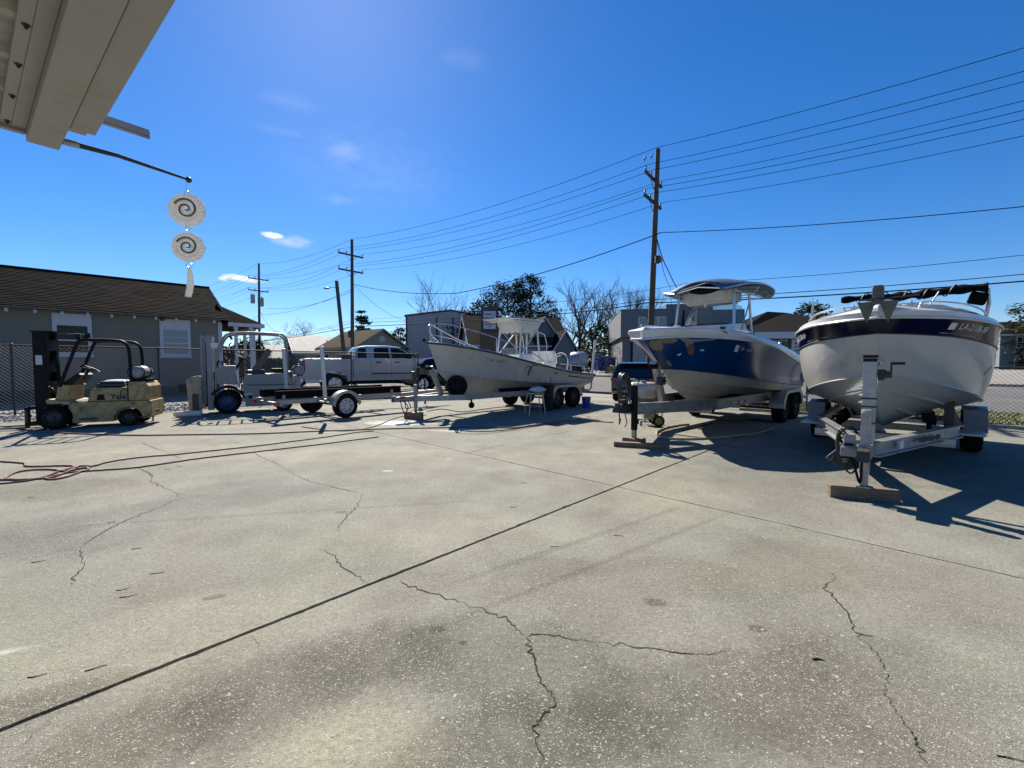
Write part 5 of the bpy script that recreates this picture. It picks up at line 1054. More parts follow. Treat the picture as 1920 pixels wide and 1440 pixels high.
b.loft(rings); bm_ = b.build('rolled_bimini', m_canvb, bt, smooth=60)
b = MB()
for i in (6, 11, 17, 22, 28): 
    p = pth[i]; b.tube([p+Vector((math.cos(a)*.104, .11*(a/3.14-1), math.sin(a)*.078)) for a in [k*2*math.pi/16 for k in range(17)]], .009, 5)
b.build('tie_strap', m_anchor, bm_)
b = MB(); b.box((3.5, -.97, 2.43), (.16, .20, .18), rx=.3); b.build('folded_canvas', m_canvb, bm_, bevel=.03)
for sg in (1, -1): b = MB(); b.tube([(3.5, 1.05*sg, 2.0), (3.46, 1.09*sg, 2.35), (3.45, 1.07*sg, 2.57)], .016, 6); b.cyl((3.9, 1.06*sg, 2.0), (3.48, 1.08*sg, 2.5), .013, n=6); b.build('bimini_frame', m_steel, bt, smooth=50)
b = MB(); b.tube([(3.2, -.45, 2.34), (3.35, -.55, 2.56)], .012, 6); b.build('bimini_strut', m_steel, bt)
tr = T('boat_trailer', 'aluminium I beam trailer with a tall winch post under the navy banded boat', 'boat trailer', RO, RA, 'boat trailers')
for sg in (1, -1):
    b = MB(); ibeam(b, (.12, .06*sg, .51), (2.6, .80*sg, .51), .17, .10); ibeam(b, (2.57, .79*sg, .51), (5.9, .82*sg, .51), .17, .10); b.build('frame_rail', m_alu, tr)
b = MB(); b.box((.05, 0, .51), (.55, .11, .13)); b.build('tongue', m_alu, tr)
for x in (1.9, 3.4, 5.4): b = MB(); ibeam(b, (x, -.75, .42), (x, .75, .42), .1, .08); b.build('cross_member', m_alu, tr)
for sg in (1, -1): b = MB(); b.box((3.9, .50*sg, .66), (3.6, .14, .05), rx=R(-18)*sg); b.box((3.9, .50*sg, .58), (3.6, .05, .14)); b.build('bunk', m_canvb, tr)
b = MB(); b.box((.10, 0, 1.01), (.105, .115, 1.02)); b.box((.22, 0, .80), (.05, .09, .5), ry=R(20)); w_ = b.build('winch_post', m_alu, tr, bevel=.006); b = MB(); b.box((.10, 0, 1.53), (.115, .125, .03)); b.box((.045, 0, 1.49), (.012, .118, .035)); b.build('post_cap', m_plast, w_)
b = MB(); b.box((.16, -.09, 1.33), (.10, .05, .12)); b.cyl((.16, -.16, 1.34), (.16, -.06, 1.34), .045, n=10); b.box((.14, -.17, 1.38), (.025, .018, .16)); wn = b.build('winch', m_dsteel, w_); b = MB(); b.cyl((.13, -.17, 1.455), (.12, -.28, 1.455), .016, n=8); b.build('winch_handle', m_plast, wn); b = MB(); b.cyl((.2, -.05, 1.42), (1.12, -.01, 1.46), .008, n=5); b.build('winch_strap', m_canvb, wn)
b = MB()
for z in (1.02, 1.10, 1.20): b.cyl((.10, .055, z), (.10, .095, z), .022, .006, 8)
b.build('mounting_bolt', m_steel, w_)
for z in (.80, .98, 1.07): b = MB(); b.box((.10, 0, z), (.122, .132, .018)); b.build('clamp_band', m_dsteel, w_)
j_ = jack(tr, -.14, 0, .92, .135, m_galv, m_galv, .085)
b = MB(); b.box((-.15, .13, .60), (.12, .12, .17), top=.75); b.box((-.15, .13, .50), (.14, .15, .10)); jm = b.build('jack_motor', m_lift, tr, bevel=.01); b = MB(); b.box((-.215, .13, .58), (.012, .08, .03), ry=.3); b.build('motor_switch', m_plast, jm)
b = MB(); rq = random.Random(6)
for k in range(5):
    pts = [(-.10+rq.uniform(-.05, .03), .06+rq.uniform(-.02, .03), .50), (-.13, .20+rq.uniform(-.02, .05), .74-.05*k), (-.15, .24, .5), (-.14+rq.uniform(-.03, .03), .12+.05*k, .26+.03*k), (-.1, .02, .42)]
    b.tube(spline(pts, 5), .011, 5)
b.build('safety_chain', m_dsteel, jm)
b = MB(); b.tube(spline([(-.12, .07, .70), (-.16, .13, .76), (-.16, .22, .66), (-.16, .10, .40), (-.20, .03, .18), (-.18, .02, .40)], 6), .012, 6); b.build('cable_loop', m_wire, jm)
b = MB(); b.prism([(-.40, .44), (-.38, .55), (-.2, .57), (-.2, .44)], -.05, .05); b.build('coupler', m_dsteel, tr)
b = MB(); b.box((.62, -.265, .52), (.10, .012, .09), rz=R(-16.6)); b.build('data_plate', m_dec, tr)
d = MB()
for k in range(9): d.box((1.12+k*.072, -.42-k*.0215, .52), (.045, .012, .06 if k % 3 else .04), rz=R(-16.6))
o = d.build('maker_lettering', m_dsteel, tr); o['kind'] = 'stuff'
for sg in (1, -1): wheel(tr, (4.3, 1.02*sg, .33), (0, sg, 0), .33, .24, m_dsteel, 'holes'); fender(tr, (4.3,), .36, .40, .90*sg, 1.17*sg, m_alu); 
for sg in (1, -1): b = MB(); b.plate([(3.895, .90*sg, .36), (3.895, 1.17*sg, .36), (3.90, 1.17*sg, .72), (3.90, .90*sg, .72)], (.012, 0, 0)); b.build('fender_front', mat('blue_grey_fender', (.12, .15, .19), .35, .4, .1, 5) if sg == 1 else bpy.data.materials['blue_grey_fender'], tr, bevel=.004)
for sg in (1, -1): b = MB(); b.box((2.9, .92*sg, .46), (.5, .3, .03)); b.build('step_plate', m_alu, tr)
b = MB(); b.box((4.3, 0, .33), (.07, 1.9, .07)); b.build('axle', m_dsteel, tr)
b = MB(); b.box((2.6, -.70, .72), (.14, .10, .42)); b.build('roller_bracket', m_dsteel, tr)
o = tag(MB().box((0, 0, .066), (.62, .09, .132)).build('wood_plank', m_wood, loc=(RO[0]-.10, RO[1]-.10, 0), bevel=.004), 'brown plank on edge under the tall jack of the navy banded boat trailer', 'wood plank', 'timber blocking under trailer jacks'); o.rotation_euler = (0, 0, R(-19))

# ---------- empty trailer with black bunks
o_ = (-5.24, 12.08, 0)
tr = T('boat_trailer', 'empty galvanised trailer with long black bunks and white guide posts', 'boat trailer', o_, R(49), 'boat trailers')
for sg in (1, -1):
    b = MB(); b.box((.1, .72*sg, .50), (3.4, .07, .11)); b.box((2.75, .42*sg, .50), (2.1, .07, .108), rz=R(-18)*sg); b.build('frame_rail', m_galv, tr, bevel=.005)
    b = MB(); b.box((.25, .52*sg, .67), (3.6, .14, .20)); b.build('bunk', m_canvb, tr, bevel=.01)
    for x in (-1.4, .2, 1.7): b = MB(); b.box((x, .60*sg, .57), (.07, .05, .2)); b.build('bunk_bracket', m_galv, tr)
    wheel(tr, (0, 1.0*sg, .325), (0, sg, 0), .325, .22, m_rim, 'holes'); fender(tr, (0,), .34, .40, .88*sg, 1.13*sg, m_galv)
    b = MB(); b.tube([(-.62, .74*sg, .48), (-.62, 1.16*sg, .47), (-.62, 1.18*sg, .56)], .025, 6); g_ = b.build('guide_post', m_galv, tr, smooth=50); b = MB(); b.box((-.66, 1.19*sg, 1.24), (.075, .075, 1.30), ry=R(-3)); b.build('post_sleeve', m_pvc, g_, bevel=.006)
    b = MB(); b.box((-1.63, .76*sg, .46), (.05, .22, .10)); b.build('tail_lamp', m_red, tr)
for x in (-1.5, -.1, 1.3): b = MB(); b.box((x, 0, .44), (.07, 1.5, .08)); b.build('cross_member', m_galv, tr)
b = MB(); b.box((3.6, 0, .50), (1.1, .09, .10)); b.box((4.2, 0, .52), (.2, .08, .09)); b.build('tongue', m_galv, tr)
b = MB(); b.box((0, 0, .33), (.07, 1.8, .07)); b.build('axle', m_dsteel, tr)
b = MB(); b.cyl((3.5, .1, .05), (3.5, .1, .85), .035, n=8); b.cyl((3.5, .1, .85), (3.5, .1, .92), .05, n=8); b.build('jack', m_dsteel, tr)
b = MB(); b.box((3.0, 0, .85), (.09, .09, .7), ry=R(-12)); b.build('winch_stand', m_dsteel, tr)
# ------------------------------------------------------------------ forklifts
def arc(cx, cz, r, a0, a1, n=10): return [(cx+r*math.cos(R(a0+(a1-a0)*i/n)), cz+r*math.sin(R(a0+(a1-a0)*i/n))) for i in range(n+1)]
def build_yellow_forklift():
    f = T('forklift', 'rusty cream forklift with a black mast parked at the left edge', 'forklift', (-10.29, 9.75, 0), R(204), 'forklifts', sc=.94)
    low = [(-.30, .62), (-1.84, .62), (-1.86, .30), (-1.80, .19), (-1.66, .18)]+arc(-1.38, .21, .275, 185, -5)+[(-1.09, .13), (-.36, .13)]+arc(0, .28, .35, 200, 118)[0:8]
    b = MB(); b.prism(low, -.46, .46); b.build('chassis', m_cream, f, bevel=.012)
    b = MB(); b.prism([(-.33, .56), (-.30, .66), (.06, .72), (.10, .68), (.08, .60), (-.2, .60)], -.50, .50); b.build('front_fender', m_cream, f, bevel=.01)
    b = MB(); b.prism([(-.60, .625), (-.68, .90), (-.74, .95), (-1.38, .965), (-1.38, .625)], -.42, .42); h = b.build('hood', m_cream, f, bevel=.02)
    b = MB(); b.prism([(-.78, .66), (-.81, .80), (-.92, .80), (-.94, .66)], .418, .424); b.build('side_vent', m_black, h)
    text('Yale', f, (-1.19, .423, .73), (R(90), 0, R(180)), .17, m_ink, bold=.006)
    b = MB(); b.prism([(-1.39, .625), (-1.39, 1.10), (-1.72, 1.10), (-1.80, .98), (-1.80, .625)], -.46, .46); b.build('counterweight', m_cream, f, bevel=.03)
    b = MB(); b.box((-1.0, 0, 1.015), (.56, .56, .09)); st = b.build('seat', m_seat, f, bevel=.03); b = MB(); b.box((-1.02, 0, 1.085), (.50, .50, .05)); b.build('seat_pad', m_seat, st, bevel=.02)
    b = MB(); b.sph((-1.05, 0, 1.11), .25, (1, 1, .16), 12, 6); b.build('seat_cover', m_cloth, st, smooth=60)
    b = MB(); b.prism([(-.03, .66), (-.08, 1.04), (-.31, 1.04), (-.24, .62)], -.36, .40); b.build('cowl', m_cream, f, bevel=.02)
    b = MB(); b.prism([(-.10, 1.045), (-.20, 1.14), (-.42, 1.32), (-.49, 1.27), (-.33, 1.045)], -.30, .34); b.build('dash', m_plast, f, bevel=.015)
    b = MB(); b.bb((-.62, -.42, .60), (-.22, .42, .64)); b.build('floor_plate', m_dsteel, f)
    ax = Vector((-.46, 0, .89)).normalized(); c = Vector((-.54, .05, 1.42)); a1 = ax.cross(Vector((0, 1, 0))).normalized(); a2 = Vector((0, 1, 0))
    b = MB(); b.tube([c+a1*(.19*math.cos(t))+a2*(.19*math.sin(t)) for t in [i*2*math.pi/20 for i in range(20)]], .016, 6, closed=True)
    for t in (0, 2.1, 4.2): b.cyl(c, c+a1*(.19*math.cos(t))+a2*(.19*math.sin(t)), .012, n=5)
    b.cyl(c-ax*.28, c, .03, n=8); b.build('steering_wheel', m_plast, f, smooth=50)
    # mast
    mt = T('mast', None, None); mt.parent = f
    for sg in (1, -1):
        b = MB(); b.prism([(.14, .15*sg), (.38, .15*sg), (.38, .18*sg), (.19, .18*sg), (.19, .23*sg), (.38, .23*sg), (.38, .26*sg), (.14, .26*sg)], .12, 2.28, ax='z'); b.build('upright', m_black, mt)
        b = MB(); b.bb((.20, .07*sg, .14), (.36, .14*sg, 2.22)); b.build('inner_upright', m_black, mt)
    b = MB(); b.cyl((.25, 0, .15), (.25, 0, 1.9), .05, n=10); b.cyl((.30, .06, .3), (.30, .06, 2.1), .012, n=5); b.cyl((.30, -.06, .3), (.30, -.06, 2.1), .012, n=5); b.build('lift_cylinder', m_black, mt, smooth=50)
    for z in (.35, .85, 1.35, 1.85): b = MB(); b.bb((.13, -.26, z), (.17, .26, z+.26)); b.build('crossbar', m_black, mt)
    b = MB(); b.bb((-.02, -.27, 2.285), (.42, .27, 2.315)); b.bb((.2, -.26, 2.20), (.24, .26, 2.285)); b.build('top_plate', m_black, mt)
    b = MB(); b.bb((.22, .261, 1.52), (.335, .266, 1.74)); b.build('data_plate', m_signw, mt)
    for k in range(3): b = MB(); b.tube(spline([(.12, -.06+.06*k, 1.75), (.06, -.06+.06*k, 1.3), (.05, -.05+.06*k, .9), (.10, -.05+.05*k, .66)], 5), .012, 5); b.build('hydraulic_hose', m_plast, mt)
    b = MB(); b.bb((.44, -.42, .10), (.50, .42, .18)); b.bb((.44, -.42, .46), (.50, .42, .54)); b.bb((.43, -.40, .1), (.45, -.34, .56)); b.bb((.43, .34, .1), (.45, .40, .56)); b.build('carriage', m_black, f)
    for sg in (1, -1): b = MB(); b.prism([(.51, .52), (.55, .52), (.555, .075), (1.50, .05), (1.50, .03), (.51, .03)], .26*sg-.05, .26*sg+.05); b.build('fork', m_dsteel, f)
    # overhead guard
    for sg in (1, -1):
        y = .40*sg; b = MB(); b.tube(spline([(-.12, y, 1.0), (-.30, y, 1.55), (-.47, y, 2.03), (-.56, y, 2.11), (-.9, y, 2.12), (-1.18, y, 2.11), (-1.33, y, 2.07), (-1.42, y, 1.92), (-1.44, y, 1.5), (-1.45, y, 1.05)], 4), .036, 8); b.build('guard_rail', m_black, f, smooth=50)
    for x in (-.56, -.76, -.96, -1.16): b = MB(); b.bb((x-.02, -.40, 2.09), (x+.02, .40, 2.125)); b.build('guard_bar', m_black, f)
    b = MB(); b.cyl((-.52, .36, 2.20), (-.44, .38, 2.20), .07, n=10); b.box((-.50, .36, 2.14), (.05, .05, .08)); b.cyl((-.62, .28, 2.14), (-.62, .28, 2.28), .05, n=8); b.build('work_lamp', m_plast, f, smooth=50)
    # gas tank
    b = MB(); b.lathe([(.001, -.36), (.10, -.355), (.15, -.31), (.16, -.26), (.16, .26), (.15, .31), (.10, .355), (.001, .36)], (-1.55, .06, 1.33), (0, 1, 0), 18); tk = b.build('gas_tank', m_lift, f, smooth=50)
    b = MB(); b.tube([(-1.55+.17*math.cos(a), .40, 1.33+.17*math.sin(a)) for a in [i*2*math.pi/16 for i in range(16)]], .012, 5, closed=True); b.tube([(-1.55-.16, .2, 1.33), (-1.55-.34, .25, 1.30), (-1.6, .38, 1.17)], .01, 5); b.tube([(-1.55+.168*math.cos(a), -.1, 1.33+.168*math.sin(a)) for a in [i*2*math.pi/16 for i in range(16)]], .014, 5, closed=True); b.build('tank_collar', m_plast, tk)
    b = MB(); b.bb((-1.75, -.25, 1.10), (-1.4, .35, 1.17)); b.build('tank_bracket', m_black, f)
    b = MB(); b.bb((-1.386, .417, .64), (-1.378, .468, 1.09)); b.bb((-.62, .40, .622), (-1.80, .466, .63)); b.build('panel_seam', m_ink, f)
    b = MB(); b.cyl((-.86, .42, .90), (-.86, .435, .90), .016, n=8); b.build('hood_latch', m_dsteel, h)
    b = MB(); b.bb((-.48, .462, .20), (-.80, .50, .24)); b.build('side_step', m_dsteel, f)
    b = MB(); b.prism([(-1.44, .462+.0), (-1.76, .462), (-1.76, .466), (-1.44, .466)], .20, .23, ax='z'); b.build('edge_strip', m_dsteel, f)
    for x, z in ((-1.46, .69), (-1.46, 1.03), (-1.70, .69), (-1.70, 1.0)): b = MB(); b.cyl((x, .458, z), (x, .468, z), .016, n=6); b.build('weight_bolt', m_dsteel, f)
    b = MB(); b.tube(spline([(.12, .30, 1.0), (.02, .36, .95), (-.05, .38, .80), (-.02, .36, .66)], 4), .016, 6); b.build('tilt_hose', m_plast, f)
    b = MB(); b.cyl((-.05, .30, .70), (.16, .29, .60), .04, n=8); b.build('tilt_cylinder', m_dsteel, f, smooth=40)
    for sg in (1, -1): wheel(f, (0, .42*sg, .275), (0, sg, 0), .275, .20, m_dsteel, 'holes'); wheel(f, (-1.38, .40*sg, .21), (0, sg, 0), .21, .16, m_dsteel, 'holes')
    b = MB(); b.cyl((-1.84, .2, .35), (-1.93, .2, .35), .03, n=8); b.build('tow_pin', m_dsteel, f)
    b = MB(); b.tube(spline([(-1.40, .463, .93), (-1.30, .445, .91), (-1.24, .440, .84), (-1.26, .44, .80)], 4), .008, 5); b.build('fuel_hose', m_plast, f)
build_yellow_forklift()
def build_white_forklift():
    f = T('forklift', 'light grey forklift with blue front wheel rims and a roll clamp', 'forklift', (-8.5, 12.75, 0), R(211), 'forklifts')
    low = [(-.36, .86), (-.55, .80), (-1.80, .80), (-1.84, .4), (-1.78, .27), (-1.72, .25)]+arc(-1.44, .25, .30, 180, 0)+[(-1.12, .18), (-.44, .18), (-.44, .5)]
    b = MB(); b.prism(low, -.48, .48); b.build('chassis', m_lift, f, bevel=.012)
    b = MB(); b.prism([(-.50, .20), (-.50, .52), (-1.05, .52), (-1.05, .20)], .478, .492); p = b.build('side_panel', m_lift, f, bevel=.006); b = MB(); b.bb((-.62, .49, .42), (-.52, .496, .52)); b.build('panel_slot', m_black, p)
    b = MB(); b.prism(arc(0, .34, .46, 165, 30, 12)+arc(0, .34, .40, 30, 165, 12), -.52, .52); b.build('front_fender', m_plast, f)
    b = MB(); b.prism([(-.36, .81), (-.46, 1.14), (-1.56, 1.16), (-1.66, 1.0), (-1.72, .81)], -.44, .44); hd = b.build('hood', m_lift, f, bevel=.03)
    b = MB(); b.bb((-1.75, -.48, .55), (-1.92, .48, 1.08)); b.build('counterweight', m_lift, f, bevel=.04)
    b = MB(); b.box((-.72, 0, 1.21), (.52, .56, .12)); s_ = b.build('seat', m_seat, f, bevel=.04); b = MB(); b.box((-.90, 0, 1.56), (.17, .52, .80), ry=R(-33)); b.build('seat_back', mat('worn_seat_back', (.10, .085, .078), .6, 0, .2, 8, .1, 40), s_, bevel=.05)
    b = MB(); b.prism([(.24, .86), (.26, 1.2), (.08, 1.40), (-.20, 1.40), (-.28, .86)], -.46, .46); b.build('cowl', m_lift, f, bevel=.025)
    b = MB(); c = Vector((-.40, 0, 1.62)); ax = Vector((-.5, 0, .86)).normalized(); a1 = ax.cross(Vector((0, 1, 0))).normalized(); a2 = Vector((0, 1, 0))
    b.tube([c+a1*(.19*math.cos(t))+a2*(.19*math.sin(t)) for t in [i*2*math.pi/20 for i in range(20)]], .016, 6, closed=True)
    for t in (0, 2.1, 4.2): b.cyl(c, c+a1*(.19*math.cos(t))+a2*(.19*math.sin(t)), .012, n=5)
    b.cyl(c-ax*.5, c, .035, n=8); b.build('steering_wheel', m_plast, f, smooth=50)
    b = MB()
    for k, z in enumerate((1.48, 1.55)): b.cyl((-.28, .12+.08*k, 1.36), (-.34, .14+.09*k, z+.1), .01, n=5); b.sph((-.34, .14+.09*k, z+.1), .022, n=6, k=4)
    b.build('control_lever', m_plast, f)
    mt = T('mast', None, None); mt.parent = f
    for sg in (1, -1):
        b = MB(); b.prism([(.32, .24*sg), (.47, .24*sg), (.47, .28*sg), (.37, .28*sg), (.37, .33*sg), (.47, .33*sg), (.47, .37*sg), (.32, .37*sg)], .12, 2.26, ax='z'); b.build('upright', m_lift, mt)
        b = MB(); b.bb((.56, .26*sg, .3), (.61, .34*sg, 2.26)); b.bb((.50, .27*sg, .3), (.56, .30*sg, 2.20)); b.build('inner_upright', m_lift, mt)
        b = MB(); b.cyl((.52, .18*sg, .2), (.52, .18*sg, 1.95), .035, n=8); b.cyl((.50, .10*sg, .3), (.50, .10*sg, 2.1), .014, n=5); b.build('lift_cylinder', m_dsteel, mt)
    for z in (.3, 1.2, 2.12): b = MB(); b.bb((.33, -.36, z), (.37, .36, z+.12)); b.build('crossbar', m_lift, mt)
    b = MB(); b.bb((.12, .372, 1.90), (.36, .378, 2.05)); b.build('mast_label', m_seatw, mt)
    m_cl = mat('grimy_clamp_paint', (.33, .30, .215), .6, 0, .15, 8, .1, 30, ((.08, .06, .04), .45, 10))
    b = MB(); b.bb((.62, -.40, .30), (.70, .40, .98)); b.bb((.70, -.3, .5), (.78, .3, .8)); cl = b.build('roll_clamp', m_cl, f, bevel=.01)
    for sg in (1, -1):
        b = MB(); q = [(.60, .10), (.60, .82)]+arc(.76, .84, .25, 130, 40, 6)+[(.93, .70), (.90, .10)]; b.prism(q, .42*sg, .47*sg); b.build('clamp_arm', m_cl, cl, bevel=.01)
        b = MB(); b.bb((.68, .472*sg, .14), (.82, .49*sg, .60)); b.build('clamp_cylinder', m_dsteel, cl)
    for sg in (1, -1):
        y = .45*sg; b = MB(); b.tube(spline([(.24, y, 1.10), (.27, y, 1.5), (.16, y, 1.95), (.02, y, 2.24), (-.16, y, 2.33), (-.6, y, 2.37), (-1.30, y, 2.36), (-1.46, y, 2.32), (-1.56, y, 2.15), (-1.56, y, 1.6), (-1.56, y, 1.1)], 4), .030, 8); b.build('guard_rail', m_lift, f, smooth=50)
    for x in (-.3, -.55, -.8, -1.05, -1.3): b = MB(); b.bb((x-.02, -.44, 2.355), (x+.02, .44, 2.385)); b.build('guard_bar', m_lift, f)
    b = MB(); b.box((-.12, .2, 2.22), (.06, .2, .12), ry=.4); b.build('mirror', m_plast, f)
    b = MB(); b.lathe([(.001, -.36), (.10, -.355), (.15, -.31), (.16, -.26), (.16, .26), (.15, .31), (.10, .355), (.001, .36)], (-1.88, .10, 1.26), (0, 1, 0), 18); tk = b.build('gas_tank', m_lift, f, smooth=50)
    b = MB(); b.tube([(-1.88+.165*math.cos(a), .47, 1.26+.165*math.sin(a)) for a in [i*2*math.pi/16 for i in range(16)]], .014, 5, closed=True); b.build('tank_collar', m_plast, tk)
    for y in (.30, -.30):
        b = MB(); b.tube(spline([(.30, y*.5, 1.2), (.20, y*.6, 1.55), (.05, y*.8, 1.3), (-.05, y, 1.0)], 5), .016, 6); b.build('hydraulic_hose', m_plast, f)
    b = MB(); b.box((-1.30, .30, 1.24), (.34, .22, .14)); b.build('tool_case', m_plast, f, bevel=.02)
    b = MB(); b.bb((-.40, .478, .50), (-.62, .484, .58)); b.build('warning_plate', m_signw, f)
    b = MB(); b.tube(spline([(-1.62, .25, 1.1), (-1.75, .40, 1.35), (-1.9, .42, 1.45), (-2.02, .2, 1.3)], 4), .014, 5); b.build('gas_hose', m_plast, f)
    b = MB(); b.sph((-1.45, -.1, 1.19), .22, (1.3, 1, .25), 10, 6); b.build('plastic_bag', m_pvc, f, smooth=60)
    for sg in (1, -1):
        wheel(f, (0, .42*sg, .335), (0, sg, 0), .335, .22, m_rimb, 'holes'); wheel(f, (-1.44, .41*sg, .25), (0, sg, 0), .25, .17, m_lift, 'holes')
build_white_forklift()
o = T('pipe_roll', 'pale rolled sheeting lying on the concrete before the roll clamp', 'roll', G(352, 782), R(20)); 
for y, r_, L_ in ((0, .085, .62), (.17, .075, .5)):
    b = MB(); b.lathe([(r_*.7, -L_/2), (r_, -L_/2), (r_*1.02, 0), (r_*.92, L_*.4), (r_*.5, L_/2), (.001, L_/2)], (0, y, r_), (-1, -.1, 0), 14); b.build('rolled_sheet', m_pvc, o, smooth=50)

# ------------------------------------------------------------------ pickup, suv, parked cars
def car_shell(name, prof, halfw, mats, parent, tumble=.10, zb=.9, bevel=.0, n=5):
    """Side outline (x,z) extruded across with the upper body leaning in."""
    b = MB(); rings = []
    for k in range(-n, n+1):
        t = k/n; ring = []
        for x, z in prof:
            f = max(0, z-zb)*tumble; e = abs(t)**6*.04
            ring.append(Vector((x*(1-.012*abs(t)**4), t*(halfw-f), z-e*(1 if z > .6 else 0))))
        rings.append(ring)
    b.loft(rings, True, True, True); return b.build(name, mats, parent, smooth=35)
def build_truck():
    t = T('pickup_truck', 'silver four door pickup parked behind the fence and the empty trailer', 'pickup truck', (-8.25, 19.54, .15), R(30), None, sc=1.04)
    # local x forward, y left; rear axle at x=0, near side is y<0
    W2 = 1.0; prof = [(-1.22, .62), (-1.24, 1.38), (-1.18, 1.46), (.72, 1.46), (.72, 1.44), (.90, 1.50), (3.35, 1.50), (4.85, 1.40), (5.12, 1.22), (5.16, .62), (4.62, .58)]+arc(4.07, .48, .50, 0, 180, 10)+[(3.5, .52), (.56, .52)]+arc(0, .48, .50, 0, 180, 10)+[(-.56, .6)]
    b = MB(); b.prism(prof, -W2, W2); b.build('body', m_truck, t, bevel=.03)
    cab = [(.78, 1.44), (.84, 1.84), (.96, 2.00), (1.3, 2.06), (2.2, 2.08), (2.75, 2.03), (3.1, 1.86), (3.62, 1.48)]
    car_shell('cab', cab, W2-.02, m_truck, t, .26, 1.45)
    def side_win(pts, name='side_window'):
        for sg in (-1, 1):
            b = MB(); b.plate([(x, sg*(W2-.012-max(0, z-1.45)*.26), z) for x, z in pts], (0, -sg*.03, 0)); b.build(name, m_glass, t)
    side_win([(.92, 1.50), (.96, 1.86), (1.04, 1.93), (1.28, 1.93), (1.30, 1.50)]); side_win([(1.62, 1.50), (1.62, 1.90), (1.70, 1.95), (2.24, 1.96), (2.30, 1.50)]); side_win([(2.40, 1.50), (2.36, 1.95), (2.66, 1.95), (2.98, 1.80), (3.3, 1.50)])
    b = MB(); b.plate([(2.85, -.72, 1.99), (2.85, .72, 1.99), (3.56, .82, 1.53), (3.56, -.82, 1.53)], (.03, 0, .03)); b.build('windscreen', m_glass, t)
    b = MB(); b.plate([(.80, -.72, 1.55), (.80, .72, 1.55), (.87, .66, 1.92), (.87, -.66, 1.92)], (-.02, 0, 0)); b.build('rear_window', m_glass, t)
    for x in (1.50, 2.35, 3.38): 
        for sg in (-1, 1): b = MB(); b.bb((x-.006, sg*(W2-.002), .62), (x+.006, sg*(W2+.002), 1.47)); b.build('door_seam', m_ink, t)
    for sg in (-1, 1):
        b = MB(); b.bb((.715, sg*(W2-.002), .6), (.745, sg*(W2+.003), 1.47)); b.build('bed_gap', m_ink, t)
        for x in (1.72, 2.52): b = MB(); b.box((x+.08, sg*(W2+.015), 1.32), (.24, .03, .05)); b.build('door_handle', m_plast, t, bevel=.008)
        b = MB(); b.bb((1.52, sg*(W2), .80), (3.5, sg*(W2+.012), .85)); b.build('side_moulding', m_plast, t)
        b = MB(); b.box((3.15, sg*(W2+.16), 1.60), (.12, .22, .24)); b.build('wing_mirror', m_plast, t, bevel=.02)
        b = MB(); b.bb((3.52, sg*(W2), 1.16), (3.86, sg*(W2+.006), 1.26)); b.build('badge', m_dsteel, t)
        b = MB(); b.bb((-1.252, sg*(W2-.14), .98), (-1.12, sg*(W2+.004), 1.38)); b.build('tail_lamp', m_red, t, bevel=.01)
        b = MB(); b.bb((4.98, sg*(W2-.30), .98), (5.17, sg*(W2-.02), 1.22)); b.build('headlight', m_signw, t, bevel=.02)
        for x in (0, 4.07): wheel(t, (x, (W2-.14)*sg, .42), (0, sg, 0), .42, .27, m_chrome, 'spoke')
        for x in (0, 4.07): b = MB(); b.prism(arc(x, .48, .53, 0, 180, 12)+arc(x, .48, .49, 180, 0, 12), sg*W2, sg*(W2+.02)); b.build('arch_flare', m_truck, t)
    b = MB(); b.bb((-1.24, -.78, .70), (-1.255, .78, 1.40)); tg = b.build('tailgate', m_truck, t, bevel=.005); b = MB(); b.box((-1.262, 0, 1.24), (.02, .24, .09)); b.build('handle', m_plast, tg)
    b = MB(); b.bb((-1.42, -.92, .48), (-1.2, .92, .66)); b.build('rear_bumper', m_chrome, t, bevel=.02); b = MB(); b.bb((5.10, -.96, .50), (5.28, .96, .76)); b.build('front_bumper', m_chrome, t, bevel=.03); b = MB(); b.bb((5.13, -.52, .80), (5.19, .52, 1.22)); b.build('grille', m_plast, t)
    b = MB(); b.bb((-1.0, -.9, 1.465), (.68, .9, 1.50)); b.bb((.3, -.85, 1.47), (.66, .85, 1.66)); b.build('bed_toolbox', m_dsteel, t, bevel=.01)
    b = MB(); b.bb((.3, -.5, .35), (3.6, .5, .52)); b.build('underbody', m_black, t)
    b = MB(); b.bb((3.98, -.8, .36), (4.16, .8, .48)); b.bb((-.08, -.8, .36), (.08, .8, .48)); b.build('axle', m_black, t)
build_truck()
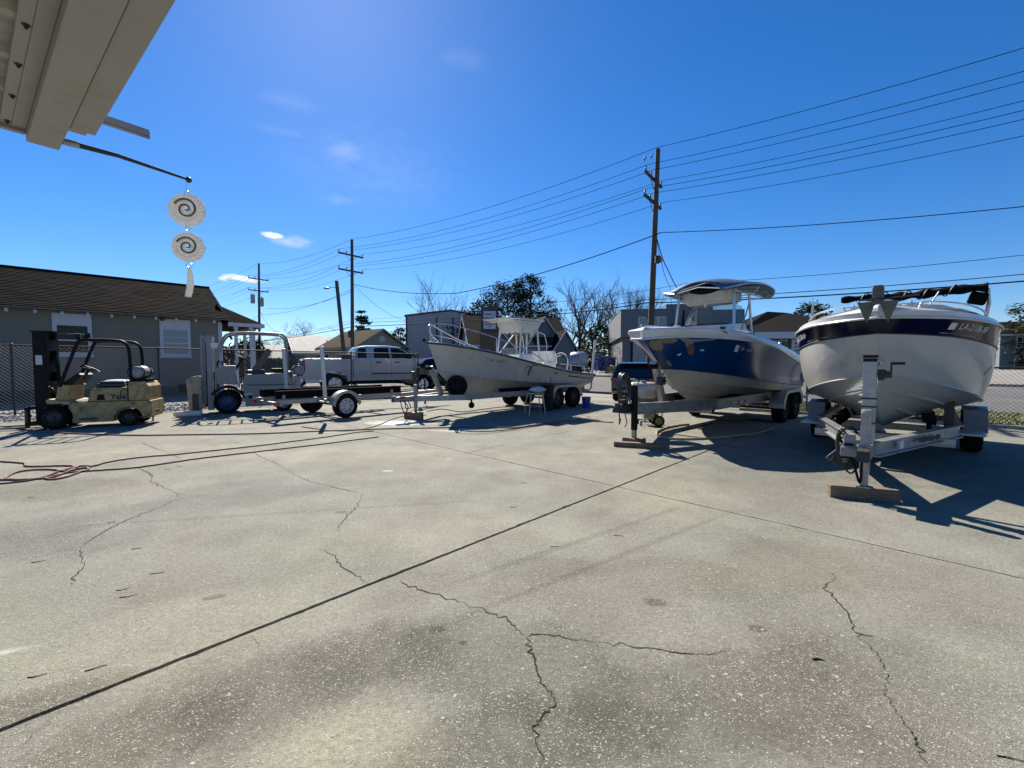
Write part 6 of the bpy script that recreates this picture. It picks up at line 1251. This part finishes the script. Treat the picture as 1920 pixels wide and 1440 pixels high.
def build_suv():
    g = P(1190, 700, 16.0)
    t = T('suv', 'black compact suv seen from behind between the panga boat and the blue boat', 'suv', (g.x, g.y, 0), R(71), sc=.93)
    W2 = .92; prof = [(0, .36), (-.03, .62), (.0, .98), (.10, 1.06), (3.3, 1.02), (4.3, .86), (4.5, .70), (4.48, .34), (4.12, .30)]+arc(3.65, .34, .40, 0, 180, 10)+[(3.1, .26), (1.26, .26)]+arc(.82, .34, .40, 0, 180, 10)+[(.3, .28)]
    b = MB(); rings = []
    b.prism(prof, -W2, W2); b.build('body', m_suv, t, bevel=.06)
    cab = [(.02, 1.03), (.16, 1.30), (.34, 1.56), (.55, 1.62), (1.6, 1.655), (2.4, 1.60), (3.25, 1.03)]
    car_shell('cabin', cab, W2-.03, m_suv, t, .34, 1.03)
    b = MB(); b.plate([(.075, -.66, 1.08), (.075, .66, 1.08), (.295, .60, 1.50), (.295, -.60, 1.50)], (-.02, 0, .006)); b.build('rear_window', m_glass, t)
    b = MB(); b.box((.26, 0, 1.585), (.30, 1.24, .035), ry=R(-8)); b.build('roof_spoiler', m_suv, t, bevel=.012)
    for sg in (-1, 1):
        b = MB(); b.plate([(x, sg*(W2-.015-max(0, z-1.03)*.34), z) for x, z in [(.36, 1.10), (.52, 1.50), (1.7, 1.54), (2.35, 1.50), (2.95, 1.10)]], (0, -sg*.02, 0)); b.build('side_window', m_glass, t)
        b = MB(); b.tube([(.62, sg*.60, 1.62), (.66, sg*.60, 1.67), (2.2, sg*.60, 1.68), (2.3, sg*.60, 1.62)], .018, 6); b.build('roof_rail', m_alu, t)
        b = MB(); b.prism([(sg*.60, .88), (sg*.58, .97), (sg*.93, .99), (sg*.94, .84), (sg*.78, .84)], -.045, .16, ax='x'); b.build('tail_lamp', m_red, t, bevel=.012)
        b = MB(); b.bb((-.05, sg*.62, .55), (-.02, sg*.86, .60)); b.build('rear_reflector', m_redr, t)
        b = MB(); b.box((2.75, sg*(W2+.10), 1.12), (.16, .2, .14)); b.build('wing_mirror', m_suv, t, bevel=.03)
        b = MB(); b.cyl((-.06, sg*.62, .30), (.1, sg*.62, .30), .045, n=10); b.build('exhaust_tip', m_chrome, t)
        for x in (.82, 3.65): wheel(t, (x, (W2-.12)*sg, .345), (0, sg, 0), .345, .235, m_chrome, 'spoke')
    b = MB(); b.bb((-.055, -.26, .70), (-.035, .26, .82)); b.build('number_plate', m_signw, t)
    b = MB(); b.bb((-.05, -.88, .40), (-.02, .88, .44)); b.bb((-.052, -.9, .62), (-.03, .9, .635)); b.build('bumper_trim', m_alu, t)
    b = MB(); b.prism([(1.2, 1.64), (1.4, 1.64), (1.25, 1.74), (1.2, 1.74)], -.02, .02); b.build('roof_aerial', m_suv, t)
build_suv()
def sedan(loc, rz, m, label, sc=1.0):
    t = T('parked_car', label, 'car', loc, rz, 'cars parked along the street', sc=sc); W2 = .90
    prof = [(-1.0, .40), (-1.04, .85), (-.9, .98), (.1, 1.02), (2.7, 1.0), (3.6, .88), (3.72, .70), (3.70, .36), (3.1, .30)]+arc(2.68, .33, .38, 0, 180, 8)+[(2.2, .25), (.42, .25)]+arc(0, .33, .38, 0, 180, 8)+[(-.5, .30)]
    b = MB(); b.prism(prof, -W2, W2); b.build('body', m, t, bevel=.06); car_shell('cabin', [(-.75, 1.0), (-.1, 1.40), (.5, 1.48), (1.3, 1.46), (1.8, 1.34), (2.4, 1.0)], W2-.04, m, t, .34, 1.0)
    for sg in (-1, 1):
        b = MB(); b.plate([(x, sg*(W2-.022-max(0, z-1.0)*.34), z) for x, z in [(-.5, 1.06), (0, 1.38), (.5, 1.42), (1.3, 1.40), (1.7, 1.30), (2.1, 1.06)]], (0, -sg*.02, 0)); b.build('side_window', m_glass, t)
        for x in (0, 2.68): wheel(t, (x, (W2-.12)*sg, .33), (0, sg, 0), .33, .21, m_chrome, 'spoke')
        b = MB(); b.bb((3.55, sg*.55, .70), (3.73, sg*.86, .84)); b.build('headlight', m_signw, t, bevel=.02)
        b = MB(); b.bb((-1.05, sg*.55, .72), (-.95, sg*.88, .88)); b.build('tail_lamp', m_red, t, bevel=.02)
    b = MB(); b.plate([(1.75, -.58, 1.38), (1.75, .58, 1.38), (2.36, .68, 1.05), (2.36, -.68, 1.05)], (.02, 0, .02)); b.build('windscreen', m_glass, t)
    b = MB(); b.plate([(-.70, -.66, 1.05), (-.70, .66, 1.05), (-.13, .58, 1.36), (-.13, -.58, 1.36)], (-.02, 0, .02)); b.build('rear_window', m_glass, t)
g = P(770, 690, 26); sedan((g.x, g.y, .08), R(25), mat('pale_car_paint', (.42, .40, .42), .2, .2, .05, 2, coat=.6), 'pale parked car showing its roof over the pickup bonnet', 1.05)
g = P(795, 700, 21.5); sedan((g.x, g.y, .12), R(10), m_suv, 'dark glossy parked car half hidden by the panga bow', 1.12)
g = P(562, 690, 27); sedan((g.x, g.y, .0), R(20), mat('white_car_paint', (.62, .62, .62), .2, .1, .04, 2, coat=.6), 'white parked car behind the tailgate of the silver pickup')
# shrub caught between the pickup and the panga bow
def shrub(px, py, Y, w, h, n, label, seed, m, cat='shrub'):
    r = random.Random(seed); g = P(px, py, Y); t = T('shrub', label, cat, (g.x, g.y, 0)); b = MB(); s = MB()
    for i in range(14):
        a = r.uniform(0, 6.28); e = Vector((math.cos(a)*w*.4*r.random(), math.sin(a)*w*.4*r.random(), h*r.uniform(.5, .95))); s.tube([(0, 0, 0), e*.5+Vector((0, 0, h*.1)), e], .014, 4, r2=.004)
    for i in range(n):
        a = r.uniform(0, 6.28); q = math.sqrt(r.random()); zz = r.random(); c = Vector((math.cos(a)*w*.5*q*(1-.4*zz), math.sin(a)*w*.5*q*(1-.4*zz), h*(.12+.88*zz))); d = Vector((r.gauss(0, 1), r.gauss(0, 1), r.gauss(0, .7))).normalized(); e = d.orthogonal().normalized(); l = r.uniform(.03, .075)
        b.add([c-d*l, c+e*l*.5, c+d*l, c-e*l*.5], [(0, 1, 2, 3)])
    s.build('stem', m_bark, t); b.build('foliage', m, t, recalc=False)
shrub(838, 700, 20.0, 1.3, 1.55, 900, 'dark untidy shrub between the pickup front and the panga bow', 3, m_leafd)
shrub(1158, 690, 29.0, 1.5, 1.3, 500, 'dry straw coloured brush at the corner of the grey workshop', 4, m_dry)
shrub(1137, 690, 33.0, 3.0, 3.4, 1500, 'dark bushy shrub under the awning between the shop house and workshop', 5, m_leafd)
shrub(890, 690, 34.0, 2.6, 2.7, 700, 'bare brown shrub before the blue grey shop house behind the panga rail', 6, m_twig)

# ------------------------------------------------------------------ things standing about the lot
def at_boat(o, ang, x, y, z=0): q = Matrix.Rotation(ang, 3, 'Z') @ Vector((x, y, 0)); return Vector((o[0]+q.x, o[1]+q.y, z))
c = T('hose_coil', 'coil of black hose hung over the tongue of the blue boat trailer', 'hose', at_boat(BO, BA, -.02, .16, 1.09), R(35))
for k in range(9):
    b = MB(); ph = rnd.uniform(-.05, .05); rx, rz = .14+rnd.uniform(-.012, .012), .29+rnd.uniform(-.03, .03); yy = -.09+k*.022
    b.tube([(rx*math.cos(a)+.012*k-.04, yy+.02*math.sin(a+ph), -.10+rz*math.sin(a)) for a in [i*2*math.pi/26 for i in range(26)]], .0125, 6, closed=True); b.build('hose_loop', m_hosek, c, smooth=60)
d = T('white_tank', 'rust stained white tank lying on the blue boat trailer behind its winch post', 'tank', at_boat(BO, BA, 1.0, .36, .74), 0)
b = MB(); b.lathe([(.001, -.31), (.08, -.30), (.15, -.26), (.17, -.20), (.17, .20), (.15, .26), (.08, .30), (.001, .31)], (0, 0, .17), (1, .0, 0), n=20); b.build('tank_body', mat('stained_white_tank', (.50, .48, .43), .4, 0, .06, 5, 0, 1, ((.25, .13, .07), .35, 3)), d, smooth=50); b = MB(); b.cyl((0, 0, .33), (0, 0, .37), .05, n=10); b.build('tank_valve', m_lift, d)
d = T('tube_bracket', 'bent white metal bracket standing on the trailer tongue beside the black hose coil', 'bracket', at_boat(BO, BA, .50, .24, .74), 0)
b = MB(); b.tube([(0, 0, 0), (-.02, 0, .22), (.07, 0, .36), (-.02, 0, .41), (-.13, 0, .40)], .018, 8); b.build('bent_tube', m_pvc, d, smooth=50); b = MB(); b.box((0, 0, .012), (.1, .08, .024)); b.build('foot', m_pvc, d)
p = T('pressure_washer', 'small wheeled pressure washer on the ground behind the black trailer jack', 'pressure washer', G(1217, 797), R(-6))
b = MB()
for y in (-.2, .2): b.tube([(-.24, y, .10), (.16, y, .10), (.24, y, .16), (.26, y, .55)], .014, 6)
b.cyl((-.1, -.2, .1), (-.1, .2, .1), .012, n=6); b.cyl((.1, -.2, .1), (.1, .2, .1), .012, n=6); b.build('frame', m_dsteel, p)
b = MB(); b.box((-.02, 0, .26), (.26, .26, .2)); b.cyl((-.02, 0, .36), (-.02, 0, .44), .11, n=12); b.build('engine', m_lift, p, bevel=.02); b = MB(); b.cyl((.02, -.2, .22), (.02, .05, .22), .07, n=10); b.build('pump', m_gold, p)
for y in (-.26, .26): wheel(p, (.16, y, .13), (0, 1 if y > 0 else -1, 0), .13, .07, m_gold, 'holes')
b = MB(); b.cyl((-.22, -.18, 0), (-.22, -.18, .12), .02, n=6); b.cyl((-.22, .18, 0), (-.22, .18, .12), .02, n=6); b.build('front_foot', m_rub, p)
s = T('step_stool', 'small metal step stool in the shade beside the panga boat trailer', 'stool', G(1003, 778), R(20))
for x in (-.2, .2):
    for y in (-.14, .14): b = MB(); b.cyl((x*1.25, y*1.3, 0), (x*.9, y, .60), .014, n=6); b.build('leg', m_alu, s)
b = MB(); b.box((0, 0, .615), (.46, .30, .03)); b.build('step', m_alu, s, bevel=.006); b = MB(); b.cyl((-.23, -.17, .25), (.23, -.17, .25), .01, n=6); b.cyl((-.23, .17, .25), (.23, .17, .25), .01, n=6); b.build('brace', m_alu, s)
def rag(name, loc, sx, sy, sz, m, label, seed):
    r = random.Random(seed); b = MB(); rings = []
    for j in range(9):
        th = -math.pi/2+math.pi*j/8; rr = max(math.cos(th), .02); rings.append([Vector((sx*rr*math.cos(a)*(1+r.uniform(-.2, .2)), sy*rr*math.sin(a)*(1+r.uniform(-.2, .2)), sz*(math.sin(th)*.5+.5)*(1+r.uniform(-.12, .12)))) for a in [i*2*math.pi/14 for i in range(14)]])
    b.loft(rings); return tag(b.build(name, m, loc=loc, smooth=70), label, 'towel')
g = G(1003, 778); rag('towel', (g.x+.08, g.y+.02, .632), .23, .17, .17, m_cloth, 'crumpled pale towel lying on the metal step stool', 3)
bk = T('bucket', 'blue plastic bucket on the ground at the stern of the panga boat', 'bucket', G(1099, 764)); b = MB(); b.lathe([(.001, .01), (.115, .01), (.12, .0), (.15, .33), (.16, .335), (.16, .35), (.14, .35), (.112, .03), (.001, .03)], (0, 0, 0), n=20); b.build('bucket_body', m_bluep, bk, smooth=45); b = MB(); b.tube([(.155*math.cos(a), .155*math.sin(a)*.3-.1, .33-.10*math.sin(a)) for a in [i*math.pi/10 for i in range(11)]], .004, 5); b.build('bail_handle', m_steel, bk)
bk = T('wash_pail', 'dark pail with brushes standing before the tandem wheels of the panga trailer', 'bucket', G(1027, 770)); b = MB(); b.lathe([(.001, .0), (.16, .0), (.19, .78), (.20, .80), (.17, .80), (.15, .05), (.001, .05)], (0, 0, 0), n=18); b.build('pail_body', m_plast, bk, smooth=45); b = MB(); b.cyl((.02, 0, .1), (.10, .05, 1.0), .014, n=6); b.cyl((-.04, .02, .1), (-.08, -.02, .95), .012, n=6); b.build('brush_handle', m_wood, bk)
def hose(pts, r, m, label, cat='hose', name='garden_hose', wob=.0, seed=1, group=None):
    rr = random.Random(seed); P_ = [G(x, y, r) for x, y in pts]; q = spline(P_, 8)
    q = [Vector((v.x+rr.gauss(0, wob), v.y+rr.gauss(0, wob), r+.001)) for v in q]; b = MB(); b.tube(q, r, 6); return tag(b.build(name, m, smooth=60), label, cat, group)
hose(((-30, 796), (0, 799), (50, 806), (110, 811), (170, 814), (260, 816), (340, 815), (480, 813), (580, 809), (660, 806), (760, 803), (900, 801), (960, 802), (1000, 797), (1060, 789), (1110, 790), (1150, 792)), .014, m_hoser, 'long red hose running across the lot in front of both forklifts', group='hoses and cords on the lot')
hose(((190, 869), (235, 861), (290, 855), (340, 851), (480, 836), (560, 826), (620, 818), (665, 811), (700, 808)), .010, m_hosed, 'upper of two dark cords running from the tangled loops toward the empty trailer', 'cable', 'extension_cable', .004, 2, 'hoses and cords on the lot')
hose(((-20, 910), (0, 907), (60, 900), (130, 886), (180, 882), (260, 876), (370, 860), (480, 847), (600, 833), (710, 819)), .010, m_hosed, 'lower of two dark cords running from the left edge toward the empty trailer', 'cable', 'extension_cable', .004, 3, 'hoses and cords on the lot')
hose(((-20, 864), (0, 865), (30, 867), (46, 869), (50, 874), (80, 874), (128, 873), (138, 876), (110, 884), (80, 895), (55, 899), (20, 899), (12, 895), (30, 886), (60, 881), (95, 880), (120, 883), (135, 881), (165, 876), (190, 869), (178, 873), (150, 874), (135, 880), (105, 893), (85, 897), (105, 898), (128, 893), (150, 885), (166, 880), (158, 877), (128, 884), (100, 894), (60, 898), (-20, 900)), .012, m_hoser, 'tangled loops of red hose lying on the concrete near the left edge', group='hoses and cords on the lot', wob=.003, seed=5)
hose(((1292, 796), (1275, 797), (1250, 802), (1235, 808), (1231, 813), (1242, 820), (1270, 823), (1320, 822), (1380, 817), (1425, 811), (1450, 803)), .022, m_hoseb, 'thick beige hose curling out from under the blue boat', group='hoses and cords on the lot')
hose(((1280, 806), (1310, 800), (1335, 793), (1350, 787), (1380, 790), (1410, 786), (1440, 789)), .018, m_hosek, 'black hose lying in the shade under the blue boat', group='hoses and cords on the lot')
hose(((845, 802), (870, 808), (905, 809), (950, 806), (1000, 799), (1050, 794)), .009, m_hosek, 'thin black hose curving along the edge of the panga boat shadow', group='hoses and cords on the lot')
hose(((800, 771), (830, 767), (865, 772), (900, 768), (945, 763), (985, 766)), .012, m_hosed, 'dark cord lying under the panga boat hull', 'cable', 'extension_cable', .004, 7, 'hoses and cords on the lot')
hose(((565, 800), (610, 806), (650, 808), (700, 800), (735, 786), (760, 780), (800, 778)), .010, m_hosek, 'dark cord looping around the near wheel of the empty trailer', 'cable', 'extension_cable', .003, 8, 'hoses and cords on the lot')
nz_ = T('hose_nozzle', 'small dark hose fitting standing behind the cream forklift', 'hose fitting', G(287, 789)); b = MB(); b.cyl((0, 0, .0), (0, 0, .10), .018, n=8); b.cyl((0, 0, .1), (0, 0, .13), .035, n=8); b.cyl((0, 0, .0), (0, 0, .012), .04, n=8); b.build('fitting', m_dsteel, nz_)
m_twigd = mat('dead_leaf_brown', (.035, .024, .014), .9, 0, .4, 40)
for i, (px, py, a) in enumerate(((209, 980, .5), (257, 1029, .4), (295, 1075, .3), (337, 875, .1), (315, 881, .2), (58, 933, .3), (231, 1105, .5), (240, 1118, .4), (70, 1267, .4), (180, 1253, .6), (1535, 1238, -.1), (1895, 1423, -.3), (982, 906, .2), (962, 951, .1), (72, 1053, .4), (445, 830, .1), (1040, 1025, .1), (1160, 1005, -.2), (560, 1150, .6), (1620, 1190, -.5))):
    g = G(px, py); L_ = .055+.03*((i*7) % 5)/4*(1.6 if i in (8, 10, 11) else 1); b = MB(); k_ = rnd.uniform(-.012, .012); b.tube([(-L_/2, 0, .002), (-L_*.1, k_, .003), (L_*.2, k_*.6, .003), (L_/2, -k_*.4, .002)], .0024 if i != 10 else .007, 5, r2=.0012); tag(b.build('twig', m_twigd, loc=(g.x, g.y, 0)), 'small dark twig or leaf scrap lying on the sunlit concrete', 'twig', 'twigs scattered on the concrete').rotation_euler = (0, 0, a)
# ------------------------------------------------------------------ trees
def bare_tree(px, Y, h, w, label, seed, upright=.5, levels=5, group='bare winter trees beyond the street', base=0.0):
    r = random.Random(seed); g = P(px, 690, Y); t = T('bare_tree', label, 'tree', (g.x, g.y, 0), 0, group); tr, tw = MB(), MB()
    segs = []
    def grow(p, d, L_, rad, lv):
        n = 3; pts = [p]; q = p; dd = d.copy()
        for i in range(n):
            dd = (dd+Vector((r.gauss(0, .13), r.gauss(0, .13), r.gauss(0, .08)+.05*upright))).normalized(); q = q+dd*(L_/n); pts.append(q)
        (tr if lv < 2 else tw).tube(pts, max(rad, .008), 6 if lv < 2 else 3, r2=max(rad*.6, .006))
        if lv >= levels: return
        k = (r.randint(3, 4) if lv else r.randint(4, 6))
        for i in range(k):
            f = r.uniform(.35, 1.0) if i else 1.0; b = pts[min(int(f*n), n-1)].lerp(pts[min(int(f*n)+1, n)], f*n-int(f*n)) if f < 1 else pts[-1]
            ax = Vector((r.gauss(0, 1), r.gauss(0, 1), r.gauss(0, .4))).normalized(); sp = (.85-.35*upright)*(w/h)*1.7
            nd = (dd+ax*sp*r.uniform(.6, 1.15)+Vector((0, 0, .25*upright))).normalized()
            grow(b, nd, L_*r.uniform(.58, .82), rad*.5, lv+1)
    grow(Vector((0, 0, -.1)), Vector((r.gauss(0, .05), 0, 1)).normalized(), h*.36, h*.018, 0)
    tr.build('trunk', m_bark, t); tw.build('crown', m_twig, t, recalc=False); return t
def leaf_tree(px, Y, h, w, label, seed, n=2600, trunk=.25, m=None, clumps=26, name='evergreen_tree', leaf=.20, cone=0.0, group='evergreen trees beyond the street', flat=.8):
    r = random.Random(seed); g = P(px, 690, Y); t = T(name, label, 'tree', (g.x, g.y, 0), 0, group); b = MB(); tb = MB()
    tb.tube([(0, 0, -.1), (r.uniform(-.1, .1)*w*.2, 0, h*.4), (0, 0, h*.9)], h*.022, 7, r2=h*.005)
    cs = []
    for i in range(clumps):
        zz = trunk+(1-trunk)*((i+.5)/clumps); ww = w*.5*((1-zz)*1.3 if cone else math.sin(math.pi*min(max((zz-trunk)/(1-trunk)*.82+.14, 0), 1))**.7)
        a = i*2.4+r.uniform(-.4, .4); q = r.uniform(.35, 1.0); c = Vector((math.cos(a)*ww*q, math.sin(a)*ww*q, h*zz*r.uniform(.95, 1.02))); cs.append((c, w*r.uniform(.15, .27)*(1.15-.4*zz)))
        tb.tube([(0, 0, h*zz*.85), c*.6+Vector((0, 0, h*zz*.35)), c], h*.006, 4, r2=h*.002)
    for i in range(n):
        c, rr = cs[i % clumps]; d = Vector((r.gauss(0, 1), r.gauss(0, 1), r.gauss(0, flat))); d = d.normalized()*(rr*r.random()**.6*(1.35 if r.random() < .15 else 1)); p = c+Vector((d.x, d.y, d.z*flat)); u_ = Vector((r.gauss(0, 1), r.gauss(0, 1), r.gauss(0, .6))).normalized(); v_ = u_.orthogonal().normalized(); l = leaf*r.uniform(.5, 1.3)
        b.add([p-u_*l, p+v_*l*.45, p+u_*l, p-v_*l*.45], [(0, 1, 2, 3)], 0 if r.random() < .65 else 1)
    tb.build('trunk', m_bark, t); b.build('crown', [m or m_leafd, m_leafo], t, recalc=False); return t
bare_tree(542, 62, 10.5, 12, 'bare spreading tree rising above the tin roofed cottages', 11, .25)
bare_tree(500, 70, 8, 8, 'small bare tree right of the transformer pole base', 12, .3)
bare_tree(612, 72, 9.6, 13, 'round dense bare tree between the cottages and the tan sided house', 13, .3, 5)
bare_tree(804, 68, 15, 12, 'bare tree with upswept limbs showing over the grey warehouse roof', 14, .7)
bare_tree(872, 58, 12, 9, 'thin bare tree left of the dark oaks', 15, .5)
bare_tree(1086, 47, 12.5, 10, 'tall vase shaped bare tree right of the dark oaks', 16, .8, 4)
bare_tree(1066, 52, 9.5, 6.0, 'thin grey bare tree behind the shop house gables', 26, .5, 4)
bare_tree(1118, 45, 12, 9, 'tall bare tree with crowded twigs between the shop house and the workshop', 17, .75, 4)
bare_tree(1145, 52, 9.6, 5.0, 'slender bare tree left of the grey workshop corner', 27, .6, 4)
bare_tree(1178, 50, 11.6, 5.6, 'narrow bare tree above the left corner of the grey workshop', 18, .6, 5)
bare_tree(1228, 50, 10.6, 7.5, 'bare tree behind the tall pole over the workshop roof', 19, .4)
bare_tree(1285, 52, 9.8, 6.5, 'bare tree behind the workshop parapet left of the T top', 28, .5)
bare_tree(1430, 50, 8.6, 8.5, 'wide bare tree seen under the T top beside the hipped roof', 20, .35)
bare_tree(1475, 55, 7.8, 6, 'small bare tree over the hipped roof right of the T top', 21, .4)
bare_tree(1876, 66, 9.2, 8, 'hazy bare tree behind the two storey house at the right edge', 22, .4)
leaf_tree(905, 52, 8.8, 7.5, 'lower olive evergreen tree at the left of the dark oak clump', 31, 3000, .2, m_leafo)
leaf_tree(952, 54, 11.2, 9.5, 'broad dark oak in the middle of the evergreen clump', 32, 9500, .22, clumps=44, leaf=.16)
leaf_tree(994, 53, 12.1, 6.4, 'tallest dark evergreen rising at the right of the oak clump', 33, 8500, .2, clumps=38, leaf=.16)
leaf_tree(1022, 50, 7.6, 4.5, 'short reddish green evergreen right of the tallest evergreen', 34, 1800, .2, m_leafo)
leaf_tree(1132, 42, 5.2, 4.6, 'dark low evergreen mass behind the awning', 35, 2200, .1)
leaf_tree(680, 72, 10.2, 5.2, 'tiered pine standing alone behind the slim utility pole', 36, 2000, .28, clumps=18, name='pine_tree', cone=1, flat=.45, leaf=.26)
leaf_tree(752, 62, 6.6, 4.2, 'dark bush like tree at the left corner of the grey warehouse', 37, 1500, .15)
leaf_tree(1522, 42, 7.3, 5.2, 'round dark evergreen tree over the right end of the hipped roof', 38, 3600, .2)
leaf_tree(1552, 46, 5.8, 3.6, 'small evergreen at the right of the round dark tree', 41, 1200, .15)
leaf_tree(1950, 50, 9, 7.5, 'large olive evergreen at the right edge beside the two storey house', 39, 4200, .12, m_leafo)
leaf_tree(466, 44, 3.6, 5.0, 'dark leafy tree behind the porch posts of the tan house', 40, 2200, .05)
b = MB(); r = random.Random(77)
for i in range(15000):
    a = r.uniform(-1.25, 1.25); D_ = r.uniform(118, 150); hh = 4.2+1.6*math.sin(a*17)+1.1*math.sin(a*41+1)+.8*math.sin(a*90); z = hh*r.random()**.7
    c = Vector((D_*math.sin(a), D_*math.cos(a), z)); d = Vector((r.gauss(0, 1), r.gauss(0, 1), r.gauss(0, 1))).normalized(); e = d.orthogonal().normalized(); l = r.uniform(.3, .7)
    b.add([c-d*l, c+e*l*.5, c+d*l, c-e*l*.5], [(0, 1, 2, 3)], 0 if r.random() < .5 else 1)
tag(b.build('distant_treeline', [m_leafo, m_twig], recalc=False), kind='stuff')
bpy.context.view_layer.update()
